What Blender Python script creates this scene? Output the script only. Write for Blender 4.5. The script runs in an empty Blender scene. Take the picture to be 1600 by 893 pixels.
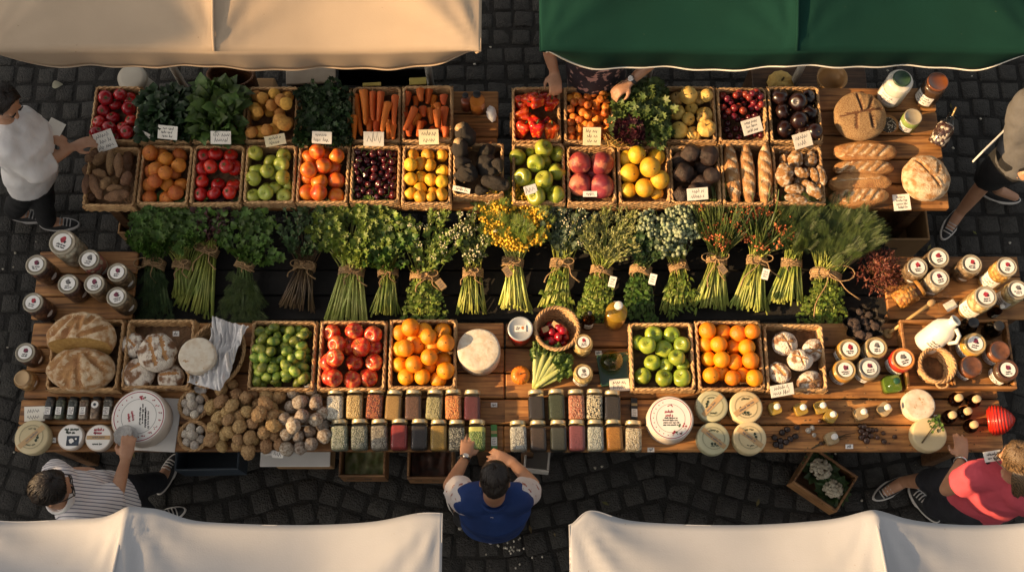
import bpy, bmesh, math, random
import numpy as np
from math import sin, cos, pi, radians, sqrt, exp, atan2
from mathutils import Vector, Matrix, noise
SC = bpy.context.scene
COL = SC.collection
random.seed(7)
RR = random.Random(11)
def U(a, b): return RR.uniform(a, b)
# ---------------------------------------------------------------- camera
F = 1715.0; TH = radians(18.0); CAMZ = 6.63
def ray(px, py):
    u = (px-800)/F; v = (446.5-py)/F
    return Vector((u, sin(TH)+v*cos(TH), -cos(TH)+v*sin(TH)))
def at(px, py, z):
    d = ray(px, py); t = (CAMZ-z)/-d.z
    return Vector((d.x*t, d.y*t, z))
def mpp(px, py, z):
    return (CAMZ-z)/-ray(px, py).z/F
cam = bpy.data.cameras.new('camera'); co = bpy.data.objects.new('camera', cam); COL.objects.link(co)
co.location = (0, 0, CAMZ); co.rotation_euler = (TH, 0, 0)
cam.sensor_width = 36; cam.lens = F/1600*36; cam.clip_end = 500
SC.camera = co
TZ = 0.80                                   # table tops
# ---------------------------------------------------------------- materials
def _new(name):
    m = bpy.data.materials.new(name); m.use_nodes = True
    nt = m.node_tree; b = nt.nodes['Principled BSDF']
    return m, nt, b
def nd(nt, t, **k):
    n = nt.nodes.new(t)
    for a, v in k.items():
        if a.startswith('i_'): n.inputs[a[2:].replace('_', ' ')].default_value = v
        else: setattr(n, a, v)
    return n
def rgba(c): return (c[0], c[1], c[2], 1)
def ramp(nt, stops):
    r = nd(nt, 'ShaderNodeValToRGB'); e = r.color_ramp.elements
    while len(e) < len(stops): e.new(0.5)
    for k, (p, c) in enumerate(stops): e[k].position = p; e[k].color = rgba(c)
    return r
def M(name, c1, c2=None, rough=.5, scale=3., detail=4., lo=.35, hi=.65, bump=.0, bscale=None, vary=.12, island=0., spec=.5, metal=0.,
      stretch=None, coat=0., sss=0., trans=0., vor=None, spots=None, hue=0.):
    """noise mix of two colours, bump, per object / per island variation"""
    m, nt, b = _new(name); L = nt.links.new
    tc = nd(nt, 'ShaderNodeTexCoord'); oi = nd(nt, 'ShaderNodeObjectInfo')
    off = nd(nt, 'ShaderNodeVectorMath', operation='MULTIPLY_ADD'); off.inputs[1].default_value = (17, 31, 23)
    L(oi.outputs['Random'], off.inputs[0]); L(tc.outputs['Object'], off.inputs[2])
    vec = off.outputs[0]
    if stretch:
        mp = nd(nt, 'ShaderNodeMapping'); mp.inputs['Scale'].default_value = stretch; L(vec, mp.inputs[0]); vec = mp.outputs[0]
    if c2 is None: c2 = tuple(x*.8 for x in c1)
    if vor:
        n = nd(nt, 'ShaderNodeTexVoronoi'); n.inputs['Scale'].default_value = vor; L(vec, n.inputs['Vector'])
        sx = nd(nt, 'ShaderNodeSeparateColor'); L(n.outputs['Color'], sx.inputs[0]); fac = sx.outputs[0]
    else:
        n = nd(nt, 'ShaderNodeTexNoise'); n.inputs['Scale'].default_value = scale; n.inputs['Detail'].default_value = detail
        L(vec, n.inputs['Vector']); fac = n.outputs['Fac']
    r = ramp(nt, [(lo, c1), (hi, c2)]); L(fac, r.inputs[0]); colr = r.outputs[0]
    if spots:                                   # (scale, threshold, colour)
        n2 = nd(nt, 'ShaderNodeTexNoise'); n2.inputs['Scale'].default_value = spots[0]; n2.inputs['Detail'].default_value = 3
        L(vec, n2.inputs['Vector'])
        r2 = ramp(nt, [(spots[1], (0, 0, 0)), (spots[1]+.06, (1, 1, 1))]); L(n2.outputs['Fac'], r2.inputs[0])
        mx = nd(nt, 'ShaderNodeMix', data_type='RGBA'); L(r2.outputs[0], mx.inputs[0]); L(colr, mx.inputs[6]); mx.inputs[7].default_value = rgba(spots[2])
        colr = mx.outputs[2]
    if vary or island:
        hs = nd(nt, 'ShaderNodeHueSaturation'); mr = nd(nt, 'ShaderNodeMapRange')
        if island:
            g = nd(nt, 'ShaderNodeNewGeometry'); L(g.outputs['Random Per Island'], mr.inputs[0]); w = island
        else:
            L(oi.outputs['Random'], mr.inputs[0]); w = vary
        mr.inputs[3].default_value = 1-w; mr.inputs[4].default_value = 1+w
        L(mr.outputs[0], hs.inputs['Value']); L(colr, hs.inputs['Color']); colr = hs.outputs[0]
        if hue:
            m2 = nd(nt, 'ShaderNodeMapRange'); L(mr.inputs[0].links[0].from_socket, m2.inputs[0]); m2.inputs[3].default_value = .5-hue; m2.inputs[4].default_value = .5+hue
            L(m2.outputs[0], hs.inputs['Hue'])
    L(colr, b.inputs['Base Color'])
    b.inputs['Roughness'].default_value = rough; b.inputs['Metallic'].default_value = metal
    b.inputs['Specular IOR Level'].default_value = spec
    if coat: b.inputs['Coat Weight'].default_value = coat; b.inputs['Coat Roughness'].default_value = .08
    if sss: b.inputs['Subsurface Weight'].default_value = sss; b.inputs['Subsurface Radius'].default_value = (.02, .01, .005)
    if bump:
        if vor and bscale is None: h = n.outputs['Distance']
        else:
            nb = nd(nt, 'ShaderNodeTexNoise'); nb.inputs['Scale'].default_value = bscale or scale*4; nb.inputs['Detail'].default_value = 4
            L(vec, nb.inputs['Vector']); h = nb.outputs['Fac']
        bp = nd(nt, 'ShaderNodeBump'); bp.inputs['Strength'].default_value = min(1, abs(bump)); bp.inputs['Distance'].default_value = .02 if not vor else .01
        bp.invert = bool(vor and bscale is None)
        L(h, bp.inputs['Height']); L(bp.outputs[0], b.inputs['Normal'])
    if trans:
        t = nd(nt, 'ShaderNodeBsdfTranslucent'); L(colr, t.inputs[0]); mx = nd(nt, 'ShaderNodeMixShader'); mx.inputs[0].default_value = trans
        L(b.outputs[0], mx.inputs[1]); L(t.outputs[0], mx.inputs[2]); L(mx.outputs[0], nt.nodes['Material Output'].inputs[0])
    return m
def M_glass(name, tint=(1, 1, 1), ior=1.5, rough=.02, gain=1.0):
    m, nt, b = _new(name); L = nt.links.new; nt.nodes.remove(b)
    t = nd(nt, 'ShaderNodeBsdfTransparent'); t.inputs[0].default_value = rgba(tint)
    g = nd(nt, 'ShaderNodeBsdfGlossy'); g.inputs['Roughness'].default_value = rough
    f = nd(nt, 'ShaderNodeFresnel'); f.inputs[0].default_value = ior
    geo = nd(nt, 'ShaderNodeNewGeometry'); inv = nd(nt, 'ShaderNodeMath', operation='SUBTRACT'); inv.inputs[0].default_value = 1; L(geo.outputs['Backfacing'], inv.inputs[1])
    ml = nd(nt, 'ShaderNodeMath', operation='MULTIPLY'); L(f.outputs[0], ml.inputs[0]); L(inv.outputs[0], ml.inputs[1])
    mx = nd(nt, 'ShaderNodeMixShader'); L(ml.outputs[0], mx.inputs[0]); L(t.outputs[0], mx.inputs[1]); L(g.outputs[0], mx.inputs[2])
    L(mx.outputs[0], nt.nodes['Material Output'].inputs[0]); return m
def M_wood(name, c1, c2, c3, rough=.55, s=1.):
    m, nt, b = _new(name); L = nt.links.new
    tc = nd(nt, 'ShaderNodeTexCoord'); oi = nd(nt, 'ShaderNodeObjectInfo')
    off = nd(nt, 'ShaderNodeVectorMath', operation='MULTIPLY_ADD'); off.inputs[1].default_value = (9, 41, 13)
    L(oi.outputs['Random'], off.inputs[0]); L(tc.outputs['Object'], off.inputs[2])
    mp = nd(nt, 'ShaderNodeMapping'); mp.inputs['Scale'].default_value = (1.6*s, 26*s, 26*s); L(off.outputs[0], mp.inputs[0])
    n = nd(nt, 'ShaderNodeTexNoise'); n.inputs['Scale'].default_value = 2.2; n.inputs['Detail'].default_value = 7; n.inputs['Distortion'].default_value = .6
    L(mp.outputs[0], n.inputs['Vector'])
    r = ramp(nt, [(.28, c1), (.5, c2), (.72, c3)]); L(n.outputs['Fac'], r.inputs[0])
    n2 = nd(nt, 'ShaderNodeTexNoise'); n2.inputs['Scale'].default_value = 5.5*s; n2.inputs['Detail'].default_value = 6; L(off.outputs[0], n2.inputs['Vector'])
    r2 = ramp(nt, [(.4, (1, 1, 1)), (.68, (.33, .28, .25))]); L(n2.outputs['Fac'], r2.inputs[0])
    mx = nd(nt, 'ShaderNodeMix', data_type='RGBA', blend_type='MULTIPLY'); mx.inputs[0].default_value = .75
    L(r.outputs[0], mx.inputs[6]); L(r2.outputs[0], mx.inputs[7])
    v = nd(nt, 'ShaderNodeTexVoronoi'); v.inputs['Scale'].default_value = 7*s; L(off.outputs[0], v.inputs['Vector'])
    r3 = ramp(nt, [(.05, (.12, .07, .04)), (.11, (1, 1, 1))]); L(v.outputs['Distance'], r3.inputs[0])
    mk = nd(nt, 'ShaderNodeMix', data_type='RGBA', blend_type='MULTIPLY'); mk.inputs[0].default_value = .8
    L(mx.outputs[2], mk.inputs[6]); L(r3.outputs[0], mk.inputs[7])
    hs = nd(nt, 'ShaderNodeHueSaturation'); mr = nd(nt, 'ShaderNodeMapRange'); L(oi.outputs['Random'], mr.inputs[0]); mr.inputs[3].default_value = .72; mr.inputs[4].default_value = 1.2
    L(mr.outputs[0], hs.inputs['Value']); L(mk.outputs[2], hs.inputs['Color']); L(hs.outputs[0], b.inputs['Base Color'])
    b.inputs['Roughness'].default_value = rough
    bp = nd(nt, 'ShaderNodeBump'); bp.inputs['Strength'].default_value = .5; bp.inputs['Distance'].default_value = .004
    L(n.outputs['Fac'], bp.inputs['Height']); L(bp.outputs[0], b.inputs['Normal'])
    return m
def M_seeds(name, cols, scale=120., rough=.6, bump=1.0, vary=0.):
    """jar contents: one colour per grain"""
    m, nt, b = _new(name); L = nt.links.new
    tc = nd(nt, 'ShaderNodeTexCoord')
    v = nd(nt, 'ShaderNodeTexVoronoi'); v.inputs['Scale'].default_value = scale; L(tc.outputs['Object'], v.inputs['Vector'])
    sx = nd(nt, 'ShaderNodeSeparateColor'); L(v.outputs['Color'], sx.inputs[0])
    r = ramp(nt, [(k/len(cols), c) for k, c in enumerate(cols)]); r.color_ramp.interpolation = 'CONSTANT'; L(sx.outputs[0], r.inputs[0])
    r2 = ramp(nt, [(.35, (1, 1, 1)), (.75, (.18, .15, .12))]); L(v.outputs['Distance'], r2.inputs[0])
    mx = nd(nt, 'ShaderNodeMix', data_type='RGBA', blend_type='MULTIPLY'); mx.inputs[0].default_value = .55
    L(r.outputs[0], mx.inputs[6]); L(r2.outputs[0], mx.inputs[7]); L(mx.outputs[2], b.inputs['Base Color'])
    b.inputs['Roughness'].default_value = rough
    bp = nd(nt, 'ShaderNodeBump', invert=True); bp.inputs['Strength'].default_value = bump; bp.inputs['Distance'].default_value = .006
    L(v.outputs['Distance'], bp.inputs['Height']); L(bp.outputs[0], b.inputs['Normal'])
    return m
def M_wave(name, c1, c2, scale, direction='X', lo=.5, hi=.55, rough=.8, dist=0., rot=0.):
    m, nt, b = _new(name); L = nt.links.new
    tc = nd(nt, 'ShaderNodeTexCoord'); mp = nd(nt, 'ShaderNodeMapping'); mp.inputs['Rotation'].default_value = (0, 0, rot); L(tc.outputs['Object'], mp.inputs[0])
    w = nd(nt, 'ShaderNodeTexWave', bands_direction=direction); w.inputs['Scale'].default_value = scale; w.inputs['Distortion'].default_value = dist; w.inputs['Detail Scale'].default_value = 1.5
    L(mp.outputs[0], w.inputs['Vector'])
    r = ramp(nt, [(lo, c1), (hi, c2)]); L(w.outputs['Fac'], r.inputs[0]); L(r.outputs[0], b.inputs['Base Color']); b.inputs['Roughness'].default_value = rough
    n = nd(nt, 'ShaderNodeTexNoise'); n.inputs['Scale'].default_value = 25; L(tc.outputs['Object'], n.inputs['Vector'])
    bp = nd(nt, 'ShaderNodeBump'); bp.inputs['Strength'].default_value = .3; bp.inputs['Distance'].default_value = .02; L(n.outputs['Fac'], bp.inputs['Height']); L(bp.outputs[0], b.inputs['Normal'])
    return m
# ---------------------------------------------------------------- mesh builder
_ICO = {}
def p_ico(sub):
    if sub not in _ICO:
        bm = bmesh.new(); bmesh.ops.create_icosphere(bm, subdivisions=sub, radius=1)
        bm.verts.index_update()
        _ICO[sub] = (np.array([v.co[:] for v in bm.verts]), [tuple(v.index for v in f.verts) for f in bm.faces]); bm.free()
    return _ICO[sub]
_BOX = {}
def p_box(sx, sy, sz, bev=0., seg=1):
    k = (round(sx, 4), round(sy, 4), round(sz, 4), bev, seg)
    if k not in _BOX:
        bm = bmesh.new(); bmesh.ops.create_cube(bm, size=1)
        for v in bm.verts: v.co = (v.co.x*sx, v.co.y*sy, v.co.z*sz)
        if bev: bmesh.ops.bevel(bm, geom=bm.edges[:], offset=min(bev, .45*min(sx, sy, sz)), segments=seg, affect='EDGES', profile=.5)
        bm.verts.index_update()
        _BOX[k] = (np.array([v.co[:] for v in bm.verts]), [tuple(v.index for v in f.verts) for f in bm.faces]); bm.free()
    return _BOX[k]
def p_lathe(prof, n=24):
    v = []; f = []; rings = []
    for r, z in prof:
        if r < 1e-6: rings.append([len(v)]); v.append((0, 0, z))
        else:
            rings.append(list(range(len(v), len(v)+n)))
            v += [(r*cos(2*pi*k/n), r*sin(2*pi*k/n), z) for k in range(n)]
    for a, b in zip(rings, rings[1:]):
        for k in range(n):
            k2 = (k+1) % n
            if len(a) == 1 and len(b) == 1: break
            if len(a) == 1: f.append((a[0], b[k2], b[k]))
            elif len(b) == 1: f.append((a[k], a[k2], b[0]))
            else: f.append((a[k], a[k2], b[k2], b[k]))
    return np.array(v, float), f          # profile from bottom to top gives outward faces
def p_sphere(n=24, m=14):
    return p_lathe([(max(0, sin(pi*k/m)) if 0 < k < m else 0, -cos(pi*k/m)) for k in range(m+1)], n)
def p_tube(pts, rad, n=8, cap=True, up=None, closed=False):
    P = [Vector(p) for p in pts]; N = len(P)
    if not isinstance(rad, (list, tuple)): rad = [rad]*N
    v = []; f = []; prev = None
    for k in range(N):
        if closed: t = P[(k+1) % N]-P[k-1]
        else: t = P[min(k+1, N-1)]-P[max(k-1, 0)]
        if t.length < 1e-9: t = Vector((0, 0, 1))
        t.normalize()
        if prev is None:
            a = Vector(up) if up is not None else (Vector((0, 0, 1)) if abs(t.z) < .9 else Vector((1, 0, 0)))
            a = (a-t*a.dot(t)).normalized()
        else:
            a = prev-t*prev.dot(t)
            a = a.normalized() if a.length > 1e-6 else t.orthogonal().normalized()
        prev = a; b = t.cross(a); r = rad[k]
        ra, rb = r if isinstance(r, (list, tuple)) else (r, r)
        for j in range(n):
            th = 2*pi*j/n; v.append(tuple(P[k]+a*(ra*cos(th))+b*(rb*sin(th))))
    for k in range(N if closed else N-1):
        k2 = (k+1) % N
        for j in range(n):
            j2 = (j+1) % n; f.append((k*n+j, k*n+j2, k2*n+j2, k2*n+j))
    if cap and not closed:
        f.append(tuple(range(n-1, -1, -1))); f.append(tuple((N-1)*n+j for j in range(n)))
    return np.array(v, float), f
def p_grid(fn, nu, nv):
    v = [fn(i/nu, j/nv) for j in range(nv+1) for i in range(nu+1)]
    f = [(j*(nu+1)+i, j*(nu+1)+i+1, (j+1)*(nu+1)+i+1, (j+1)*(nu+1)+i) for j in range(nv) for i in range(nu)]
    return np.array(v, float), f
def T(x=0, y=0, z=0): return Matrix.Translation((x, y, z))
def R(a, ax): return Matrix.Rotation(a, 4, ax)
def S(x, y=None, z=None):
    if y is None: y = z = x
    return Matrix.Diagonal((x, y, z, 1))
def align(d, up=(0, 0, 1)):
    """matrix whose Z looks along d"""
    d = Vector(d).normalized(); u = Vector(up)
    if abs(d.dot(u)) > .98: u = Vector((0, 1, 0))
    x = u.cross(d).normalized(); y = d.cross(x)
    return Matrix((x, y, d)).transposed().to_4x4()
class MB:
    def __init__(s): s.v = []; s.n = 0; s.f = []; s.m = []; s.s = []
    def add(s, vf, mat=0, X=None, sm=True):
        v, f = vf
        v = np.asarray(v, float)
        if X is not None:
            A = np.array(X); v = v @ A[:3, :3].T + A[:3, 3]
        s.v.append(v); o = s.n; s.n += len(v)
        s.f += [tuple(i+o for i in q) for q in f]
        if callable(mat): s.m += [mat(v[list(q)].mean(0)) for q in f]
        else: s.m += [mat]*len(f)
        s.s += [sm]*len(f)
        return s
    def box(s, c, d, mat=0, bev=0., X=None, seg=1, sm=False):
        t = T(*c); return s.add(p_box(*d, bev, seg), mat, (X @ t) if X is not None else t, sm)
    def mesh(s, name, mats):
        me = bpy.data.meshes.new(name)
        V = np.concatenate(s.v) if s.v else np.zeros((0, 3))
        me.from_pydata(V.tolist(), [], s.f)
        if not isinstance(mats, (list, tuple)): mats = [mats]
        for m in mats: me.materials.append(m)
        me.polygons.foreach_set('material_index', s.m); me.polygons.foreach_set('use_smooth', s.s)
        me.update(); return me
    def obj(s, name, mats, parent=None, X=None): return link(name, s.mesh(name, mats), parent, X)
def link(name, me, parent=None, X=None):
    o = bpy.data.objects.new(name, me); COL.objects.link(o)
    if parent is not None: o.parent = parent
    if X is not None: o.matrix_local = X if isinstance(X, Matrix) else T(*X)
    return o
LABELS = {}
def tag(o, label, cat, group=None, kind=None):
    o['label'] = label; o['category'] = cat
    if group: o['group'] = group
    if kind: o['kind'] = kind
    return o
def empty(name, label, cat, loc, rz=0., group=None, X=None):
    o = bpy.data.objects.new(name, None); COL.objects.link(o); o.empty_display_size = .05
    o.matrix_local = X if X is not None else T(*loc) @ R(rz, 'Z')
    return tag(o, label, cat, group)
def struct(name, mb, mats, label=None):
    o = mb.obj(name, mats); o['kind'] = 'structure'; return o
def disp(vf, fn):
    v, f = vf; return np.array([fn(p) for p in v]), f
def nz(p, s=1., o=0.): return noise.noise(Vector((p[0]*s+o, p[1]*s+o*1.7, p[2]*s-o)))
ORD = ['first', 'second', 'third', 'fourth', 'fifth', 'sixth', 'seventh', 'eighth', 'ninth']
# ---------------------------------------------------------------- shared materials
m_table = M_wood('table_wood', (.13, .054, .018), (.43, .195, .060), (.58, .295, .10))
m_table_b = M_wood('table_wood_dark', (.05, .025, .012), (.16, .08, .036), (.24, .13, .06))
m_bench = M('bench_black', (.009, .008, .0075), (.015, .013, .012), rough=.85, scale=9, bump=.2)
m_wick = M('wicker', (.56, .35, .165), (.31, .165, .068), rough=.62, scale=14, lo=.38, hi=.72, bump=.5, bscale=60, vary=.18)
m_wick_in = M('wicker_base', (.20, .11, .05), (.10, .05, .022), rough=.7, scale=22, bump=.5, bscale=60)
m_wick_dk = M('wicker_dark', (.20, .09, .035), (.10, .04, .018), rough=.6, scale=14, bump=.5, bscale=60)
m_black = M('black_metal', (.012, .012, .013), (.02, .02, .022), rough=.45, scale=20)
m_card = M('card', (.80, .77, .70), (.72, .68, .60), rough=.75, scale=5, bump=.1, vary=.06)
m_cardy = M('card_cream', (.80, .72, .48), (.72, .64, .42), rough=.75, scale=5, vary=.05)
m_ink = M('ink', (.015, .013, .015), rough=.6, vary=0)
m_inkr = M('ink_red', (.42, .03, .05), (.25, .02, .04), rough=.6, scale=30, vary=0)
m_inkg = M('ink_green', (.06, .13, .05), (.03, .07, .03), rough=.6, scale=30, vary=0)
m_inkgr = M('ink_grey', (.16, .15, .15), rough=.6, vary=0)
m_kraft = M('kraft', (.50, .33, .17), (.42, .27, .13), rough=.8, scale=12, vary=.06)
m_stick = M('stick', (.45, .28, .13), rough=.7, vary=.1)
m_white = M('white_paper', (.82, .80, .77), (.74, .72, .69), rough=.75, scale=5, vary=.04)
m_glass = M_glass('clear_glass', (.97, .98, .97))
m_glassg = M_glass('green_glass', (.55, .66, .38))
m_glassb = M_glass('brown_glass', (.36, .17, .06))
m_oil = M_glass('oil', (.80, .60, .16), 1.45, .05)
m_lidgold = M('lid_gold', (.66, .56, .36), (.58, .48, .30), rough=.34, metal=.55, scale=6, vary=.06)
m_steel = M('steel', (.6, .6, .6), rough=.25, metal=1., vary=.05)
m_twine = M('twine', (.50, .33, .17), (.36, .22, .10), rough=.85, scale=60, bump=.6, bscale=160, stretch=(1, 1, 4), vary=.12)
m_skin = M('skin', (.47, .255, .155), (.40, .20, .115), rough=.5, scale=14, vary=0, sss=.08, bump=.06, bscale=120)
m_hair = M_wave('hair_dark', (.009, .006, .005), (.022, .013, .009), 45, 'X', .3, .8, .5, 3.)
m_hairb = M_wave('hair_brown', (.05, .030, .016), (.17, .105, .05), 55, 'X', .2, .9, .5, 5.)
m_flour = (.74, .69, .62)
# ---------------------------------------------------------------- world and sun
SUN_EL = radians(23.); SUN_AZ = radians(11.)        # light travels towards +x and a little +y
wd = bpy.data.worlds.new('World'); SC.world = wd; wd.use_nodes = True
nt = wd.node_tree; bg = nt.nodes['Background']
sky = nd(nt, 'ShaderNodeTexSky'); sky.sky_type = 'NISHITA'; sky.sun_disc = False
sky.sun_elevation = SUN_EL; sky.sun_rotation = atan2(-cos(SUN_AZ), -sin(SUN_AZ)); sky.dust_density = 3.5; sky.air_density = 1.0; sky.ozone_density = .6
hsv = nd(nt, 'ShaderNodeHueSaturation'); hsv.inputs['Saturation'].default_value = .32; nt.links.new(sky.outputs[0], hsv.inputs['Color']); warm = nd(nt, 'ShaderNodeMix', data_type='RGBA', blend_type='MULTIPLY'); warm.inputs[0].default_value = 1; warm.inputs[7].default_value = (1, .935, .84, 1); nt.links.new(hsv.outputs[0], warm.inputs[6]); nt.links.new(warm.outputs[2], bg.inputs[0]); bg.inputs[1].default_value = .105
sl = bpy.data.lights.new('sun', 'SUN'); sl.energy = 5.0; sl.angle = radians(.5); sl.color = (1., .635, .295)
so = bpy.data.objects.new('sun', sl); COL.objects.link(so)
sdir = Vector((cos(SUN_AZ)*cos(SUN_EL), sin(SUN_AZ)*cos(SUN_EL), -sin(SUN_EL)))
so.rotation_euler = sdir.to_track_quat('-Z', 'Y').to_euler(); so.location = (-8, -2, 8)
SC.view_settings.view_transform = 'Standard'; SC.view_settings.look = 'None'; SC.view_settings.gamma = 1; SC.view_settings.exposure = .95
cy = SC.cycles; cy.max_bounces = 7; cy.diffuse_bounces = 3; cy.glossy_bounces = 3; cy.transmission_bounces = 6; cy.transparent_max_bounces = 12
cy.caustics_reflective = False; cy.caustics_refractive = False; cy.use_denoising = True
# ---------------------------------------------------------------- ground
m_ground = M('joint_sand', (.016, .0145, .0125), (.010, .009, .008), rough=.95, scale=40, bump=.6, bscale=90, vary=0)
m_cob = M('cobble', (.037, .033, .0285), (.020, .018, .0155), rough=.7, scale=26, bump=1., bscale=90, island=.30, spots=(75, .70, (.11, .10, .085)), hue=.015)
g = MB(); g.add(p_grid(lambda u, v: ((u-.5)*160, (v-.5)*160, -.007), 8, 8), 0)
struct('ground', g, m_ground)
cb = MB(); P = .136
def warp(x, y):
    w = max(0., min(1., (1.9-y)/.6)); return y + w*.20*(1-abs(cos(pi*(x+.15)/2.1))**1.0) + .03*noise.noise(Vector((x*.7, y*.7, 0)))
for j in range(-17, 52):
    xo = U(-.07, .07)
    for i in range(-43, 44):
        x = i*P*1.02+xo+(j % 2)*P*.5; y = j*P
        if abs(x) > 5.6: continue
        y2 = warp(x, y); sl_ = atan2(warp(x+.05, y)-warp(x-.05, y), .1)
        a, b = U(.112, .132), U(.114, .130)
        bx = p_box(1, 1, 1, .085, 1)
        X = T(x+U(-.006, .006), y2+U(-.006, .006), -.055+U(-.005, .005)) @ R(sl_+U(-.06, .06), 'Z') @ R(U(-.03, .03), 'X') @ R(U(-.03, .03), 'Y') @ S(a, b, .11)
        v = np.array(bx[0]); v = v+np.array([[U(-.03, .03), U(-.03, .03), U(-.03, .03)] for _ in range(len(v))])
        cb.add((v, bx[1]), 0, X, True)
struct('cobblestone_paving', cb, m_cob)
# small litter on the paving
m_lit = M('litter_pale', (.55, .52, .45), (.40, .36, .28), rough=.9, island=.4, vary=0)
lt = MB()
for k in range(150):
    x, y = U(-3.9, 3.9), U(0.2, 4.6); q = U(.004, .011)
    lt.add(disp(p_ico(1), lambda p: (p[0]*q*U(.6, 1.6), p[1]*q, p[2]*.003)), 0, T(x, y, .004))
for k in range(26):
    a = U(0, 6.3); r = abs(RR.gauss(0, .05)); c = at(800, 858, 0)
    lt.add(disp(p_ico(1), lambda p: (p[0]*.006, p[1]*.008, p[2]*.002)), 0, T(c.x+r*1.6*cos(a), c.y+r*sin(a), .004))
for k in range(70):
    x, y = U(-3.9, 3.9), U(0.2, 4.6); q = U(.012, .03); lt.add((np.array([(-q, 0, .006), (0, q*.35, .012), (q, 0, .005), (0, -q*.4, .008)]), [(0, 3, 2, 1)]), 1, T(x, y, .001) @ R(U(0, 6.3), 'Z'))
o = lt.obj('litter', [m_lit, M('litter_leaf', (.10, .11, .03), (.16, .10, .04), rough=.8, island=.5, vary=0)]); tag(o, 'pale scraps and crumbs littered over the dark cobblestones', 'litter', kind='stuff')
# ---------------------------------------------------------------- unseen houses added so their roofs shade the left of the market
m_wall_h = M('house_plaster', (.42, .33, .22), (.36, .28, .19), rough=.9, scale=1.5, bump=.2)
m_roof_h = M('house_tiles', (.22, .08, .045), (.14, .05, .03), rough=.8, scale=6, bump=.4)
m_win_h = M('house_window', (.03, .035, .04), rough=.1, vary=0)
def house(label, x, y0, y1, h, w=9.):
    e = empty('shade_house', label, 'house', (x-w/2, (y0+y1)/2, 0)); L = y1-y0
    MB().box((0, 0, h/2-.2), (w, L, h-.4)).obj('wall', m_wall_h, e)
    rf = MB(); rf.add((np.array([(-w/2-.3, -L/2, h-.39), (w/2+.3, -L/2, h-.39), (w/2+.3, L/2, h-.39), (-w/2-.3, L/2, h-.39),
                                 (-w/2-.3, -L/2, h-.15), (w/2+.3, -L/2, h-.15), (w/2+.3, L/2, h-.15), (-w/2-.3, L/2, h-.15), (-1, -L/2, h+.25), (-1, L/2, h+.25)], float),
                      [(3, 2, 1, 0), (0, 1, 5, 8, 4), (2, 3, 7, 9, 6), (1, 2, 6, 5), (3, 0, 4, 7), (5, 6, 9, 8), (7, 4, 8, 9)]), 0, None, False)
    rf.obj('roof', m_roof_h, e)
    for k in range(max(1, int(L//3))):
        for s in range(max(1, int(h//3))):
            MB().box((w/2+.02, -L/2+1.5+k*3, 1.6+s*2.9), (.08, 1.0, 1.5)).obj('window', m_win_h, e)
HX = -20.
def roofline(xp, z): return z+(xp-HX)/cos(SUN_AZ)*math.tan(SUN_EL)
xs = at(455, 550, TZ).x
HR = roofline(xs, TZ)
house('unseen plaster house added for its shade, with the lowest roof of the three', HX, -3.33, -1.02, HR+.15)
house('taller unseen plaster house added for its shade at the near end of the row', HX, -16., -3.36, HR+1.6)
house('taller unseen plaster house added for its shade at the far end of the row', HX, -.99, 8., HR+1.45)
# ---------------------------------------------------------------- tables
def table(label, x0, x1, y0, y1, z, nplank, bays=1, mat=m_table, name='market_table', edge=.045):
    e = empty(name, label, 'table', ((x0+x1)/2, (y0+y1)/2, 0)); cx, cy = (x0+x1)/2, (y0+y1)/2
    pw = (y1-y0)/nplank
    for k in range(nplank):
        cuts = [x0, x1]
        if k % 2 == 1 and nplank > 3: cuts = [x0, x0+(x1-x0)*U(.3, .7), x1]
        for a, b in zip(cuts, cuts[1:]):
            a2 = a+(U(-.012, .004) if a == x0 else .003); b2 = b+(U(-.004, .012) if b == x1 else -.003)
            MB().box((0, 0, 0), (b2-a2, pw-U(.006, .012), edge), 0, .006).obj('plank', mat, e,
                T((a2+b2)/2-cx, y0+pw*(k+.5)-cy, z-edge/2-.001+U(-.0015, .001)))
    for sx in (x0+.12, x1-.12):
        for sy in (y0+.08, y1-.08):
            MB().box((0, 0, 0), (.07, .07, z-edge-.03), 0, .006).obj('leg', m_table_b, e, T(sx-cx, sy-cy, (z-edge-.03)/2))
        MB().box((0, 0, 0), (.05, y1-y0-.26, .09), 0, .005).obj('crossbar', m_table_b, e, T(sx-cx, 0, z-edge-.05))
    return e
yA, yB = at(500, 326, TZ).y, at(500, 141, TZ).y
table('brown plank table at the back left holding vegetable crates', at(130, 326, TZ).x, at(775, 235, TZ).x, yA, yB, TZ, 5)
table('brown plank table at the back right holding fruit crates and loaves', at(799, 235, TZ).x, at(1482, 326, TZ).x, yA, yB+.02, TZ, 5)
yC, yD = at(500, 705, TZ).y, at(500, 503, TZ).y
xC0, xC1 = at(24, 706, TZ).x, at(1570, 706, TZ).x; xM = at(789, 650, TZ).x
table('brown plank table in front left with nuts, cheeses and round loaves', xC0, xM-.006, yC, yD, TZ, 5)
table('brown plank table in front right with honey jars and small bottles', xM+.006, xC1, yC, yD, TZ, 5)
# dark bench with the herbs
BZ = .60
table('low black bench between the tables under the herb bunches', at(195, 420, BZ).x, at(1390, 420, BZ).x, at(800, 500, BZ).y, at(800, 345, BZ).y, BZ, 4, mat=m_bench, name='herb_bench')
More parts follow.
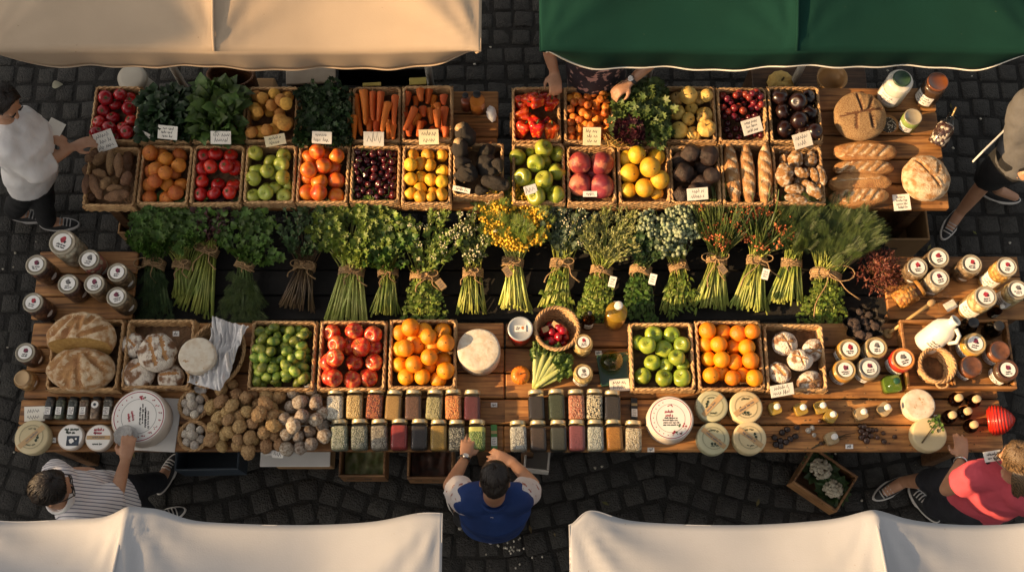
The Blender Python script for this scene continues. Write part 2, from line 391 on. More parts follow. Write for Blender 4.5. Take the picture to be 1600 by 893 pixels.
# left and right stands
def stand(label, x0, x1, y0, y1, z):
    e = empty('wooden_stand', label, 'stand', ((x0+x1)/2, (y0+y1)/2, 0)); w, d = x1-x0, y1-y0
    for k in range(3):
        MB().box((0, 0, 0), (w, d/3-.006, .025), 0, .004).obj('plank', m_table, e, T(0, -d/2+d/3*(k+.5), z-.0125))
    for a, b in ((-1, -1), (1, -1), (1, 1), (-1, 1)):
        MB().box((0, 0, 0), (.05, .05, z-.026), 0, .004).obj('leg', m_table_b, e, T(a*(w/2-.05), b*(d/2-.04), (z-.026)/2))
    return e
SZ = .74
stand('dark brown plank stand on the left carrying preserve jars', at(52, 470, SZ).x, at(208, 470, SZ).x, at(100, 499, SZ).y, at(100, 392, SZ).y, SZ)
stand('orange brown plank stand on the right carrying tall nut jars', at(1386, 470, SZ).x, at(1600, 470, SZ).x, at(1450, 499, SZ).y, at(1450, 400, SZ).y, SZ)
# ---------------------------------------------------------------- tents
def M_canvas(name, c1, c2, trans, dirt=(.25, .18, .12)):
    m = M(name, c1, c2, spec=.12, rough=.95, scale=2.4, detail=9, lo=.3, hi=.72, bump=.06, bscale=160, vary=0, spots=(55, .745, dirt), trans=trans)
    return m
m_cream = M_canvas('canvas_cream', (.50, .39, .285), (.42, .325, .235), .12)
m_ivory = M_canvas('canvas_ivory', (.45, .455, .48), (.385, .39, .41), .10)
m_green = M_canvas('canvas_green', (.006, .036, .026), (.005, .028, .020), .04, (.05, .07, .04))
m_pipe_g = M('piping_white', (.75, .73, .66), rough=.7)
m_pole = M('tent_pole', (.55, .53, .48), rough=.5)
def tent(label, x0, x1, y0, y1, ze, slope, seams, mat, pipe_mat, drop=.2, wob=0., peak=None, seed=0, nx=150, ny=84, inset=(.06, .40, .42), bumps=()):
    e = empty('market_tent', label, 'tent', ((x0+x1)/2, (y0+y1)/2, 0)); cx, cy = (x0+x1)/2, (y0+y1)/2
    xs_ = [x0]+list(seams)+[x1]
    def bay(x):
        for a, b in zip(xs_, xs_[1:]):
            if a <= x <= b: return (x-a)/(b-a)
        return 0.
    def eave(x, y):          # sag of the edge between supports
        t = bay(min(max(x, x0), x1)); return -.045*sin(pi*t)
    def hz(x, y):
        d = [x-x0, x1-x, y-y0, y1-y]; k = 26.
        d = [max(0, q) for q in d]; mn = min(d)
        sm = mn-math.log(sum(exp(-k*(q-mn)) for q in d))/k
        sm = max(sm, -.02)
        rise = slope*sm
        t = bay(x); edge = exp(-mn/.35)
        fx = sin(pi*t)
        z = ze+rise+eave(x, y)*edge-.07*fx*(1-exp(-mn/.25))*exp(-mn/1.2)
        for s_ in seams: z += .016*exp(-abs(x-s_)/.05)*(1-exp(-mn/.02))
        # pull folds running from corners
        z += .004*noise.noise(Vector((x*6+seed, y*1.2, seed)))*(1-exp(-mn/.1))+.022*noise.noise(Vector((x*1.7+seed, y*1.7, seed+3)))
        ds = min(abs(x-q) for q in xs_); z += .004*exp(-ds/.12)*noise.noise(Vector((ds*30, y*1.2, seed)))*(1-exp(-mn/.05))
        for qx in xs_:
            for qy in (y0, y1):
                dq = sqrt((x-qx)**2+(y-qy)**2)
                if dq < 1.6: z += .009*sin(atan2(y-qy, x-qx)*13+seed+qx)*exp(-dq/.42)*(1-exp(-dq/.10))*(1-exp(-mn/.03))*(.7+.5*noise.noise(Vector((x*.9, y*.9, seed))))
        if wob: z += wob*exp(-mn/.22)*(.5+noise.noise(Vector((x*2.3+seed*3, 0, seed))))
        return z
    def pt(u, v):
        # finer spacing near the borders
        x = x0+(x1-x0)*u; y = y0+(y1-y0)*v
        sag = .03*sin(pi*bay(x))
        yy = y
        if v < .5: yy = y+sag*(1-2*v)
        else: yy = y-sag*(2*v-1)+sum(am*exp(-((x-bx_)/wd_)**2) for bx_, am, wd_ in bumps)*max(0, v*6-5)
        return (x-cx, yy-cy, hz(x, y))
    gm = p_grid(pt, nx, ny)
    o = MB().add(gm).obj('canopy', mat, e); md = o.modifiers.new('thickness', 'SOLIDIFY'); md.thickness = .004; md.offset = -1
    # border loop
    V = gm[0]; N = nx+1
    loop = [V[i] for i in range(nx+1)]+[V[j*N+nx] for j in range(1, ny+1)]+[V[ny*N+i] for i in range(nx-1, -1, -1)]+[V[j*N] for j in range(ny-1, 0, -1)]
    rows = []
    for r in range(6):
        t = r/5; row = []
        for k, p in enumerate(loop):
            a = Vector(loop[k-1]); b = Vector(loop[(k+1) % len(loop)]); tn = (b-a); nrm = Vector((tn.y, -tn.x, 0)).normalized()
            w = .008*t*sin(k*.16+seed)+.004*t*sin(k*.43)-.012*t-.02*t*t
            dcn = min(sqrt((p[0]-ex)**2+(p[1]-ey)**2) for ex in (x0-cx, x1-cx) for ey in (y0-cy, y1-cy))
            dz = -drop*t*(1+.05*sin(k*.07+seed))*(1-.8*exp(-(dcn/.13)**2))
            row.append((p[0]+nrm.x*w, p[1]+nrm.y*w, p[2]+dz))
        rows.append(row)
    v = [p for row in rows for p in row]; n = len(loop)
    f = [((r+1)*n+k, (r+1)*n+(k+1) % n, r*n+(k+1) % n, r*n+k) for r in range(5) for k in range(n)]
    o = MB().add((np.array(v), f)).obj('valance', mat, e); md = o.modifiers.new('thickness', 'SOLIDIFY'); md.thickness = .004; md.offset = -1
    MB().add(p_tube(rows[-1], .006, 6, closed=True)).obj('piping', pipe_mat, e)
    sm_ = MB()
    for s_ in list(seams):
        pts = [(s_-cx, y0+(y1-y0)*k/40-cy, hz(s_, y0+(y1-y0)*k/40)+.002) for k in range(41)]
        sm_.add(p_tube(pts, [(.004, .008)]*41, 6, up=(0, 0, 1)))
    if seams: sm_.obj('seam', mat, e)
    for a in (x0+inset[2], x1-inset[2]):
        for b in (y0+inset[0], y1-inset[1]):
            MB().add(p_tube([(0, 0, 0), (0, 0, ze-.02)], .022, 10)).obj('pole', m_pole, e, T(a-cx, b-cy, 0))
            MB().box((0, 0, .006), (.16, .16, .012), 0, .003).obj('foot_plate', m_pole, e, T(a-cx, b-cy, 0))
    return e
EZ = 2.25
p = at(752, 80, EZ); q = at(-25, 84, EZ)
tent('cream canvas market tent at the back left', q.x, p.x, p.y, p.y+2.3, EZ, .36, [at(335, 75, EZ).x], m_cream, m_cream, .21, 0., None, 1, inset=(.72, .06, .36))
p = at(843, 78, EZ); q = at(1640, 84, EZ)
tent('dark green market tent with white piping at the back right', p.x, q.x, p.y-.005, p.y+2.3, EZ, .36, [at(1245, 80, EZ).x], m_green, m_pipe_g, .21, 0., None, 5, inset=(.72, .06, .70))
p = at(692, 806, EZ); q = at(-60, 806, EZ)
tent('ivory canvas market tent at the front left', q.x, p.x, p.y-2.3, p.y, EZ, .34, [at(201, 806, EZ).x], m_ivory, m_ivory, .17, .03, None, 9, bumps=[(at(243, 800, EZ).x, .035, .10), (at(201, 800, EZ).x, .02, .06), (at(90, 800, EZ).x, .02, .2), (at(660, 800, EZ).x, .02, .12)])
p = at(888, 806, EZ); q = at(1690, 806, EZ)
tent('ivory canvas market tent at the front right', p.x, q.x, p.y-2.3, p.y, EZ, .34, [at(1362, 806, EZ).x], m_ivory, m_ivory, .17, .03, None, 13, bumps=[(at(922, 800, EZ).x, .03, .10), (at(1362, 800, EZ).x, .022, .10), (at(888, 800, EZ).x, -.05, .05)])
# ---------------------------------------------------------------- wicker crates
def crate(label, rect, zr, h, name='wicker_crate', group='wicker crates of produce', mat=None, yaw=0.):
    """rect = rim corners in the photo (x0,y0,x1,y1), zr = rim height; returns (empty, world rect, floor z)"""
    mat = mat or m_wick
    x0, y0, x1, y1 = rect
    a = at(x0, y1, zr); b = at(x1, y1, zr); c = at((x0+x1)/2, y0, zr)
    cx = (a.x+b.x)/2; w = (b.x-a.x)*.975; cy = (a.y+c.y)/2; d = (c.y-a.y)*.985
    e = empty(name, label, 'crate', (cx, cy, zr-h), U(-.012, .012)+yaw, group)
    wl = MB(); rows = 6
    for (L, X) in ((w, T(0, -d/2+.006, 0)), (w, T(0, d/2-.006, 0) @ R(pi, 'Z')), (d, T(w/2-.006, 0, 0) @ R(pi/2, 'Z')), (d, T(-w/2+.006, 0, 0) @ R(-pi/2, 'Z'))):
        n = max(8, int(L/.024)); nu = n*3; nv = rows*4
        def fn(u, v, sgn):
            r = min(rows-1, int(v*rows)); ph = (v*rows) % 1.
            bulge = .0032*cos(pi*n*u)*(1 if r % 2 else -1)
            return ((u-.5)*L, sgn*(.004+.0035*abs(sin(pi*ph)))-bulge*.9, .004+v*(h-.012))
        wl.add(p_grid(lambda u, v: fn(u, v, -1), nu, nv), 0, X)
        g = p_grid(lambda u, v: fn(u, v, 1), nu, nv); wl.add((g[0], [q[::-1] for q in g[1]]), 0, X)
    wl.obj('wall', mat, e)
    rm = MB(); r = .014; W, D = w/2-.006, d/2-.006
    per = [(-W+r, -D), (W-r, -D), (W, -D+r), (W, D-r), (W-r, D), (-W+r, D), (-W, D-r), (-W, -D+r)]
    pts = []
    for k in range(8):
        p, q = Vector(per[k]), Vector(per[(k+1) % 8]); m = max(2, int((q-p).length/.0055))
        pts += [p.lerp(q, j/m) for j in range(m)]
    for s_ in range(2):
        st = []
        N = len(pts)
        for k, p in enumerate(pts):
            tn = (pts[(k+1) % N]-pts[k-1]).normalized(); nr = Vector((tn.y, -tn.x)); ph = k*2*pi/13+s_*pi
            st.append((p.x+nr.x*.0034*cos(ph), p.y+nr.y*.0034*cos(ph), h-.008+.0034*sin(ph)))
        rm.add(p_tube(st, .0058, 6, closed=True))
    rm.obj('rim', mat, e)
    MB().add(p_grid(lambda u, v: ((u-.5)*(w-.02), (v-.5)*(d-.02), .008+.002*sin(u*60)*sin(v*60)), 40, 40)).obj('base', m_wick_in, e)
    return e, (cx-w/2+.012, cy-d/2+.012, cx+w/2-.012, cy+d/2-.012), zr-h+.012
# ---------------------------------------------------------------- produce materials
m_stem = M('stem', (.10, .07, .03), (.06, .045, .02), rough=.8, scale=20)
m_leafg = M('calyx', (.06, .13, .03), (.04, .09, .02), rough=.7, scale=10)
PM = dict(
 tom=M('tomato_dark', (.42, .012, .012), (.28, .006, .010), rough=.16, scale=1.4, hue=.003, vary=.22, coat=.12),
 tom2=M('tomato_red', (.52, .022, .010), (.40, .010, .008), rough=.3, scale=1.4, hue=.003, vary=.18, coat=.12),
 wor=M('orange_wrinkled', (.62, .21, .025), (.50, .13, .018), rough=.45, scale=2.2, bump=.45, bscale=7, hue=.012, vary=.2, spots=(7, .66, (.30, .10, .03))),
 yap=M('apple_yellow_green', (.42, .44, .08), (.30, .36, .05), rough=.28, scale=1.6, hue=.012, vary=.16, spots=(9, .68, (.24, .20, .06))),
 nec=M('nectarine', (.72, .20, .018), (.60, .07, .012), rough=.38, scale=1.1, lo=.42, hi=.62, hue=.012, vary=.12),
 che=M('cherry', (.10, .012, .018), (.045, .008, .012), rough=.18, scale=1.5, hue=.012, vary=.45, coat=.12),
 ype=M('peach_yellow', (.76, .44, .03), (.68, .32, .02), rough=.5, scale=1.8, hue=.012, vary=.15, bump=.1, bscale=20, spots=(6, .70, (.40, .20, .04))),
 pot=M('potato', (.68, .36, .07), (.54, .25, .045), rough=.75, scale=3, bump=.3, bscale=9, hue=.012, vary=.2, spots=(10, .66, (.16, .09, .04))),
 swp=M('sweet_potato', (.26, .14, .065), (.15, .075, .035), rough=.75, scale=5, bump=.5, bscale=12, hue=.012, vary=.25, spots=(8, .62, (.40, .28, .17))),
 lim=M('lime', (.28, .33, .05), (.085, .15, .025), rough=.36, scale=1.1, lo=.42, hi=.62, vary=.4, bump=.15, bscale=16, hue=.02),
 car=M('carrot', (.74, .18, .018), (.60, .12, .012), rough=.5, scale=9, stretch=(1, 1, 5), bump=.3, hue=.012, vary=.14),
 pep=M('pepper_red', (.62, .055, .012), (.48, .018, .010), rough=.2, scale=1.2, hue=.012, vary=.15, coat=.12, spots=(2.2, .56, (.72, .20, .025))),
 apr=M('apricot', (.66, .23, .03), (.56, .13, .018), rough=.5, scale=1.4, hue=.012, vary=.2, bump=.1, bscale=20),
 squ=M('squash_yellow', (.74, .52, .15), (.62, .38, .08), rough=.55, scale=2, bump=.3, bscale=10, hue=.012, vary=.15, spots=(6, .70, (.36, .22, .06))),
 gap=M('apple_green', (.40, .41, .05), (.22, .29, .03), rough=.34, scale=1.3, hue=.012, vary=.14, coat=.1, spots=(26, .72, (.45, .46, .14))),
 gap2=M('apple_green_lower', (.36, .40, .045), (.17, .26, .025), rough=.33, scale=1.3, hue=.012, vary=.18, coat=.12, spots=(26, .72, (.42, .44, .12))),
 rpe=M('peach_red', (.30, .035, .035), (.17, .018, .035), rough=.5, scale=1.3, hue=.012, vary=.15, spots=(.8, .54, (.50, .15, .09)), bump=.1, bscale=30),
 gra=M('grapefruit', (.72, .42, .03), (.62, .32, .02), rough=.42, scale=2, bump=.2, bscale=26, hue=.012, vary=.1, spots=(7, .72, (.42, .24, .03))),
 bee=M('beet_dark', (.045, .024, .018), (.018, .010, .008), rough=.5, scale=3, bump=.5, bscale=9, hue=.012, vary=.3),
 grp=M('grape_red', (.24, .022, .022), (.13, .010, .016), rough=.24, scale=1.4, vary=.35, spots=(3, .66, (.42, .16, .12)), hue=.02),
 grd=M('grape_dark', (.075, .008, .014), (.035, .005, .010), rough=.25, scale=1.4, hue=.012, vary=.35),
 plu=M('plum_dark', (.022, .007, .006), (.008, .003, .004), rough=.3, scale=1.2, hue=.012, vary=.3, coat=.2),
 avo=M('avocado_dark', (.026, .019, .014), (.012, .009, .007), rough=.6, scale=3, bump=.6, bscale=11, hue=.012, vary=.3, spots=(3, .70, (.12, .08, .05))),
 avc=M('pale_cut', (.60, .44, .24), (.40, .24, .10), rough=.7, scale=3, bump=.5, bscale=8),
 rap=M('apple_red', (.50, .026, .012), (.76, .38, .09), rough=.34, scale=1.6, lo=.46, hi=.80, detail=6, hue=.003, vary=.16, coat=.12, stretch=(1.6, 1.6, .5)),
 ora=M('orange', (.82, .29, .008), (.76, .22, .006), rough=.38, scale=1.5, bump=.22, bscale=30, hue=.012, vary=.1),
 ora2=M('orange_deep', (.84, .34, .012), (.76, .25, .008), rough=.38, scale=1.5, bump=.22, bscale=30, hue=.012, vary=.1),
 wal=M('walnut', (.56, .37, .18), (.34, .19, .075), rough=.7, scale=3.5, detail=8, bump=.8, bscale=5, hue=.012, vary=.2),
 tru=M('floured_ball', (.50, .44, .37), (.19, .125, .08), rough=.85, scale=3.5, bump=.5, bscale=9, hue=.012, vary=.22, detail=6),
 trw=M('white_ball', (.62, .58, .52), (.34, .28, .22), rough=.85, scale=4, bump=.4, bscale=9, hue=.012, vary=.12, detail=6),
 ber=M('dark_berry', (.028, .014, .012), (.012, .008, .010), rough=.4, scale=2, hue=.012, vary=.3),
 pum=M('pumpkin_orange', (.72, .22, .02), (.60, .15, .012), rough=.4, scale=2, vary=0, stretch=(1, 1, .3)),
)
# ---------------------------------------------------------------- produce meshes, unit radius, +z is the stem end
def apple_prof(top, bot, squat=.92, n=14):
    pr = []
    for k in range(n+1):
        ph = pi*(1-k/n); r = sin(ph)*(1+.06*cos(ph)); z = squat*cos(ph)
        z -= top*exp(-(ph/.38)**2); z += bot*exp(-((pi-ph)/.4)**2)
        pr.append((r if 0 < k < n else 0, z))
    return pr
def f_apple(seed, top=.42, bot=.22, squat=.92, stem=True, lob=.03):
    m = MB(); sd = seed*3.1
    m.add(disp(p_lathe(apple_prof(top, bot, squat), 22), lambda p: np.array(p)*(1+lob*sin(atan2(p[1], p[0])*5+sd)*(p[2] < 0)+.05*nz(p, .9, sd))), 0)
    if stem: m.add(p_tube([(0, 0, squat-top-.05), (.03, .02, squat-top+.18), (.10, .05, squat-top+.36)], [.05, .035, .045], 5), 1)
    return m
def f_ball(seed, sub=3, amp=.03, sc=1., squash=1., dot=True):
    m = MB(); m.add(disp(p_ico(sub), lambda p: np.array(p)*(1+amp*nz(p, sc, seed*5.3))*np.array((1, 1, squash))), 0)
    if dot: m.add(disp(p_ico(1), lambda p: (p[0]*.09, p[1]*.09, p[2]*.05)), 1, T(0, 0, squash*.985))
    return m
def f_tom(seed):
    m = f_apple(seed, .16, .05, .82, False, .05)
    for k in range(5):
        a = 2*pi*k/5+seed; m.add((np.array([(0, 0, .74), (.12*cos(a+.6), .12*sin(a+.6), .78), (.42*cos(a), .42*sin(a), .80), (.12*cos(a-.6), .12*sin(a-.6), .78)]), [(0, 3, 2, 1)]), 1)
    m.add(p_tube([(0, 0, .7), (.02, 0, .9)], .04, 5), 1); return m
def f_rib(seed, n=9, squat=.75, amp=.07):
    m = MB(); m.add(disp(p_lathe(apple_prof(.25, .1, squat, 18), 72), lambda p: np.array(p)*(1-amp*abs(cos(atan2(p[1], p[0])*n/2+seed))**.5*min(1, 2.2*sqrt(p[0]**2+p[1]**2))*np.array((1, 1, .5))+.05*nz(p, 1, seed*3))), 0)
    m.add(p_tube([(0, 0, squat-.3), (.05, .02, squat+.1)], [.09, .06], 6), 1); return m
def f_pepper(seed):
    m = MB()
    pr = [(0, -1.15), (.35, -1.2), (.55, -1.05), (.70, -.6), (.82, 0), (.95, .5), (.92, .85), (.6, 1.02), (.25, .92), (0, .85)]
    m.add(disp(p_lathe(pr, 32), lambda p: np.array(p)*(1+np.array((.16, .16, .05))*cos(atan2(p[1], p[0])*(3+seed % 2)+seed)+.10*nz(p, 1.1, seed*2.))), 0)
    m.add(p_tube([(0, 0, .85), (.05, 0, 1.1), (.18, .05, 1.35)], [.16, .09, .1], 6), 1); return m
def f_long(seed, L=2.4, amp=.1, sc=1.1, taper=.75, nub=False, sub=(18, 14)):
    """elongated body along x, radius about 1 at the middle"""
    n, k_ = sub; pr = [(max(0, sin(pi*k/k_))**taper if 0 < k < k_ else 0, -cos(pi*k/k_)*L) for k in range(k_+1)]
    v, f = p_lathe(pr, n); bend = U(-.12, .12)*L/2.4
    v = np.array([((p[2]), p[0]*(1+amp*nz(p, sc, seed*3.7))+bend*(1-(p[2]/L)**2), p[1]*(1+amp*nz(p, sc, seed*4.1))) for p in v])
    f = [q for q in f]
    return MB().add((v, f), 0)
def f_carrot(seed, L=4.):
    m = MB(); k_ = 22; pr = []
    for k in range(k_+1):
        t = k/k_; r = (1-.55*t)*(1 if t < .94 else max(.1, (1-t)/.06))*(min(1, (t+.01)/.05)**.5)
        r *= 1+.03*sin(t*46+seed)+.02*sin(t*91); pr.append((r if 0 < k < k_ else 0, -L+2*L*t))
    v, f = p_lathe(pr, 14); b = U(-.25, .25)
    v = np.array([(p[2], p[0]+b*(1-(p[2]/L)**2)+.05*nz(p, .6, seed), p[1]) for p in v]); m.add((v, f), 0)
    m.add(disp(p_ico(1), lambda p: np.array(p)*.4), 1, T(-L+.05, 0, 0)); return m      # head at -x
def f_walnut(seed):
    m = MB(); m.add(disp(p_ico(4), lambda p: np.array(p)*(1+.09*nz(p, 2.6, seed*7)-.13*abs(nz(p, 4.2, seed))-.07*abs(nz(p, 8.5, seed+3))+.05)*np.array((1.18, .95, .92))+np.array((0, 0, .09*exp(-(p[1]/.12)**2)*np.sign(p[2])))), 0)
    return m
def f_cherry(seed):
    m = f_apple(seed, .2, .03, .95, False, 0)
    a = U(0, 6.3)
    if seed % 2: m.add(p_tube([(0, 0, .75), (.3*cos(a), .3*sin(a), 1.3), (1.4*cos(a), 1.4*sin(a), 1.7), (2.6*cos(a+.3), 2.6*sin(a+.3), 1.5)], .06, 4), 1)
    return m
def f_pear(seed):
    m = MB(); pr = [(0, -1), (.5, -.93), (.88, -.55), (.95, -.1), (.75, .5), (.5, 1.), (.34, 1.4), (.15, 1.62), (0, 1.65)]
    v, f = p_lathe(pr, 22); v = np.array([(p[2], p[0]*(1+.12*nz(p, 1.4, seed)), p[1]*(1+.12*nz(p, 1.4, seed+4))) for p in v]); m.add((v, f), 0)
    m.add(disp(p_ico(1), lambda p: np.array(p)*.12), 1, T(1.63, 0, 0)); return m
_FM = {}
def fmesh(kind, var, maker, mats):
    k = (kind, var)
    if k not in _FM: _FM[k] = maker(var).mesh(kind, mats)
    return _FM[k]
# ---------------------------------------------------------------- dropping fruit into a crate
class Pile:
    def __init__(s, floor): s.p = []; s.floor = floor
    def drop(s, px, py, rpx, rect=None, tight=.88, squash=1.):
        z = s.floor
        for it in range(4):
            r = rpx*mpp(px, py, z+.03); c = at(px, py, z+r*.9*squash)
            if rect:
                c.x = min(max(c.x, rect[0]+r*.9), rect[2]-r*.9); c.y = min(max(c.y, rect[1]+r*.9), rect[3]-r*.9)
            zz = s.floor+r*squash
            for (q, rq) in s.p:
                d2 = (c.x-q.x)**2+(c.y-q.y)**2; R_ = tight*(r+rq)
                if d2 < R_*R_: zz = max(zz, q.z+sqrt(R_*R_-d2)*.8*squash)
            zz = min(zz, s.floor+.16+r)
            z = zz-r*.9*squash
        c.z = zz; s.p.append((c.copy(), r)); return c, r
def rows_of(pts):
    """split photo positions into back-to-front rows; returns per item (row index, place in row, rows)"""
    idx = sorted(range(len(pts)), key=lambda k: pts[k][1]); n = len(pts)
    nr = max(2, min(5, round(sqrt(n*1.05)))) if n > 3 else 1
    out = [None]*n; per = n/nr; 
    for r in range(nr):
        row = sorted(idx[round(r*per):round((r+1)*per)], key=lambda k: pts[k][0])
        for c, k in enumerate(row): out[k] = (r, c, nr, len(row))
    return out
def rowname(r, nr):
    if nr == 1: return 'row'
    if r == 0: return 'back row'
    if r == nr-1: return 'front row'
    return ORD[r]+' row'
def place_word(c, n):
    if c == 0: return 'leftmost'
    if c == n-1: return 'rightmost'
    return ORD[c]+' from left'
def fruits(name, desc, cat, maker, mats, pts, pile, rect, where, group, nvar=3, each=True, tilt=.5, upright=False, squash=1., scale=None):
    """pts: photo (x, y, r) with the lowest first"""
    info = rows_of(pts) if each and len(pts) <= 26 else None
    for k, (x, y, r) in enumerate(pts):
        c, rw = pile.drop(x, y, r, rect, squash=squash)
        o = link(name, fmesh(name, k % nvar, maker, mats))
        rot = R(U(0, 6.28), 'Z') if upright else R(U(-tilt, tilt), 'X') @ R(U(-tilt, tilt), 'Y') @ R(U(0, 6.28), 'Z')
        sc = rw*(scale or 1)*U(.93, 1.06)
        o.matrix_local = T(*c) @ rot @ S(sc)
        if info:
            a, b, nr, nc = info[k]
            tag(o, f'{desc}, {place_word(b, nc)} in the {rowname(a, nr)} of {where}', cat, group)
        else: tag(o, f'{desc} heaped in {where}', cat, group)
def frame(x0, y0, s, r=None):
    def fn(lst): return [(x0+q[0]/s, y0+q[1]/s, (q[2] if len(q) > 2 else r)/s) for q in lst]
    return fn
def scatter(rect, r, n, seed, jit=.0, poly=None, tries=4000):
    rg = random.Random(seed); out = []
    k = 1.75*r
    for _ in range(tries):
        x, y = rg.uniform(rect[0]+r, rect[2]-r), rg.uniform(rect[1]+r, rect[3]-r)
        if all((x-a)**2+(y-b)**2 > k*k for a, b, _r in out): out.append((x, y, r*rg.uniform(.88, 1.1)))
        if len(out) >= n: break
    return out
# ---------------------------------------------------------------- crates at the back
ZU = TZ+.095; HU = .093
def FB(l, r): return frame(120, 100, 3.881, r)(l)
def FC(l, r): return frame(430, 100, 3.884, r)(l)
def FD(l, r=50): return frame(780, 90, 3.721, r)(l)
def FE(l, r): return frame(1100, 90, 3.573, r)(l)
def ucrate(what, rect, **k): return crate('wicker crate filled with '+what, rect, ZU, HU, **k)
UP = {}
def up(key, what, rect, where=None):
    e, wr, fl = ucrate(what, rect); UP[key] = (wr, Pile(fl)); return wr, UP[key][1]
w, pl = up('tom', 'dark red tomatoes beside the leafy greens', (137, 134, 212, 221))
fruits('tomato', 'dark red tomato', 'tomato', f_tom, [PM['tom'], m_leafg], FB([(110, 160), (165, 415), (225, 435), (330, 345), (120, 355), (185, 370), (262, 365), (100, 425), (310, 420), (325, 215), (235, 245), (108, 285), (315, 270), (175, 205, 47), (262, 185), (195, 298)], 42), pl, w, 'the tomato crate', 'dark red tomatoes at the back', tilt=.6)
w, pl = up('wor', 'wrinkled oranges', (212, 226, 293, 319))
fruits('wrinkled_orange', 'wrinkled orange', 'orange', lambda s: f_ball(s, 3, .08, 1.6, .92), [PM['wor'], m_stem], FB([(520, 540), (590, 660), (550, 730), (440, 540), (625, 535), (425, 615), (620, 615), (480, 640), (410, 695), (480, 715), (615, 705), (410, 780), (512, 780), (600, 780), (540, 575), (535, 660)], 46), pl, w, 'the crate behind the parsley', 'wrinkled oranges')
w, pl = up('tom2', 'round bright red tomatoes', (294, 226, 376, 319))
fruits('red_tomato', 'bright red tomato', 'tomato', f_tom, [PM['tom2'], m_leafg], FB([(960, 630), (745, 545), (840, 542), (933, 542), (727, 620), (812, 622), (905, 620), (735, 700), (838, 702), (930, 700), (735, 785), (832, 780), (925, 778)], 46), pl, w, 'its neat crate', 'bright red tomatoes', tilt=.7)
w, pl = up('pot', 'small yellow potatoes', (381, 135, 462, 221))
fruits('potato', 'small yellow potato', 'potato', lambda s: f_ball(s, 3, .16, 1.2, .9, False), [PM['pot']], FB([(1057, 310), (1120, 250), (1170, 290), (1225, 300)], 34)+FC([(25, 290), (10, 170), (50, 330)], 34)+FB([(1060, 195), (1125, 205), (1195, 180), (1065, 255), (1180, 250), (1098, 288), (1130, 340), (1215, 340), (1065, 365), (1190, 395), (1120, 410), (1058, 425), (1150, 440)], 38)+FC([(75, 180), (35, 220), (85, 240), (75, 305), (30, 340), (75, 365), (50, 430)], 42), pl, w, 'the potato crate', 'small yellow potatoes', each=False)
w, pl = up('yap', 'yellow green apples', (378, 226, 459, 317))
fruits('yellow_apple', 'yellow green apple', 'apple', lambda s: f_apple(s, .35, .25), [PM['yap'], m_stem], [(403, 232, 9), (428, 272, 10), (450, 290, 10)]+FB([(1070, 535), (1160, 560), (1070, 610), (1155, 650), (1055, 690), (1128, 715, 36), (1190, 725, 38), (1053, 775), (1145, 780)], 47)+FC([(50, 535), (38, 605), (45, 688), (42, 778)], 47), pl, w, 'the crate under the potatoes', 'yellow green apples', tilt=1.2)
w, pl = up('nec', 'orange red nectarines', (461, 226, 543, 317))
fruits('nectarine', 'orange red nectarine', 'nectarine', lambda s: f_apple(s, .14, .05, .95, False, .0), [PM['nec'], m_stem], FC([(300, 560), (350, 625), (170, 690), (185, 570), (375, 560), (268, 710), (365, 690), (170, 780), (265, 790), (360, 775), (292, 620), (203, 643), (255, 525)], 51), pl, w, 'the nectarine crate', 'orange red nectarines', tilt=1.)
w, pl = up('che', 'dark cherries', (545, 226, 624, 316))
fruits('cherry', 'dark red cherry', 'cherry', f_cherry, [PM['che'], m_leafg], scatter((547, 228, 622, 314), 5.6, 50, 3)+scatter((548, 228, 621, 313), 5.8, 55, 4), pl, w, 'the crate of dark cherries', 'dark cherries', nvar=6, each=False, tilt=1.)
w, pl = up('ype', 'yellow peaches', (626, 226, 705, 319))
fruits('yellow_peach', 'yellow peach', 'peach', lambda s: f_apple(s, .2, .08, .95, False, .0), [PM['ype'], m_stem], FC([(825, 630, 28), (835, 537), (927, 535), (1012, 552), (878, 595), (942, 613), (1012, 630), (810, 610), (880, 660), (815, 697), (945, 700), (1012, 710), (875, 735), (812, 785), (950, 765), (880, 805), (945, 805, 30), (1010, 790)], 41), pl, w, 'the yellow peach crate', 'yellow peaches', tilt=1.)
w, pl = up('pep', 'wrinkled red peppers', (800, 135, 877, 222))
PEP = FD([(110, 250), (110, 330), (180, 245), (260, 225), (325, 265), (215, 255), (130, 420), (290, 330), (320, 420), (205, 318), (220, 420)], 50)
fruits('red_pepper', 'wrinkled orange red pepper', 'pepper', f_pepper, [PM['pep'], m_leafg], PEP, pl, w, 'the pepper crate', 'red peppers', tilt=1.3, scale=.85, nvar=4)
w, pl = up('apr', 'small apricots', (882, 135, 961, 222))
fruits('apricot', 'small orange apricot', 'apricot', lambda s: f_apple(s, .2, .05, .95, False, .0), [PM['apr'], m_stem], scatter((884, 138, 959, 220), 6.6, 26, 8)+FD([(412, 235), (455, 230), (512, 230), (550, 205), (603, 203), (635, 240), (435, 270), (480, 265), (565, 265), (590, 240), (515, 275), (490, 305), (550, 310), (622, 282), (405, 290), (430, 340), (515, 335), (595, 350), (615, 322), (565, 358), (640, 355), (505, 370), (465, 365), (410, 370), (420, 410), (470, 405), (535, 395), (592, 395), (640, 405), (420, 455), (470, 455), (640, 455), (600, 440)], 25), pl, w, 'the apricot crate', 'small apricots', each=False)
w, pl = up('squ', 'pale yellow pattypan squashes', (1041, 134, 1122, 221))
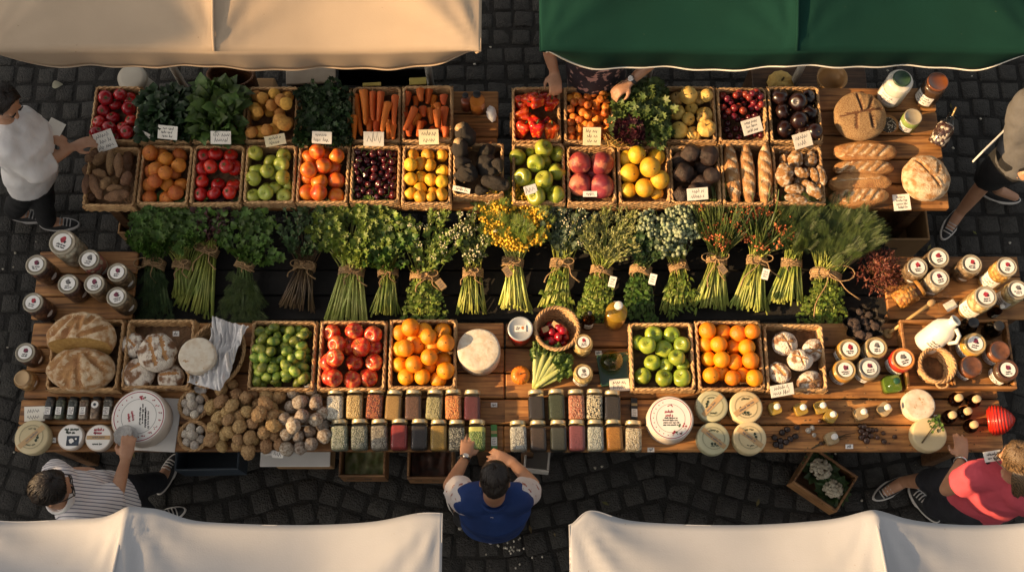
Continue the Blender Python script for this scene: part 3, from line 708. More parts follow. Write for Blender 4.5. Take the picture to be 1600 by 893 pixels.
fruits('squash', 'pale yellow squash', 'squash', lambda s: f_rib(s, 8 if s else 11, .82, .09) if s < 2 else f_ball(s, 3, .1, 1.2, .9), [PM['squ'], m_stem], FD([(1030, 240, 45), (1160, 235, 45), (1205, 220, 40), (1120, 292, 40), (1035, 320, 50), (1222, 290, 50), (1100, 355, 40), (1185, 350, 40), (1045, 425, 52), (1143, 410, 48), (1205, 430, 55), (1100, 220, 55)]), pl, w, 'the squash crate', 'pale yellow squashes', tilt=.6)
w, pl = up('grp', 'red grapes over dark ones', (1124, 136, 1203, 222))
fruits('grape', 'small dark red grape', 'grape', lambda s: f_ball(s, 2, .04, 1), [PM['grd'], m_stem], scatter((1126, 138, 1201, 221), 5.8, 60, 12), pl, w, 'the front of the grape crate', 'dark grapes', each=False)
fruits('red_grape', 'round red grape', 'grape', lambda s: f_ball(s, 2, .04, 1), [PM['grp'], m_stem], FE([(103, 200, 24), (195, 172, 24), (150, 248), (180, 208), (232, 205), (293, 190, 24), (252, 222), (330, 213, 22), (205, 248), (172, 278, 22), (237, 263, 22), (140, 290), (265, 280), (310, 252), (218, 295), (175, 310), (130, 230), (285, 235), (345, 250), (115, 260), (270, 200)], 20), pl, w, 'the grape crate', 'red grapes')
w, pl = up('plu', 'large glossy dark plums', (1205, 134, 1288, 222))
fruits('dark_plum', 'glossy dark plum', 'plum', lambda s: f_apple(s, .2, .05, .95, True, .0), [PM['plu'], m_stem], FE([(610, 195, 48), (640, 310, 46), (440, 305, 46), (450, 400, 48), (560, 420, 48), (640, 420, 45), (530, 240, 50), (530, 350, 48), (420, 215, 52)], 48), pl, w, 'its crate', 'glossy dark plums', tilt=.9)
w, pl = up('gap', 'large green apples', (800, 223, 884, 317))
fruits('green_apple', 'large green apple', 'apple', f_apple, [PM['gap'], m_stem], FD([(180, 550, 30), (258, 610, 45), (275, 750, 45), (200, 750, 45), (107, 578, 51), (340, 562, 48), (138, 697, 55), (335, 665, 54), (215, 800, 55), (330, 795, 56), (258, 530, 55), (212, 613, 54), (262, 708, 55)]), pl, None, 'the crate under the peppers', 'large green apples at the back', tilt=1.)
w, pl = up('rpe', 'big dark red peaches', (887, 228, 964, 318))
fruits('red_peach', 'big dark red peach', 'peach', lambda s: f_apple(s, .22, .08, .98, False, .0), [PM['rpe'], m_stem], FD([(425, 640, 40), (540, 680, 40), (465, 735, 66), (600, 745, 74), (470, 610, 66), (595, 615, 70)]), pl, w, 'the peach crate', 'big dark red peaches', tilt=1.)
w, pl = up('gra', 'yellow grapefruits', (967, 227, 1050, 318))
fruits('grapefruit', 'yellow grapefruit', 'grapefruit', lambda s: f_ball(s, 3, .03, 1, .94), [PM['gra'], m_stem], FD([(735, 585, 46), (915, 785, 42), (750, 770, 47), (912, 562, 56), (757, 672, 59), (845, 757, 59), (952, 712, 57), (800, 565, 57), (878, 638, 59)]), pl, w, 'the grapefruit crate', 'yellow grapefruits', tilt=1.)
w, pl = up('bee', 'rough dark beets', (1049, 227, 1129, 318))
fruits('beet', 'rough dark beet', 'beet', lambda s: f_ball(s, 3, .22, 1.4, .88, False), [PM['bee']], FD([(1180, 640, 50), (1110, 690, 46), (1050, 600, 56), (1110, 540, 56), (1215, 570, 60), (1070, 665, 60), (1170, 730, 56), (1065, 775, 56), (1140, 790, 50), (1235, 690, 50)]), pl, w, 'the beet crate', 'rough dark beets')
# long produce: carrots, sweet potatoes, dark roots
def longs(name, desc, cat, maker, mats, segs, key, where, group, half, rz_up=True, each=True, nvar=4, lift=0.):
    wr, pl = key; z0 = pl.floor; info = rows_of([((a+c)/2, (b+d)/2) for a, b, c, d, *_ in segs]) if each else None
    used = []
    for k, (ax, ay, bx, by, wd_) in enumerate(segs):
        z = z0+.02
        r = wd_/2*mpp(ax, ay, z)
        P, Q = at(ax, ay, z), at(bx, by, z); L = max((Q-P).length/2, r*1.05)
        # lie on whatever crosses below
        n = 7; smp = [P.lerp(Q, (j+.5)/n) for j in range(n)]
        zz = z0+r
        for (s2, r2, z2) in used:
            d = min((s-t).length for s in [Vector((a.x, a.y, 0)) for a in smp] for t in s2); rr = .9*(r+r2)
            if d < rr: zz = max(zz, z2+.75*sqrt(rr*rr-d*d))
        zz = min(zz, z0+.15); used.append(([Vector((a.x, a.y, 0)) for a in smp], r, zz))
        P, Q = at(ax, ay, zz), at(bx, by, zz)
        o = link(name, fmesh(name, k % nvar, maker, mats)); c = (P+Q)/2; a = atan2(Q.y-P.y, Q.x-P.x)
        o.matrix_local = T(c.x, c.y, zz+lift) @ R(a, 'Z') @ R(U(-.04, .04), 'Y') @ S((Q-P).length/2/half, r, r)
        if info:
            i, j, nr, nc = info[k]; tag(o, f'{desc}, {place_word(j, nc)} in the {rowname(i, nr)} of {where}', cat, group)
        else: tag(o, f'{desc} lying in {where}', cat, group)
def cv(l, x0, y0, s, w): return [(x0+a/s, y0+b/s, x0+c/s, y0+d/s, (q[0] if q else w)/s) for a, b, c, d, *q in l]
w, pl = up('car', 'long orange carrots laid lengthways', (547, 135, 625, 221))
longs('carrot', 'long orange carrot', 'carrot', lambda s: f_carrot(s, 4.), [PM['car'], m_stem],
  cv([(470, 175, 520, 440, 50), (555, 190, 575, 420, 50), (600, 180, 625, 430, 50), (735, 190, 715, 430, 46), (660, 230, 690, 440, 46), (490, 180, 525, 440), (570, 330, 570, 455), (615, 340, 615, 440), (690, 340, 685, 460), (718, 365, 715, 460), (478, 310, 478, 462), (730, 185, 722, 375), (535, 155, 547, 372, 56), (593, 165, 595, 348), (643, 165, 625, 352), (690, 228, 648, 415, 52)], 430, 100, 3.884, 48), UP['car'], 'the long carrot crate', 'long carrots', 4.)
w, pl = up('smc', 'short stubby carrots', (626, 133, 707, 221))
longs('stubby_carrot', 'short stubby carrot', 'carrot', lambda s: f_carrot(s, 2.2), [PM['car'], m_stem],
  cv([(965, 195, 960, 270), (850, 320, 800, 440), (980, 240, 1000, 330), (780, 270, 800, 330), (905, 345, 860, 420), (1000, 380, 1040, 440), (940, 390, 990, 440), (790, 300, 785, 330), (1025, 190, 1025, 250), (805, 172, 795, 258), (855, 200, 850, 262), (935, 152, 922, 245), (880, 152, 890, 228), (870, 305, 840, 372), (930, 270, 948, 365), (1030, 260, 1020, 390), (815, 375, 815, 442), (880, 350, 865, 442), (1030, 385, 1030, 445), (980, 280, 985, 388), (895, 262, 905, 320), (850, 262, 780, 405)], 430, 100, 3.884, 52), UP['smc'], 'the stubby carrot crate', 'stubby carrots', 2.2)
w, pl = up('swp', 'brown sweet potatoes', (127, 229, 210, 322))
longs('sweet_potato', 'knobbly brown sweet potato', 'sweet potato', lambda s: f_long(s, 2.4, .36, 1.3, 1.1, sub=(22, 20)), [PM['swp']],
  cv([(60, 610, 70, 680, 60), (100, 640, 150, 720, 50), (210, 690, 250, 720, 60), (280, 740, 320, 770, 50), (70, 790, 100, 830, 60), (50, 590, 145, 540, 74), (100, 610, 190, 540, 66), (205, 520, 200, 675, 52), (252, 540, 255, 690, 56), (312, 520, 312, 650, 62), (95, 650, 180, 680, 52), (62, 670, 50, 790, 52), (85, 670, 145, 820, 62), (140, 760, 205, 690, 60), (320, 650, 275, 735, 60), (180, 760, 280, 750, 46), (165, 815, 320, 785, 64)], 120, 100, 3.881, 55), UP['swp'], 'its crate', 'brown sweet potatoes', 2.4)
w, pl = up('avo', 'blackened roots', (707, 223, 787, 306))
longs('black_root', 'black wrinkled root', 'root', lambda s: f_long(s, 1.7, .42, 1.5, sub=(26, 20)) if s % 2 else f_pear(s), [PM['avo'], PM['avc']],
  cv([(1130, 640, 1150, 720, 130), (1240, 520, 1330, 560, 110), (1190, 760, 1300, 770, 70), (1250, 560, 1330, 690, 120), (1330, 560, 1370, 660, 90), (1250, 700, 1425, 745, 80), (1060, 610, 1190, 590, 90), (1140, 700, 1200, 620, 110)], 430, 100, 3.884, 90), UP['avo'], 'the rightmost carrot-side crate', 'black wrinkled roots', 1.7)
for k, (x, y, r, lb) in enumerate([(728, 218, 15, 'black root with a pale torn top, standing above the others'), (719, 236, 13, 'black root with a pale cut end at the crate corner')]):
    c, rw = UP['avo'][1].drop(x, y, r); m = f_long(k+20, 1.3, .3, 1.2); m.add(disp(p_ico(2), lambda p: np.array((p[0]*.5, p[1]*.62, p[2]*.62))*(1+.3*nz(p, 2, k))), 1, T(.98, .1, .1))
    o = m.obj('black_root', [PM['avo'], PM['avc']]); o.matrix_local = T(c.x, c.y, TZ+.13) @ R(2.2-.5*k, 'Z') @ R(-.7, 'Y') @ S(rw); tag(o, lb, 'root', 'black wrinkled roots')
# ---------------------------------------------------------------- bread
m_crust = M('bread_crust', (.52, .28, .10), (.27, .105, .03), rough=.6, scale=22, detail=8, bump=.5, bscale=150, lo=.3, hi=.7, vary=.1)
m_flourc = M('bread_floured', (.68, .52, .34), (.42, .21, .075), rough=.8, scale=30, detail=10, lo=.40, hi=.62, bump=.5, bscale=160, vary=.08)
m_slash = M('bread_slash', (.36, .15, .04), (.20, .075, .022), rough=.6, scale=40, bump=.6, bscale=180, vary=.06)
m_dkslash = M('bread_slash_dark', (.16, .07, .028), (.10, .04, .018), rough=.7, scale=50, bump=.5, bscale=200, vary=.06)
m_crumb = M('bread_crumb', (.56, .34, .10), (.44, .24, .06), rough=.85, scale=60, bump=.8, bscale=220, vary=.05)
m_dough = M('bread_white_dust', (.70, .63, .54), (.20, .10, .05), rough=.85, scale=19, detail=11, lo=.46, hi=.58, bump=.6, bscale=110, vary=.06)
def segd(p, a, b):
    ax, ay = a; bx, by = b; dx, dy = bx-ax, by-ay; t = max(0, min(1, ((p[0]-ax)*dx+(p[1]-ay)*dy)/(dx*dx+dy*dy+1e-9)))
    return sqrt((p[0]-ax-t*dx)**2+(p[1]-ay-t*dy)**2)
def loaf_mesh(rx, ry, h, slashes, sw=.09, depth=.12, seed=0, n=72, m=34, pw=2.4, cut=None):
    """domed loaf with scored lines; slashes are lines in unit xy"""
    pr = []
    for k in range(m+1):
        ph = pi*(1-k/m); s_ = abs(sin(ph))**(2/pw)*1.; z = cos(ph); z = np.sign(z)*abs(z)**(2/pw)
        pr.append((s_ if 0 < k < m else 0, z))
    v, f = p_lathe(pr, n); out = []
    for p in v:
        q = np.array(p); d = min([segd(p, a, b) for a, b in slashes] or [9])
        k = 1+.05*nz(p, 1.6, seed)+.02*nz(p, 5, seed)
        if p[2] > .1: k *= 1-depth*exp(-(d/(sw*.9))**2)+.05*exp(-((d-sw*1.7)/(sw*.7))**2)
        q = q*k; out.append((q[0]*rx, q[1]*ry, (q[2]*.5+.5)*h if q[2] < 0 else (.5+q[2]*.5)*h))
    out = np.array(out)
    if cut is not None:
        for p in out:
            yc = -ry*cut-(1-p[2]/h)*.55*ry
            if p[1] < yc: p[1] = yc
    def mt(c):
        if cut is not None and c[1] < -ry*cut-(1-c[2]/h)*.55*ry+.002 and abs(c[0]) < rx*.9 and c[2] > .02: return 2
        p = (c[0]/rx, c[1]/ry); d = min([segd(p, a, b) for a, b in slashes] or [9])
        if d < sw*(1+.35*noise.noise(Vector((p[0]*6, p[1]*6, seed)))) and c[2] > h*.5: return 1
        return 0
    return MB().add((out, f), mt)
def put(o, px, py, z, rz=0., tilt=(0, 0), h=.09):
    c = at(px, py, z+h*.7); c.z = z; o.matrix_local = T(*c) @ R(rz, 'Z') @ R(tilt[0], 'X') @ R(tilt[1], 'Y'); return o
e, w, fl = ucrate('three baguettes', (1130, 221, 1210, 319)); CB = (w, Pile(fl))
for k, (x, y0, y1, lb) in enumerate([(1145, 218, 311, 'baguette on the left in the baguette crate'), (1169, 222, 312, 'baguette in the middle of the baguette crate'), (1196, 220, 314, 'floury baguette on the right in the baguette crate')]):
    L = (at(x, y0, TZ+.07)-at(x, y1, TZ+.07)).length/2; rr = 12.2*mpp(x, 265, TZ+.05)
    sl_ = [((-.75+.36*j, -.55), (-.55+.36*j, .55)) for j in range(5)]
    o = loaf_mesh(L, rr, rr*1.8, sl_, .085, .10, k+3, 40, 60, 2.2).obj('baguette', [m_crust, m_flourc]); put(o, x, (y0+y1)/2+4, TZ+.04, pi/2+.03*(1-k)*2); tag(o, lb, 'bread', 'baguettes')
e, w, fl = ucrate('small floured rolls', (1212, 227, 1292, 318)); CR = (w, Pile(fl))
longs('bread_roll', 'small floured roll', 'bread roll', lambda s: f_long(s, 1.8, .38, 1.7, .9, sub=(26, 22)), [M('roll_floured', (.70, .60, .48), (.36, .18, .06), rough=.8, scale=1.5, detail=9, lo=.36, hi=.52, bump=.7, bscale=9, vary=.15)],
  cv([(430, 640, 440, 700, 80), (620, 640, 640, 720, 60), (560, 640, 520, 700, 60), (410, 525, 510, 510, 42), (420, 560, 470, 570, 60), (520, 520, 495, 615, 75), (590, 520, 595, 610, 72), (440, 590, 460, 720, 92), (500, 625, 590, 655, 56), (605, 615, 630, 695, 44), (640, 600, 672, 715, 46), (515, 670, 535, 725, 40), (550, 690, 660, 780, 66), (450, 735, 560, 740, 56), (450, 775, 578, 800, 50)], 1100, 90, 3.573, 55), CR, 'the roll crate', 'small floured rolls', 1.8)
r = 41*mpp(1343, 180, TZ+.1)
o = loaf_mesh(r, r, .13, [((-.75, -.1), (.75, .2)), ((0, .1), (-.12, .8)), ((.25, .15), (.45, .75)), ((-.25, 0), (-.28, -.6)), ((.28, .1), (.35, -.55))], .055, .12, 2).obj('round_loaf', [M('seeded_crust', (.44, .29, .14), (.26, .14, .06), rough=.75, scale=170, detail=3, lo=.40, hi=.6, bump=.6, vary=0), m_dkslash])
put(o, 1343, 183, TZ+.004); tag(o, 'big round seeded loaf scored with a branching pattern, beside the milk jug', 'bread')
for k, (x, y, hw, hh, lb) in enumerate([(1353, 229, 49, 15, 'topmost of the four long loaves, lying behind the others'), (1350, 254, 48, 12.5, 'thin long loaf, second of the four from the back'), (1345, 277, 49, 16, 'wide floured long loaf, third of the four from the back'), (1343, 299, 47, 15, 'front long loaf of the four, over the little tarts')]):
    m_ = mpp(x, y, TZ+.06); sl_ = [((-.8+.3*j, -.5), (-.45+.3*j, .45)) for j in range(5)] if k != 2 else [((-.7, .1), (.7, .2))]
    o = loaf_mesh(hw*m_, hh*m_*1.2, .085, sl_, .07, .10, k+9, 40, 60, 2.6).obj('long_loaf', [m_crust, m_flourc]); put(o, x, y+7, TZ+.004, -.02+.03*k); tag(o, lb, 'bread', 'long loaves')
r = 37*mpp(1446, 272, TZ+.1)
o = loaf_mesh(r, r*1.02, .135, [((-.45, .7), (.35, -.45)), ((.45, .5), (.38, .05))], .06, .10, 5).obj('round_loaf', [m_flourc, m_crust]); put(o, 1446, 279, TZ+.004); tag(o, 'round floured loaf with two cuts at the table corner', 'bread')
for k, (x, y) in enumerate([(1330, 311), (1350, 315), (1366, 310)]):
    e = empty('small_tart', ['small dark tart, left of the three before the loaves', 'small dark tart in the middle of the three', 'small dark tart, right of the three before the loaves'][k], 'tart', at(x, y, TZ+.005), 0, 'small dark tarts')
    MB().add(p_lathe([(0, 0), (.025, 0), (.034, .03), (.037, .032), (.031, .03), (.029, .022)], 20)).obj('shell', m_flourc, e)
    f_ball(k, 3, .15, 3., .35, False).obj('filling', PM['ber'], e, T(0, 0, .02) @ S(.03))
# ---------------------------------------------------------------- writing and labels
def scrib(mb, w, h, lines, seed, mat, X=None, sw=.0012, big=1.):
    """rows of illegible handwriting as thin raised strokes, centred on the origin, facing +z"""
    rg = random.Random(seed); lh = h/lines
    for ln in range(lines):
        y0 = h/2-lh*(ln+.55); xw = w*rg.uniform(.6, .98); x = -xw/2+rg.uniform(-.05, .05)*w
        end = x+xw; amp = lh*.30*big
        while x < end-amp*.5:
            nl = rg.randint(3, 7); pts = []; 
            for k in range(nl*3):
                up_ = (k % 3 == 1); tall = 1.9 if rg.random() < .22 else 1.
                pts.append((x, y0+(amp*tall if up_ else -amp*rg.uniform(.2, 1.1)*(.4 if k % 3 == 2 else 1)), 0)); x += amp*rg.uniform(.30, .55)
                if x > end: break
            if len(pts) > 2:
                P = [Vector(p) for p in pts]; v = []; f = []
                for k, p in enumerate(P):
                    t = (P[min(k+1, len(P)-1)]-P[max(k-1, 0)]).normalized(); nn = Vector((-t.y, t.x, 0))*sw*1.3*rg.uniform(.7, 1.25)
                    if nn.length < 1e-6: nn = Vector((sw, 0, 0))
                    v += [tuple(p+nn), tuple(p-nn)]
                f = [(2*k+1, 2*k+3, 2*k+2, 2*k) for k in range(len(P)-1)]
                mb.add((np.array(v), f), mat, X, False)
            x += amp*rg.uniform(.6, 1.)
def disc(mb, r, z, mat, X=None, n=32): mb.add(p_lathe([(r, z-.0008), (r, z), (0, z)], n), mat, X, False)
def ringf(mb, r, w, z, mat, X=None, n=48): mb.add(p_lathe([(r+w/2, z), (r-w/2, z)], n), mat, X, False)
def blotch(mb, r, x, y, z, mat, seed, X=None):
    t = T(x, y, z) if X is None else X @ T(x, y, z); n = 14
    v = [(0, 0, 0)]+[(r*(.75+.35*noise.noise(Vector((cos(2*pi*k/n)*1.5+seed, sin(2*pi*k/n)*1.5, seed))))*cos(2*pi*k/n), r*(.75+.35*noise.noise(Vector((cos(2*pi*k/n)*1.5+seed, sin(2*pi*k/n)*1.5, seed))))*sin(2*pi*k/n), 0) for k in range(n)]
    mb.add((np.array(v), [(0, 1+k, 1+(k+1) % n) for k in range(n)]), mat, t, False)
def sticker(parent, r, z, seed, accent=None):
    accent = accent or (m_inkr, m_inkpl, m_inkr, m_inkgr, m_inkpl)[(seed*3+seed//4) % 5]
    m = MB(); disc(m, r, z, 0); X = R(seed*.7 % .6-.3, 'Z')
    blotch(m, r*.46, r*.05, r*.28, z+.0006, 1, seed, X); blotch(m, r*.2, r*.3, r*.1, z+.0007, 2, seed+3, X)
    scrib(m, r*1.1, r*.55, 2, seed, 2, X @ T(0, -r*.45, z+.0007), r*.03)
    return m.obj('label', [m_white, accent or m_inkr, m_ink], parent)
def sidelabel(parent, r, z, h, wang, ang, seed, mat=None, oval=False, sq=0.):
    """paper label wrapped on a round side, centred at angle ang"""
    n = 12; v = []; f = []
    for j in range(7):
        t = j/6; hw = 1. if not oval else sqrt(max(.02, 1-(2*t-1)**2))
        for k in range(n+1):
            a = ang+wang*(k/n-.5)*hw; v.append((r*cos(a), r*sin(a), z+h*(t-.5)))
    f = [(j*(n+1)+k, j*(n+1)+k+1, (j+1)*(n+1)+k+1, (j+1)*(n+1)+k) for j in range(6) for k in range(n)]
    m = MB().add((np.array(v), f), 0); rg = random.Random(seed)
    if not oval:
        s = MB(); scrib(s, wang*r*.8, h*.75, 3, seed, 1, None, .0011)
        if s.v:
            w = np.concatenate(s.v); w = np.stack([(r+.0008)*np.cos(ang+w[:, 0]/r), (r+.0008)*np.sin(ang+w[:, 0]/r), z+w[:, 1]], 1); m.add((w, s.f), 1, None, False)
    return m.obj('side_label', [mat or m_white, m_ink], parent)
def squ(vf, p=4.5):
    v, f = vf; out = []
    for q in v:
        a = atan2(q[1], q[0]); k = (abs(cos(a))**p+abs(sin(a))**p)**(-1/p); k = min(k, 1.22); out.append((q[0]*k, q[1]*k, q[2]))
    return np.array(out), f
m_inkpl = M('ink_plum', (.22, .03, .075), (.12, .015, .04), rough=.6, scale=30, vary=0)
# ---------------------------------------------------------------- lower crates
ZL = TZ+.105; HL = .103
def FG(l, r): return frame(370, 470, 3.433, r)(l)
def FI(l, r): return frame(970, 490, 3.882, r)(l)
def lcrate(what, rect, **k): return crate('wicker crate holding '+what, rect, ZL, HL, **k)
e, w, fl = lcrate('two big halved scored loaves', (69, 498, 183, 609))
r = 52*mpp(128, 530, TZ+.1)
o = loaf_mesh(r, r*.80, .19, [((-.75, .1), (-.35, .75)), ((-.4, -.1), (-.1, .7)), ((.0, .75), (.05, .3)), ((.1, .0), (.75, .35)), ((.35, .75), (.25, .5))], .10, .10, 2, 96, 60, cut=.12).obj('cut_loaf', [m_flourc, m_crust, m_crumb]); put(o, 127, 529, fl+.004, h=.16); tag(o, 'big scored loaf with its cut yellow face showing, at the back of its crate', 'bread')
o = loaf_mesh(r*.98, r*.66, .17, [((-.8, -.1), (-.45, .6)), ((-.45, -.5), (-.12, .5)), ((.0, .5), (.1, -.8)), ((.25, .6), (.75, -.1)), ((.0, .55), (-.3, -.8))], .095, .10, 6).obj('scored_loaf', [m_flourc, m_crust]); put(o, 127, 577, fl+.004, h=.13); tag(o, 'big scored crusty loaf at the front of its crate', 'bread')
e, w, fl = lcrate('four floury round loaves', (187, 498, 296, 606)); pl = Pile(fl)
for k, (x, y, rp, h, lb, sl_) in enumerate([(207, 530, 20, .09, 'small floury round loaf in the back left of its crate', [((-.2, .3), (.3, -.2))]), (215, 576, 26, .10, 'floury round loaf with a smooth patch, front left of its crate', [((-.3, .2), (.1, .5))]), (266, 580, 21, .09, 'small round loaf lit brown, front right of its crate', [((-.6, .1), (.6, .2))]), (246, 541, 30, .12, 'floury round loaf with two brown bars, topmost in its crate', [((-.35, .75), (.1, -.6)), ((.25, .8), (.6, -.4))])]):
    rw = rp*mpp(x, y, fl+.1); o = loaf_mesh(rw, rw, h, sl_, .10, .05, k+30, 48, 26).obj('round_loaf', [m_dough, m_crust]); put(o, x, y+8, fl+(.0 if k < 3 else .058), 0, (0, 0) if k < 3 else (.12, 0)); tag(o, lb, 'bread', 'floury round loaves')
m_tag = m_white
e, w, fl = lcrate('small limes', (385, 500, 490, 609)); pl = Pile(fl)
pts = scatter((388, 504, 487, 606), 7.6, 48, 5)+scatter((390, 510, 485, 603), 7.6, 48, 6)+scatter((398, 516, 480, 596), 7.6, 34, 7)+[(428, 505, 7)]
fruits('small_lime', 'small shiny lime', 'lime', lambda s: f_ball(s, 3, .10, 1.3, 1.35), [PM['lim'], m_stem], pts, pl, w, 'the lime crate by the red apples', 'small limes', nvar=4, each=False, tilt=1.5)
e, w, fl = lcrate('large red apples', (494, 500, 602, 609)); pl = Pile(fl)
fruits('red_apple', 'large red apple', 'apple', lambda s: f_apple(s, .45, .2, .98), [PM['rap'], m_stem], FG([(610, 245), (735, 250), (668, 248, 44), (462, 412), (705, 410), (460, 330), (490, 162), (630, 165), (733, 180), (630, 330), (738, 328), (520, 412), (612, 418), (538, 232), (528, 302)][:2]+[(462, 412), (705, 410), (460, 330), (490, 162), (630, 165), (733, 180), (630, 330), (738, 328), (520, 412), (612, 418), (538, 232), (668, 248), (528, 302)], 50), pl, w, 'the red apple crate', 'large red apples', tilt=.7, nvar=4)
e, w, fl = lcrate('ripe oranges by the white cheese wheel', (605, 498, 713, 607)); pl = Pile(fl)
fruits('orange', 'ripe orange', 'orange', lambda s: f_ball(s, 3, .025, 1.2, .97), [PM['ora2'], m_stem], FG([(1030, 355, 42), (1105, 320), (845, 260), (950, 200), (970, 240), (1055, 250), (1105, 165), (1005, 160), (870, 170), (1120, 225), (855, 342), (907, 405), (995, 405), (1078, 412), (905, 252), (947, 325), (1032, 300), (1028, 190), (1130, 372, 47), (932, 102, 47)], 47), pl, w, 'the crate by the cheese wheel', 'oranges by the cheese wheel', tilt=.8, nvar=4)
e, w, fl = lcrate('shiny green apples', (986, 503, 1088, 609)); pl = Pile(fl)
fruits('shiny_green_apple', 'shiny green apple', 'apple', lambda s: f_apple(s, .42, .2), [PM['gap2'], m_stem], FI([(105, 175, 48), (275, 310, 45), (375, 310, 45), (260, 215), (197, 97), (307, 125), (400, 187), (190, 297), (133, 378), (262, 388), (373, 385), (160, 190), (340, 265)], 55), pl, w, 'the lower apple crate', 'shiny green apples', tilt=.5, nvar=4)
e, w, fl = lcrate('smooth oranges beside the floury loaves', (1091, 500, 1197, 609)); pl = Pile(fl)
fruits('smooth_orange', 'smooth bright orange', 'orange', lambda s: f_ball(s, 3, .025, 1.2, .97), [PM['ora'], m_stem], FI([(515, 185), (685, 200), (845, 295), (605, 355), (745, 360), (525, 90), (620, 97), (712, 120), (815, 105), (595, 185), (780, 183), (535, 270), (690, 292), (787, 280), (548, 372), (677, 388), (822, 388), (612, 277)], 52), pl, w, 'the neat crate', 'smooth oranges', tilt=.9, nvar=4)
e, w, fl = lcrate('five dusted dark loaves', (1199, 505, 1295, 610))
for k, (x, y, rp, rz, h, lb) in enumerate([(1227, 529, 20, .2, .10, 'white dusted loaf at the back left of its crate'), (1269, 535, 20, .9, .10, 'dusted loaf at the back right of its crate'), (1224, 578, 19, -.6, .11, 'dusted loaf with an orange split side, front left of its crate'), (1264, 586, 21, .5, .10, 'dusted dark loaf at the front right of its crate'), (1254, 555, 20, 0, .12, 'cracked dusted loaf on top in the middle of its crate')]):
    rw = rp*mpp(x, y, fl+.1); o = loaf_mesh(rw, rw*(.85 if k else 1), h, [((-.6, .35), (.6, -.2))] if k == 2 else [((-.6, .3), (.5, -.1)), ((-.1, .6), (.2, -.6))], .16 if k == 2 else .07, .08, k+50, 44, 24, 2.).obj('dusted_loaf', [m_dough, m_crust]); put(o, x, y+7, fl+(.0 if k < 4 else .05), rz, (.25*(k % 2), -.2*(k % 3))); tag(o, lb, 'bread', 'dusted loaves')
# ---------------------------------------------------------------- baskets
def basket(name, label, px, py, zt, rpx, h, rb=.72, oval=1., mat=None, group=None, rz=0., zb=None, cat='basket', rows=None, X=None):
    c = at(px, py, zt); r = rpx*mpp(px, py, zt); z0 = zt-h if zb is None else zb
    e = empty(name, label, cat, (c.x, c.y, z0), rz, group, X)
    m = MB(); n = int(max(14, 2*pi*r/.03))//2*2+1; rows = rows or max(5, int(h/.013)); nu = n*3
    def wl(sg):
        def fn(u, v):
            rr = r*(rb+(1-rb)*v**.7); k = min(rows-1, int(v*rows)); ph = (v*rows) % 1
            b = .0035*cos(pi*n*u)*(1 if k % 2 else -1)+sg*(.002+.003*abs(sin(pi*ph)))
            return ((rr+b)*cos(2*pi*u), (rr+b)*sin(2*pi*u)*oval, .004+v*(h-.01))
        return fn
    m.add(p_grid(wl(1), nu, rows*4)); g = p_grid(wl(-1), nu, rows*4); m.add((g[0], [q[::-1] for q in g[1]])); m.obj('wall', mat or m_wick, e)
    m = MB()
    for s_ in range(3):
        N = int(r*2*pi/.007); m.add(p_tube([((r+.006*cos(k*.7+s_*2.09))*cos(2*pi*k/N), (r+.006*cos(k*.7+s_*2.09))*sin(2*pi*k/N)*oval, h-.006+.006*sin(k*.7+s_*2.09)) for k in range(N)], .006, 5, closed=True))
    m.obj('rim', mat or m_wick, e)
    MB().add(p_lathe([(r*rb, .004), (r*rb*.5, .007), (0, .008)], 40), 0, S(1, oval, 1)).obj('base', m_wick_in, e)
    return e, c, r, z0
BO = at(870, 514, TZ+.13)
e, c, r, z0 = basket('wicker_basket', 'pale round wicker basket of red berries behind the celery', 870, 512, TZ+.13, 34, .126)
m_ruby = M('ruby_berry', (.38, .008, .018), (.22, .004, .012), rough=.12, scale=2, vary=.3, coat=.4)
pl = Pile(z0+.01)
fruits('red_berry', 'large glossy red berry', 'berry', lambda s: f_ball(s, 2, .25, 1.5, .9, False), [m_ruby], frame(700, 470, 3.572, 26)([(530, 180), (570, 140), (610, 150), (650, 180), (560, 215), (640, 235), (600, 230), (540, 165), (580, 175), (620, 150), (655, 200), (575, 220), (615, 200), (640, 165)]), pl, None, 'the round basket', 'red berries', tilt=1.5, each=False)
for k, (x, y) in enumerate([(852, 514), (868, 507)]):
    e2 = empty('price_tag', ['small blank pale tag on the red berries, left', 'small blank pale tag on the red berries, right'][k], 'tag', at(x, y, TZ+.09), .4-k, 'tags on the berries', None)
    MB().box((0, 0, .012), (.038, .03, .003), 0, .001, R(.3, 'X')).obj('card', m_kraft, e2)
bw, c, r, z0 = basket('wicker_basket', 'long oval wicker basket lined with a crumpled white cloth', 336, 553, TZ+.11, 43, .105, .8, 1.22, rz=-.35)
m_cloth = M('white_cloth', (.74, .73, .73), (.66, .65, .66), rough=.85, scale=4, vary=0, bump=.1, bscale=120, trans=.1)
def cl(u, v):
    x = (u-.5)*.27; y = (v-.5)*.38; z = .075*noise.noise(Vector((x*9, y*8, 1.3)))+.035*noise.noise(Vector((x*21, y*19, 4)))+.06*abs(noise.noise(Vector((x*30+y*14, y*9, 7))))
    x2 = x*(.72+.5*noise.noise(Vector((y*6, 2, 0)))); return (x2+.05*y, y*.98, .09+z*(1-.3*abs(2*v-1)))
o = MB().add(p_grid(cl, 90, 110)).obj('cloth', m_cloth); md = o.modifiers.new('t', 'SOLIDIFY'); md.thickness = .003
o.matrix_local = T(*at(348, 560, TZ+.04)) @ R(-.28, 'Z'); tag(o, 'crumpled white cloth spilling over the oval wicker basket', 'cloth')
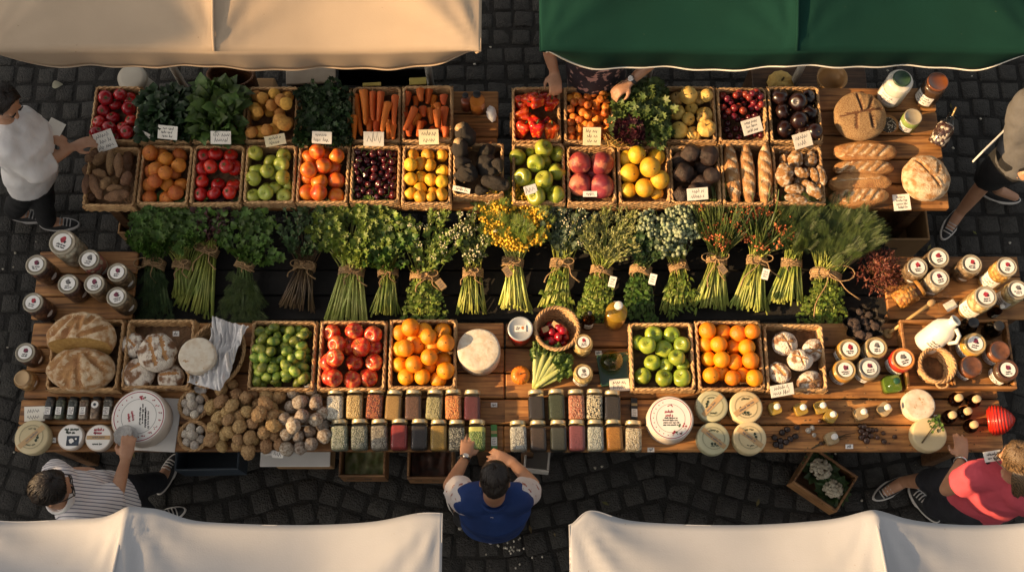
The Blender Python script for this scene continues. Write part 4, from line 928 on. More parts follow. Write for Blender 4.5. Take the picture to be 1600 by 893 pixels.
# ---------------------------------------------------------------- cheeses
m_rind = M('rind_white', (.66, .60, .50), (.56, .46, .34), rough=.8, scale=34, detail=8, lo=.4, hi=.66, bump=.12, bscale=60, vary=.05, spots=(38, .66, (.42, .25, .12)))
m_chees = M('cheese_cream', (.62, .52, .32), (.54, .44, .25), rough=.55, scale=5, bump=.08, bscale=20, vary=.06)
m_cheesg = M('cheese_greenish', (.52, .50, .33), (.46, .44, .28), rough=.55, scale=5, bump=.08, bscale=20, vary=.06)
m_box = M('box_white', (.64, .57, .50), (.54, .46, .39), rough=.75, scale=4, vary=0, spots=(20, .72, (.50, .38, .30)))
def wheel(label, px, py, rpx, h, mat, top=None, name='cheese', wob=0., seed=0, taper=.0, z=TZ, group=None):
    c = at(px, py, z+h); r = rpx*mpp(px, py, z+h)
    e = empty(name, label, 'cheese', (c.x, c.y, z), 0, group); b = r*.10
    pr = [(0, .002), (r*.95*(1-taper), .002), (r*(1-taper), .012), (r*1.0, h*.5), (r, h-b), (r-b*.3, h-b*.25), (r-b, h), (r*.6, h), (r*.3, h), (0, h)]
    vf = p_lathe(pr, 56)
    if wob: vf = disp(vf, lambda p: np.array(p)*(1+wob*nz(p, 14, seed)))
    MB().add(vf).obj('wheel', mat, e); return e, r, h
def arcs(m, r, z, mat, seed, a0, a1, h, lines=1):
    s = MB(); L = abs(a1-a0)*r; scrib(s, L, h, lines, seed, 0, None, h*.07)
    if not s.v: return
    w = np.concatenate(s.v); am = (a0+a1)/2
    m.add((np.stack([(r+w[:, 1])*np.cos(am-w[:, 0]/r), (r+w[:, 1])*np.sin(am-w[:, 0]/r), np.full(len(w), z)], 1), s.f), mat, None, False)
def berries(m, x, y, s, z, seed, mr, mg):
    rg = random.Random(seed)
    for k in range(6): blotch(m, s*rg.uniform(.35, .6), x+rg.uniform(-1, 1)*s*1.5, y+rg.uniform(-.5, .5)*s, z+.0001*k, mr if k % 3 else mg, seed+k)
def bigbox(label, px, py, rpx, h, seed, sc=1.):
    e, r, h = wheel(label, px, py, rpx, h, m_box, name='cheese_box', wob=.012, seed=seed)
    m = MB(); z = h+.0015
    disc(m, r*.93, z, 0, None, 56)
    ringf(m, r*.88, r*.03, z+.0006, 1); ringf(m, r*.62, r*.012, z+.0006, 2)
    for k in range(14): blotch(m, r*.03, r*.75*cos(2+k*.28), r*.75*sin(2+k*.28), z+.0006, 1, k)
    if seed == 1:
        berries(m, 0, r*.68, r*.11, z+.0008, 3, 1, 3)
        for k in range(7): a = .9-k*.36; berries(m, r*.74*cos(a), r*.74*sin(a), r*.045, z+.0008, k, 1, 2)
        scrib(m, r*.9, r*.28, 3, 8, 2, T(.02, r*.05, z+.0007) @ R(-1.5, 'Z'), .0014); scrib(m, r*.8, r*.2, 2, 9, 2, T(r*.3, -.02, z+.0007) @ R(-1.5, 'Z'), .0012); scrib(m, r*.45, r*.28, 2, 10, 1, T(-r*.28, -r*.02, z+.0007) @ R(-1.3, 'Z'), .002)
    else:
        berries(m, 0, r*.55, r*.07, z+.0008, 5, 1, 1); berries(m, r*.52, -r*.3, r*.13, z+.0008, 7, 1, 3); berries(m, r*.25, -r*.62, r*.13, z+.0008, 8, 1, 3)
        scrib(m, r*.5, r*.34, 2, 11, 1, T(-r*.05, r*.2, z+.0007), .0018); scrib(m, r*.75, r*.4, 4, 12, 2, T(0, -r*.14, z+.0007), .0012)
    m.obj('label', [m_white, m_inkr, m_ink, m_inkg], e); return e
def cheese(label, px, py, rpx, h, mat, seed, band=None, rings=True, pic=False, ink=None, group='labelled cheese wheels'):
    e, r, h = wheel(label, px, py, rpx, h, mat, taper=.02, group=group); m = MB(); z = h+.0012
    if pic: disc(m, r*.90, z, 0, None, 48)
    if rings: ringf(m, r*.66, r*.015, z+.0003, 2); ringf(m, r*.70, r*.008, z+.0003, 2)
    z += .0006
    if band is not None: m.box((0, 0, z), (r*1.75, r*.30, .0008), 1, 0, R(band, 'Z')); scrib(m, r*1.3, r*.2, 1, seed, 3, R(band, 'Z') @ T(0, 0, z+.0008), .0014)
    if pic:
        scrib(m, r*1.1, r*.5, 2, seed, 4 if ink else 2, T(0, r*.45, z+.0004), .0024, 1.1)
        if pic == 2: m.box((r*.22, -r*.3, z), (r*.95, r*.75, .0006), 5); blotch(m, r*.25, r*.1, -r*.3, z+.0008, 0, seed); blotch(m, r*.1, r*.45, -r*.15, z+.0008, 0, seed+4)
        else: scrib(m, r*1.0, r*.2, 1, seed+1, 2, T(0, -r*.5, z+.0004), .0016)
    else:
        arcs(m, r*.50, z, 2, seed, 2.3, .9, r*.20); arcs(m, r*.5, z, 2, seed+1, -.9, -2.2, r*.18)
        for k in range(4): a = seed+k*.5; blotch(m, r*.11, r*.36*cos(a-1.6), r*.36*sin(a-1.6), z+.0002, 2, seed+k)
    m.obj('label', [m_white, m_kraft, m_inkgd, m_inkgr, m_inkr, m_inkbl], e); return e
m_inkgd = M('ink_dark_green', (.03, .045, .025), rough=.6, vary=0)
m_inkbl = M('ink_blue', (.03, .045, .075), (.015, .02, .03), rough=.5, scale=40, vary=0)
wheel('tall white rinded cheese wheel between the oranges and the red jar', 748, 545, 34, .14, m_rind, wob=.02, seed=3)
c = at(308, 556, TZ+.15); 
wheel('small white mould cheese resting on the oval basket edge', 307, 554, 29, .07, m_rind, wob=.02, seed=5, z=TZ+.125)
MB().box((0, 0, 0), (.27, .29, .006), 0, .003).obj('wrapping_paper', m_white); o = bpy.data.objects['wrapping_paper']; o.matrix_local = T(*at(240, 662, TZ+.004)) @ R(-.05, 'Z'); tag(o, 'sheet of pale paper under the largest round cheese box', 'paper')
bigbox('largest round white cheese box with red berry print, on pale paper', 217, 650, 44, .12, 1)
bigbox('round white cheese box with red berry print beside the spice jars', 1048, 653, 36, .12, 2)
cheese('cream cheese wheel with slanted paper band at the left table corner', 49, 682, 27, .075, m_chees, 1, .75)
cheese('flat white cheese with a dark blue picture label', 110, 682, 20.5, .05, m_box, 2, None, False, 2, False)
cheese('flat white cheese with red lettering and a tan band', 154, 683, 21, .05, m_box, 3, 0., False, 1, True)
cheese('greenish cheese wheel with slanted band, next to the green apples', 1113, 633, 25, .085, m_cheesg, 4, .8)
cheese('sunlit cream cheese wheel below the smooth oranges', 1166, 635, 26, .085, m_chees, 5, .6)
cheese('cream cheese wheel at the table edge with band sloping down', 1115, 684, 25.5, .085, m_cheesg, 6, -.7)
cheese('cream cheese wheel at the table edge by the dark berries', 1172, 683, 26, .085, m_chees, 7, -.65)
wheel('plain pale cheese wheel in front of the wooden tray', 1437, 631, 25, .07, m_rind, wob=.01, seed=8)
ce, r, h = wheel('plain pale cheese wheel topped with a green sprig', 1453, 678, 27, .075, m_chees, wob=.01, seed=9)
# foil ball
m_foil = M('foil', (.62, .62, .63), rough=.28, metal=.9, scale=12, bump=.8, bscale=14, vary=0)
o = MB().add(disp(p_ico(5), lambda p: np.array(p)*(1+.16*nz(p, 2.2)+.10*abs(nz(p, 5.5, 3))+.05*abs(nz(p, 11, 5)))*np.array((1, .9, .6)))).obj('foil_wrap', m_foil)
o.matrix_local = T(*at(196, 680, TZ+.14)) @ S(.058); tag(o, 'crumpled silver foil parcel resting on the largest cheese box edge', 'foil')
o = MB().add(disp(p_ico(4), lambda p: np.array(p)*(1+.2*nz(p, 2.2, 3)+.12*abs(nz(p, 5.5, 6)))*np.array((1, .8, .5)))).obj('foil_wrap', m_foil)
o.matrix_local = T(*at(314, 606, TZ+.06)) @ S(.036); tag(o, 'small twist of silver foil by the ball baskets', 'foil')
for k, (y, lb, mt) in enumerate([(632, 'back', PM['trw']), (680, 'front', PM['tru'])]):
    e, c, r, z0 = basket('small_basket', f'small round basket of floured balls, the {lb} one of two', 302, y, TZ+.055, 22, .052, .8, group='small ball baskets', mat=m_wick)
    pl = Pile(z0+.012); pts = [(302+8.4*cos(a)*q, y+1+8.4*sin(a)*q*1.1, 7.4) for a, q in [(.4, 1.5), (1.4, 1.5), (2.4, 1.5), (3.4, 1.5), (4.4, 1.5), (5.4, 1.5), (0, 0), (3.9, .5)]]
    fruits('floured_ball', 'floured ball', 'sweet', lambda s: f_ball(s, 3, .12, 1.5, .95, False), [mt], pts, pl, None, f'the {lb} small round basket', f'floured balls in the {lb} basket', each=False)
# nuts
pl = Pile(TZ+.001)
def poly(pts, r, n, seed):
    rg = random.Random(seed); out = []; xs_ = [p[0] for p in pts]; ys_ = [p[1] for p in pts]
    def inside(x, y):
        c = False; j = len(pts)-1
        for i in range(len(pts)):
            if ((pts[i][1] > y) != (pts[j][1] > y)) and x < (pts[j][0]-pts[i][0])*(y-pts[i][1])/(pts[j][1]-pts[i][1])+pts[i][0]: c = not c
            j = i
        return c
    for _ in range(6000):
        x, y = rg.uniform(min(xs_), max(xs_)), rg.uniform(min(ys_), max(ys_))
        if inside(x, y) and all((x-a)**2+(y-b)**2 > (1.62*r)**2 for a, b, _r in out): out.append((x, y, r*rg.uniform(.85, 1.12)))
        if len(out) >= n: break
    return out
fruits('walnut', 'whole brown walnut', 'walnut', f_walnut, [PM['wal']], poly([(350, 600), (372, 598), (385, 612), (440, 610), (448, 640), (440, 690), (425, 706), (332, 702), (326, 640)], 10.5, 72, 2)+poly([(360, 615), (425, 622), (430, 680), (350, 690)], 11, 16, 9), pl, None, 'the pile beside the ball baskets', 'walnuts', nvar=5, each=False, tilt=1.5)
fruits('floured_truffle', 'grey floured truffle', 'truffle', lambda s: f_ball(s, 3, .14, 1.4, .92, False), [PM['tru']], poly([(452, 606), (485, 602), (508, 618), (510, 680), (490, 690), (476, 708), (446, 706), (442, 660), (450, 630)], 10.8, 34, 4)+poly([(460, 625), (495, 625), (495, 660), (455, 670)], 11, 5, 44), pl, None, 'the pile by the spice jars', 'floured truffles', nvar=4, each=False, tilt=1.5)
# ---------------------------------------------------------------- spice jars lying in rows
SPICE = dict(
 white=[(.70, .66, .56), (.60, .55, .45), (.78, .74, .66)], tan=[(.55, .38, .15), (.44, .29, .10), (.62, .46, .22)], pepper=[(.30, .05, .02), (.12, .03, .015), (.45, .14, .04)],
 ochre=[(.52, .31, .09), (.48, .28, .08)], brown=[(.14, .06, .035), (.10, .045, .025), (.18, .08, .05)], olive=[(.36, .33, .15), (.28, .25, .11), (.44, .40, .22)],
 lentil=[(.66, .22, .05), (.58, .16, .035), (.70, .32, .10)], maroon=[(.16, .014, .03), (.13, .012, .026)], sage=[(.36, .38, .28), (.22, .26, .18), (.48, .49, .40)],
 greygreen=[(.24, .26, .20), (.13, .15, .11), (.36, .36, .30)], greybrown=[(.30, .26, .20), (.17, .14, .11), (.42, .38, .31)], red=[(.50, .04, .035), (.44, .03, .03)],
 black=[(.020, .014, .016), (.035, .025, .025)], mustard=[(.60, .37, .07), (.52, .30, .05)], seedmix=[(.42, .42, .36), (.03, .03, .03), (.20, .21, .18), (.05, .05, .05)],
 green=[(.20, .32, .07), (.12, .22, .05), (.32, .40, .14)], dkgreen=[(.05, .07, .03), (.035, .05, .022)], salmon=[(.56, .20, .11), (.45, .13, .07), (.62, .32, .20)],
 bw=[(.66, .60, .44), (.03, .025, .02), (.58, .50, .34)], greywhite=[(.56, .55, .50), (.34, .33, .30), (.66, .65, .60)], dkbrown=[(.085, .05, .035), (.06, .035, .025)],
 slate=[(.06, .07, .055), (.045, .05, .04)], mauve=[(.34, .09, .12), (.28, .07, .09)], bluegrey=[(.46, .49, .46), (.32, .36, .34), (.58, .60, .56)],
 orange=[(.62, .28, .035), (.54, .22, .025)], bean=[(.58, .50, .36), (.40, .32, .20), (.68, .60, .47)])
FINE = {'ochre': 320, 'maroon': 300, 'red': 320, 'black': 260, 'mustard': 240, 'dkgreen': 220, 'dkbrown': 240, 'slate': 220, 'mauve': 260, 'orange': 240, 'brown': 220}
_SJ = {}
def sj_meshes():
    if _SJ: return _SJ
    g = MB(); r, h = .5, 1.42; pr = [(0, 0), (.40, 0), (.48, .04), (.50, .12), (.50, 1.18), (.47, 1.30), (.40, 1.36), (.40, 1.42)]
    g.add(squ(p_lathe(pr, 40))); _SJ['glass'] = g.mesh('glass', m_glass)
    l = MB(); l.add(p_lathe([(.43, 1.37), (.46, 1.38), (.46, 1.55), (.44, 1.585), (.40, 1.595), (0, 1.58)], 36)); l.add(p_lathe([(.46, 1.545), (.467, 1.555), (.46, 1.565)], 36)); _SJ['lid'] = l.mesh('lid', m_lidgold)
    return _SJ
def spice_jar(name_c, kind, px, py, label, wpx=29, hpx=47, fill=1.2):
    z = TZ+.05; s = wpx*mpp(px, py, z+.03)/1.06; me = sj_meshes()
    hs = hpx*mpp(px, py, z+.03)/1.55
    c = at(px, py, TZ+s*.56)
    X = T(c.x, c.y, TZ+.002+s*.51) @ R(U(-.05, .05), 'Z') @ R(-pi/2, 'X') @ T(0, 0, -hs*.78) @ R(U(-.05, .05), 'Z')
    e = empty('spice_jar', label, 'jar', None, 0, 'spice jars lying in rows', X)
    link('glass', me['glass'], e, S(s, s, hs))
    k = ('cont', kind)
    if k not in _SJ:
        m = MB(); m.add(disp(squ(p_lathe([(0, .03), (.38, .03), (.455, .08), (.475, .16), (.475, 1.0), (.465, 1.16), (.44, 1.25), (.3, 1.27), (0, 1.28)], 40)), lambda p: np.array(p)*(1+.006*nz(p, 9))))
        _SJ[k] = m.mesh('contents', M_seeds('spice_'+kind, SPICE[kind], FINE.get(kind, 17. if kind not in ('white', 'salmon', 'bean', 'bw', 'lentil') else 15.)*(.12 if kind in FINE else 1), vary=0))
    link('contents', _SJ[k], e, S(s, s, hs*U(.93, 1.02))); link('lid', me['lid'], e, S(s, s, hs))
    return e, s, hs
rows_ = [
 ([525, 556, 587, 617, 647, 679, 708, 738], 633, ['white', 'tan', 'pepper', 'ochre', 'brown', 'olive', 'lentil', 'maroon'], ['coarse white grains', 'tan grains', 'red and dark peppercorns', 'ochre powder', 'dark brown spice', 'olive coloured seeds', 'orange lentils', 'dark maroon syrup'], 'back left row'),
 ([531, 562, 594, 624, 656, 685, 715, 745], 680, ['sage', 'greygreen', 'greybrown', 'red', 'black', 'mustard', 'seedmix', 'green'], ['pale sage flakes', 'grey green flakes', 'grey brown flakes', 'bright red powder', 'black powder', 'mustard yellow grains', 'black and white seeds', 'green leaves'], 'front left row'),
 ([839, 869, 899, 929, 957], 634, ['black', 'dkgreen', 'salmon', 'bw', 'black'], ['black jam, leftmost', 'dark green paste', 'salmon pink grains', 'mixed cream and black beans', 'black jam, rightmost'], 'back right row'),
 ([810, 841, 872, 902, 930, 959, 989], 681, ['greywhite', 'dkbrown', 'slate', 'mauve', 'bluegrey', 'orange', 'bean'], ['grey white flakes', 'dark brown powder', 'dark slate green powder', 'mauve powder', 'pale blue grey flakes', 'orange yellow grains', 'cream coloured beans'], 'front right row')]
for X_, y, ks, ds, rn in rows_:
    for x, k, d in zip(X_, ks, ds):
        e, s, hs = spice_jar('spice_jar', k, x+U(-1.2, 1.2), y+U(-1.2, 1.2), f'lying glass spice jar of {d} in the {rn}')
        if k == 'green': MB().add(squ(p_lathe([(.478, .95), (.478, 1.18)], 40))).obj('band', M('yellow_band', (.46, .46, .12), rough=.6), e, S(s, s, hs))
# ---------------------------------------------------------------- standing preserve jars
def std_jar(label, px, py, rpx, h, z0, cont, group, lid='glass', seed=0, side='oval', name='preserve_jar', lidmat=None, glass=None, stk=True, neck=.88, fillc=.86):
    """px,py,rpx = the lid disc in the photo"""
    c = at(px, py, z0+h); rl = rpx*mpp(px, py, z0+h); r = rl/neck
    e = empty(name, label, 'jar', (c.x, c.y, z0), U(-.1, .1), group)
    MB().add(p_lathe([(0, .001), (r*.9, .001), (r*.98, .008), (r, .02), (r, h*.80), (r*.97, h*.86), (rl*.96, h*.91), (rl*.96, h*.955)], 36)).obj('glass', glass or m_glass, e)
    MB().add(disp(p_lathe([(0, .006), (r*.88, .006), (r*.945, .02), (r*.945, h*(fillc-.06)), (r*.85, h*fillc), (r*.4, h*(fillc+.01)), (0, h*(fillc+.005))], 48), lambda p: np.array(p)*(1+.012*nz(p, 60, seed)))).obj('contents', cont, e)
    MB().add(p_lathe([(rl*.99, h*.945), (rl*1.04, h*.95), (rl*1.04, h*.985), (rl*1.0, h-.001), (rl*.9, h), (rl*.86, h-.003), (0, h-.003)], 36)).obj('lid', lidmat or m_lidgl, e)
    if stk: sticker(e, rl*.72, h+.0006, seed)
    ang = atan2(-c.y-1, -c.x)
    if side == 'oval': sidelabel(e, r*1.006, h*.42, h*.16, .75, ang+.35, seed, None, True)
    elif side == 'rect': sidelabel(e, r*1.006, h*.40, h*.42, 1.7, ang-.2, seed)
    return e, r
m_lidgl = M('lid_clear', (.34, .30, .22), (.26, .22, .16), rough=.18, scale=9, coat=.5, vary=.15)
def seeds(n, cols, sc): return M_seeds(n, cols, sc)
m_pale = seeds('pale_nuts', [(.46, .39, .28), (.36, .29, .20), (.56, .50, .38)], 34)
m_rose = seeds('rose_beans', [(.40, .14, .10), (.46, .35, .25), (.28, .08, .06)], 42)
m_dkb = seeds('dark_beans', [(.10, .04, .025), (.16, .07, .04), (.06, .025, .018)], 48)
m_mush = seeds('brown_mushrooms', [(.20, .13, .07), (.13, .08, .045), (.28, .19, .11)], 38)
m_pnut = seeds('peanuts', [(.46, .25, .09), (.38, .19, .06), (.54, .33, .14)], 44)
m_corn = seeds('golden_nuts', [(.58, .32, .08), (.48, .23, .05), (.66, .42, .14)], 52)
m_cashew = seeds('cashews', [(.60, .44, .20), (.52, .34, .13), (.68, .54, .30)], 40)
LJ = [
 (97, 378, 20, .22, SZ, m_pale, 'largest preserve jar on the left stand, full of pale nuts'), (139, 405, 16, .19, SZ, m_rose, 'preserve jar of pink and cream beans on the left stand'),
 (56, 413, 16, .21, SZ, m_dkb, 'dark preserve jar at the outer back edge of the left stand'), (183, 425, 15, .17, SZ, m_mush, 'brown preserve jar nearest the twine bow of the herbs'),
 (106, 443, 15.5, .19, SZ, m_dkb, 'dark preserve jar in the middle of the left stand'), (147, 443, 15.5, .18, SZ, m_mush, 'greenish brown preserve jar in the middle of the left stand'),
 (182, 463, 15.5, .19, SZ, m_mush, 'brown preserve jar at the front of the stand by the parsley'), (51, 472, 15.5, .20, SZ, m_dkb, 'dark preserve jar at the front outer corner of the left stand'),
 (39, 550, 15, .14, TZ, m_dkb, 'dark preserve jar with red sticker on the table corner by the loaves')]
for k, (x, y, r, h, z, mt, lb) in enumerate(LJ): std_jar(lb, x, y, r, h, z, mt, 'preserve jars at the left', seed=k)
std_jar('small jar of peanuts without a sticker, left of the loaf crate', 34, 590, 11.5, .11, TZ, m_pnut, 'preserve jars at the left', seed=30, stk=False, lidmat=M('lid_wood', (.52, .34, .17), rough=.5), neck=.72)
RJ = [(1434, 417, 15.5, .14, m_mush, 'dark jar with blue grey sticker at the back of the right stand'), (1467, 402, 16, .14, m_mush, 'rearmost dark jar on the right stand'), (1468, 434, 15.5, .17, m_pale, 'pale jar with red sticker in the middle of the right stand'),
 (1519, 412, 15.5, .18, m_mush, 'brown jar with wordy sticker behind the golden nut jars'), (1574, 416, 15.5, .27, m_corn, 'tall jar of golden nuts at the back right corner'), (1591, 452, 15.5, .20, m_cashew, 'jar of mixed nuts at the right picture edge'), (1541, 463, 17, .25, m_cashew, 'tall jar of pale cashews on the right stand')]
for k, (x, y, r, h, mt, lb) in enumerate(RJ): std_jar(lb, x, y, r, h, SZ, mt, 'nut jars at the right', seed=k+10, side='oval' if k < 4 else 'rect')
m_honey = M('honey_gold', (.58, .30, .06), (.46, .20, .03), rough=.3, scale=6, vary=.1, coat=.3)
m_tang = M('relish_tan', (.46, .34, .20), (.36, .25, .13), rough=.4, scale=12, vary=.1)
m_redj = M('relish_red', (.46, .03, .015), (.36, .02, .01), rough=.3, scale=6, vary=.1, coat=.3)
m_brj = M('spread_brown', (.28, .10, .03), (.20, .06, .02), rough=.35, scale=6, vary=.1, coat=.3)
m_dkj = M('spread_dark', (.10, .055, .03), (.06, .03, .018), rough=.35, scale=6, vary=.1, coat=.3)
m_lidh = M('lid_honey', (.50, .36, .17), (.42, .28, .12), rough=.3, scale=9, metal=.3, vary=.1)
m_lidg = M('lid_grey', (.34, .33, .30), (.26, .25, .23), rough=.3, metal=.4, vary=.1)
m_lido = M('lid_orange', (.56, .21, .05), (.48, .16, .03), rough=.35, vary=.05)
m_lidb = M('lid_brown', (.13, .05, .022), (.08, .032, .015), rough=.25, coat=.5, scale=40, vary=.1)
for k, (x, y, r, h, z, mt, ld, lb) in enumerate([
 (1328, 545, 16, .11, TZ, m_honey, m_lidh, 'honey jar next to the dusted loaf crate, at the back'), (1370, 542, 16, .11, TZ, m_tang, m_lidh, 'pale honey jar under the black wire bowl'),
 (1321, 577, 16, .11, TZ, m_honey, m_lidh, 'honey jar next to the dusted loaf crate, at the front'), (1359, 574, 16, .11, TZ, m_tang, m_lidg, 'grey lidded jar in the honey jar group'), (1412, 560, 17, .13, TZ, m_redj, m_lido, 'red relish jar with an orange lid beside the wooden tray'),
 (1524, 536, 16.5, .13, TZ+.02, m_honey, m_lidh, 'gold spread jar with white side label in the wooden tray'), (1563, 547, 15, .12, TZ+.02, m_brj, m_lidb, 'brown jar with a plain domed lid at the right of the tray'),
 (1519, 571, 15.5, .11, TZ+.02, m_brj, m_lidb, 'reddish brown jar with plain lid in the front of the tray'), (1575, 577, 16, .12, TZ+.02, m_dkj, m_lidb, 'dark spread jar with sticker at the front right of the tray')]):
    std_jar(lb, x, y, r, h, z, mt, 'honey and spread jars', seed=k+20, side='rect', lidmat=ld, name='honey_jar', stk=k not in (6, 7), neck=.86)
for k, (x, y, h, lb) in enumerate([(912, 534, .14, 'corked pasta jar with sticker beside the berry basket'), (912, 581, .13, 'pasta jar with sticker in front, beside the celery')]):
    std_jar(lb, x, y, 12.5, h, TZ, seeds('pasta%d' % k, [(.62, .46, .18), (.54, .36, .11), (.70, .56, .28)], 46), 'pasta jars', seed=k+40, side='none' if k == 0 else 'rect', neck=.78, lidmat=m_lidh)
e, r = std_jar('red preserve jar with a wide grey lid and paper label', 813, 513, 19, .15, TZ, m_redj, None, seed=50, side='none', lidmat=M('lid_enamel', (.50, .52, .53), (.42, .44, .46), rough=.35, metal=.3, vary=0), stk=False, neck=.97)
m = MB(); m.box((0, .0, .151), (.062, .036, .001), 0); blotch(m, .011, .013, .004, .1520, 1, 4); scrib(m, .026, .02, 2, 5, 2, T(-.012, 0, .1522), .0009); m.obj('label', [m_white, m_lido, m_ink], e)
# ---------------------------------------------------------------- bottles
def bottle(label, px, py, h, r, z0, name='glass_bottle', glass=None, liq=None, cap=None, shoulder=.55, neck=.3, fill=.7, cat='bottle', group=None, square=False, lab=None, caph=.09, X=None, rz=0, capr=None):
    """px,py = the cap top in the photo"""
    c = at(px, py, z0+h)
    e = empty(name, label, cat, (c.x, c.y, z0), rz, group, X); q = squ if square else (lambda a: a)
    rn = r*neck; MB().add(q(p_lathe([(0, .001), (r*.85, .001), (r*.97, h*.02), (r, h*.05), (r, h*shoulder), (r*.93, h*(shoulder+.06)), (r*.6, h*(shoulder+.16)), (rn*1.1, h*(shoulder+.25)), (rn, h*.92), (rn, h*.955)], 32))).obj('glass', glass or m_glass, e)
    if liq: MB().add(q(p_lathe([(0, .004), (r*.8, .004), (r*.93, h*.04), (r*.94, h*min(fill, shoulder)), (r*.93, h*min(fill, shoulder+.02)), (0, h*min(fill, shoulder+.02)+.001)], 32))).obj('liquid', liq, e)
    cr = capr or rn*1.15
    MB().add(p_lathe([(cr*.96, h*(1-caph)), (cr, h*(1-caph)+.001), (cr, h-.003), (cr*.88, h), (0, h)], 24)).obj('cap', cap or m_white, e)
    if lab: sidelabel(e, r*1.012*(1.1 if square else 1), h*.32, h*.3, 1.5, -pi/2+lab-rz, int(px), m_card)
    return e
m_oilb = M('oil_body', (.42, .28, .05), (.34, .21, .03), rough=.15, vary=0, coat=.4, spec=.6)
m_juice = M('juice_orange', (.58, .20, .03), (.46, .12, .02), rough=.3, vary=.05)
m_syr = M('syrup_red', (.22, .05, .02), (.15, .03, .015), rough=.3, vary=.05)
m_dliq = M('dark_liquid', (.02, .012, .01), rough=.2, vary=.1)
m_gliq = M('green_liquid', (.30, .36, .14), (.26, .32, .12), rough=.2, vary=0)
m_milk = M('milk_white', (.76, .72, .64), (.70, .66, .58), rough=.35, scale=2, vary=0, coat=.2)
m_wax = M('wax_tan', (.62, .48, .27), (.52, .38, .2), rough=.5, vary=.1)
m_blackcap = M('black_cap', (.02, .02, .022), rough=.4)
bottle('tall clear oil bottle with a white cap behind the carafe', 967, 476, .30, .062, TZ, liq=M('oil_golden', (.55, .34, .04), (.46, .27, .03), rough=.1, vary=0, trans=.45), glass=m_glass, cap=m_white, fill=.62, capr=.022)
MB_ = None
bottle('slim dark brown bottle beside the oil bottle', 922, 488, .24, .035, TZ, glass=m_glassb, liq=m_dliq, cap=m_blackcap, lab=.1)
e = bottle('small juice bottle with black cap and white label at the carrot crate', 727, 148, .17, .030, TZ, liq=m_syr, cap=m_blackcap, shoulder=.6, lab=.0, neck=.5)
e = bottle('larger orange juice bottle with black cap and white label', 745, 146, .20, .046, TZ, liq=m_juice, cap=m_blackcap, shoulder=.6, lab=.0, neck=.42, fill=.6)
# carafe on a green tray
e = empty('green_tray', 'small dark green glass tray under the carafe', 'tray', at(960, 577, TZ+.003), .12)
MB().box((0, 0, .004), (.17, .17, .007), 0, .003).obj('plate', M('green_plate', (.03, .075, .05), (.02, .05, .035), rough=.15, coat=.4), e)
rm = MB()
for x, y, sx, sy in ((0, .084, .17, .008), (0, -.084, .17, .008), (.084, 0, .008, .16), (-.084, 0, .008, .16)): rm.box((x, y, .011), (sx, sy, .014), 0, .002)
rm.obj('edge', M('green_edge', (.04, .09, .06), rough=.2), e)
c = at(958, 556, TZ+.16); e = empty('carafe', 'round clear glass carafe with a handle standing on the green tray', 'carafe', (c.x, c.y, TZ+.0135))
MB().add(p_lathe([(0, .001), (.035, .001), (.058, .02), (.064, .05), (.055, .085), (.034, .11), (.026, .135), (.032, .15)], 32)).obj('glass', m_glass, e)
MB().add(p_lathe([(0, .004), (.034, .004), (.055, .02), (.061, .046), (0, .048)], 32)).obj('liquid', M_glass('carafe_oil', (.75, .70, .40), 1.4, .05), e)
MB().add(p_tube([(.03, .01, .14), (.06, .02, .135), (.078, .025, .10), (.06, .02, .06)], .005, 8)).obj('handle', m_glass, e)
# small bottles with white caps
for k, (x, y, lie, lb) in enumerate([(1215, 634, 0, 'small gold bottle by the sunlit cheese wheel'), (1256, 635, 0, 'small gold bottle in the back row, second from the cheese'), (1287, 632, 0, 'small gold bottle beside the slanting one'), (1303, 646, .7, 'small gold bottle leaning over'), (1305, 681, 0, 'small amber bottle at the front table edge'), (1351, 642, 0, 'small pale bottle left of the pair under the honey jars'), (1388, 635, .5, 'small pale bottle right of the pair, by the green bottle')]):
    bottle(lb, x, y, .105, .034, TZ, 'small_bottle', liq=m_oilb if k < 4 else m_tang, cap=m_white, shoulder=.5, neck=.42, group='small oil bottles', fill=.5, square=True, rz=lie+.3, caph=.2, capr=.016)
for k, (x, y, lb) in enumerate([(1500, 620, 'squat dark bottle with tan stopper at the back left of five'), (1528, 622, 'squat dark bottle with pale stopper at the back right of five'), (1490, 647, 'squat dark bottle with tan stopper at the left of five'), (1514, 641, 'squat dark bottle with pale stopper in the middle of five'), (1524, 662, 'squat dark bottle with tan stopper at the front of five')]):
    bottle(lb, x, y, .085, .036, TZ, 'squat_bottle', glass=m_glassb, liq=m_dliq, cap=m_wax, shoulder=.42, neck=.5, group='squat dark bottles', caph=.42, capr=.020, fill=.4)
e = bottle('squat square bottle of green liquid with a dark stopper', 1402, 594, .13, .048, TZ, glass=m_glassg, liq=m_gliq, cap=M('green_cap', (.02, .10, .05), rough=.4), shoulder=.5, neck=.35, square=True, rz=.1, fill=.45, capr=.018)
# wooden tray
a, b = at(1418, 607, TZ+.07), at(1590, 607, TZ+.07); cc = at(1500, 499, TZ+.07)
e = empty('wooden_tray', 'shallow wooden tray with a divider holding jug, basket and jars', 'tray', ((a.x+b.x)/2, (a.y+cc.y)/2, TZ+.002)); w, d = b.x-a.x, cc.y-a.y
MB().box((0, 0, .008), (w-.032, d-.032, .014), 0, .002).obj('base', m_table, e)
for nm, p, q in (('side', (0, -d/2+.008, .035), (w, .016, .07)), ('side', (0, d/2-.008, .035), (w, .016, .07)), ('side', (-w/2+.008, 0, .035), (.015, d-.034, .069)), ('side', (w/2-.008, 0, .035), (.015, d-.034, .069)), ('divider', (-w*.06, 0, .035), (.013, d-.036, .056))):
    MB().box((0, 0, 0), q, 0, .003).obj(nm, m_table, e, T(*p))
TT = TZ+.019
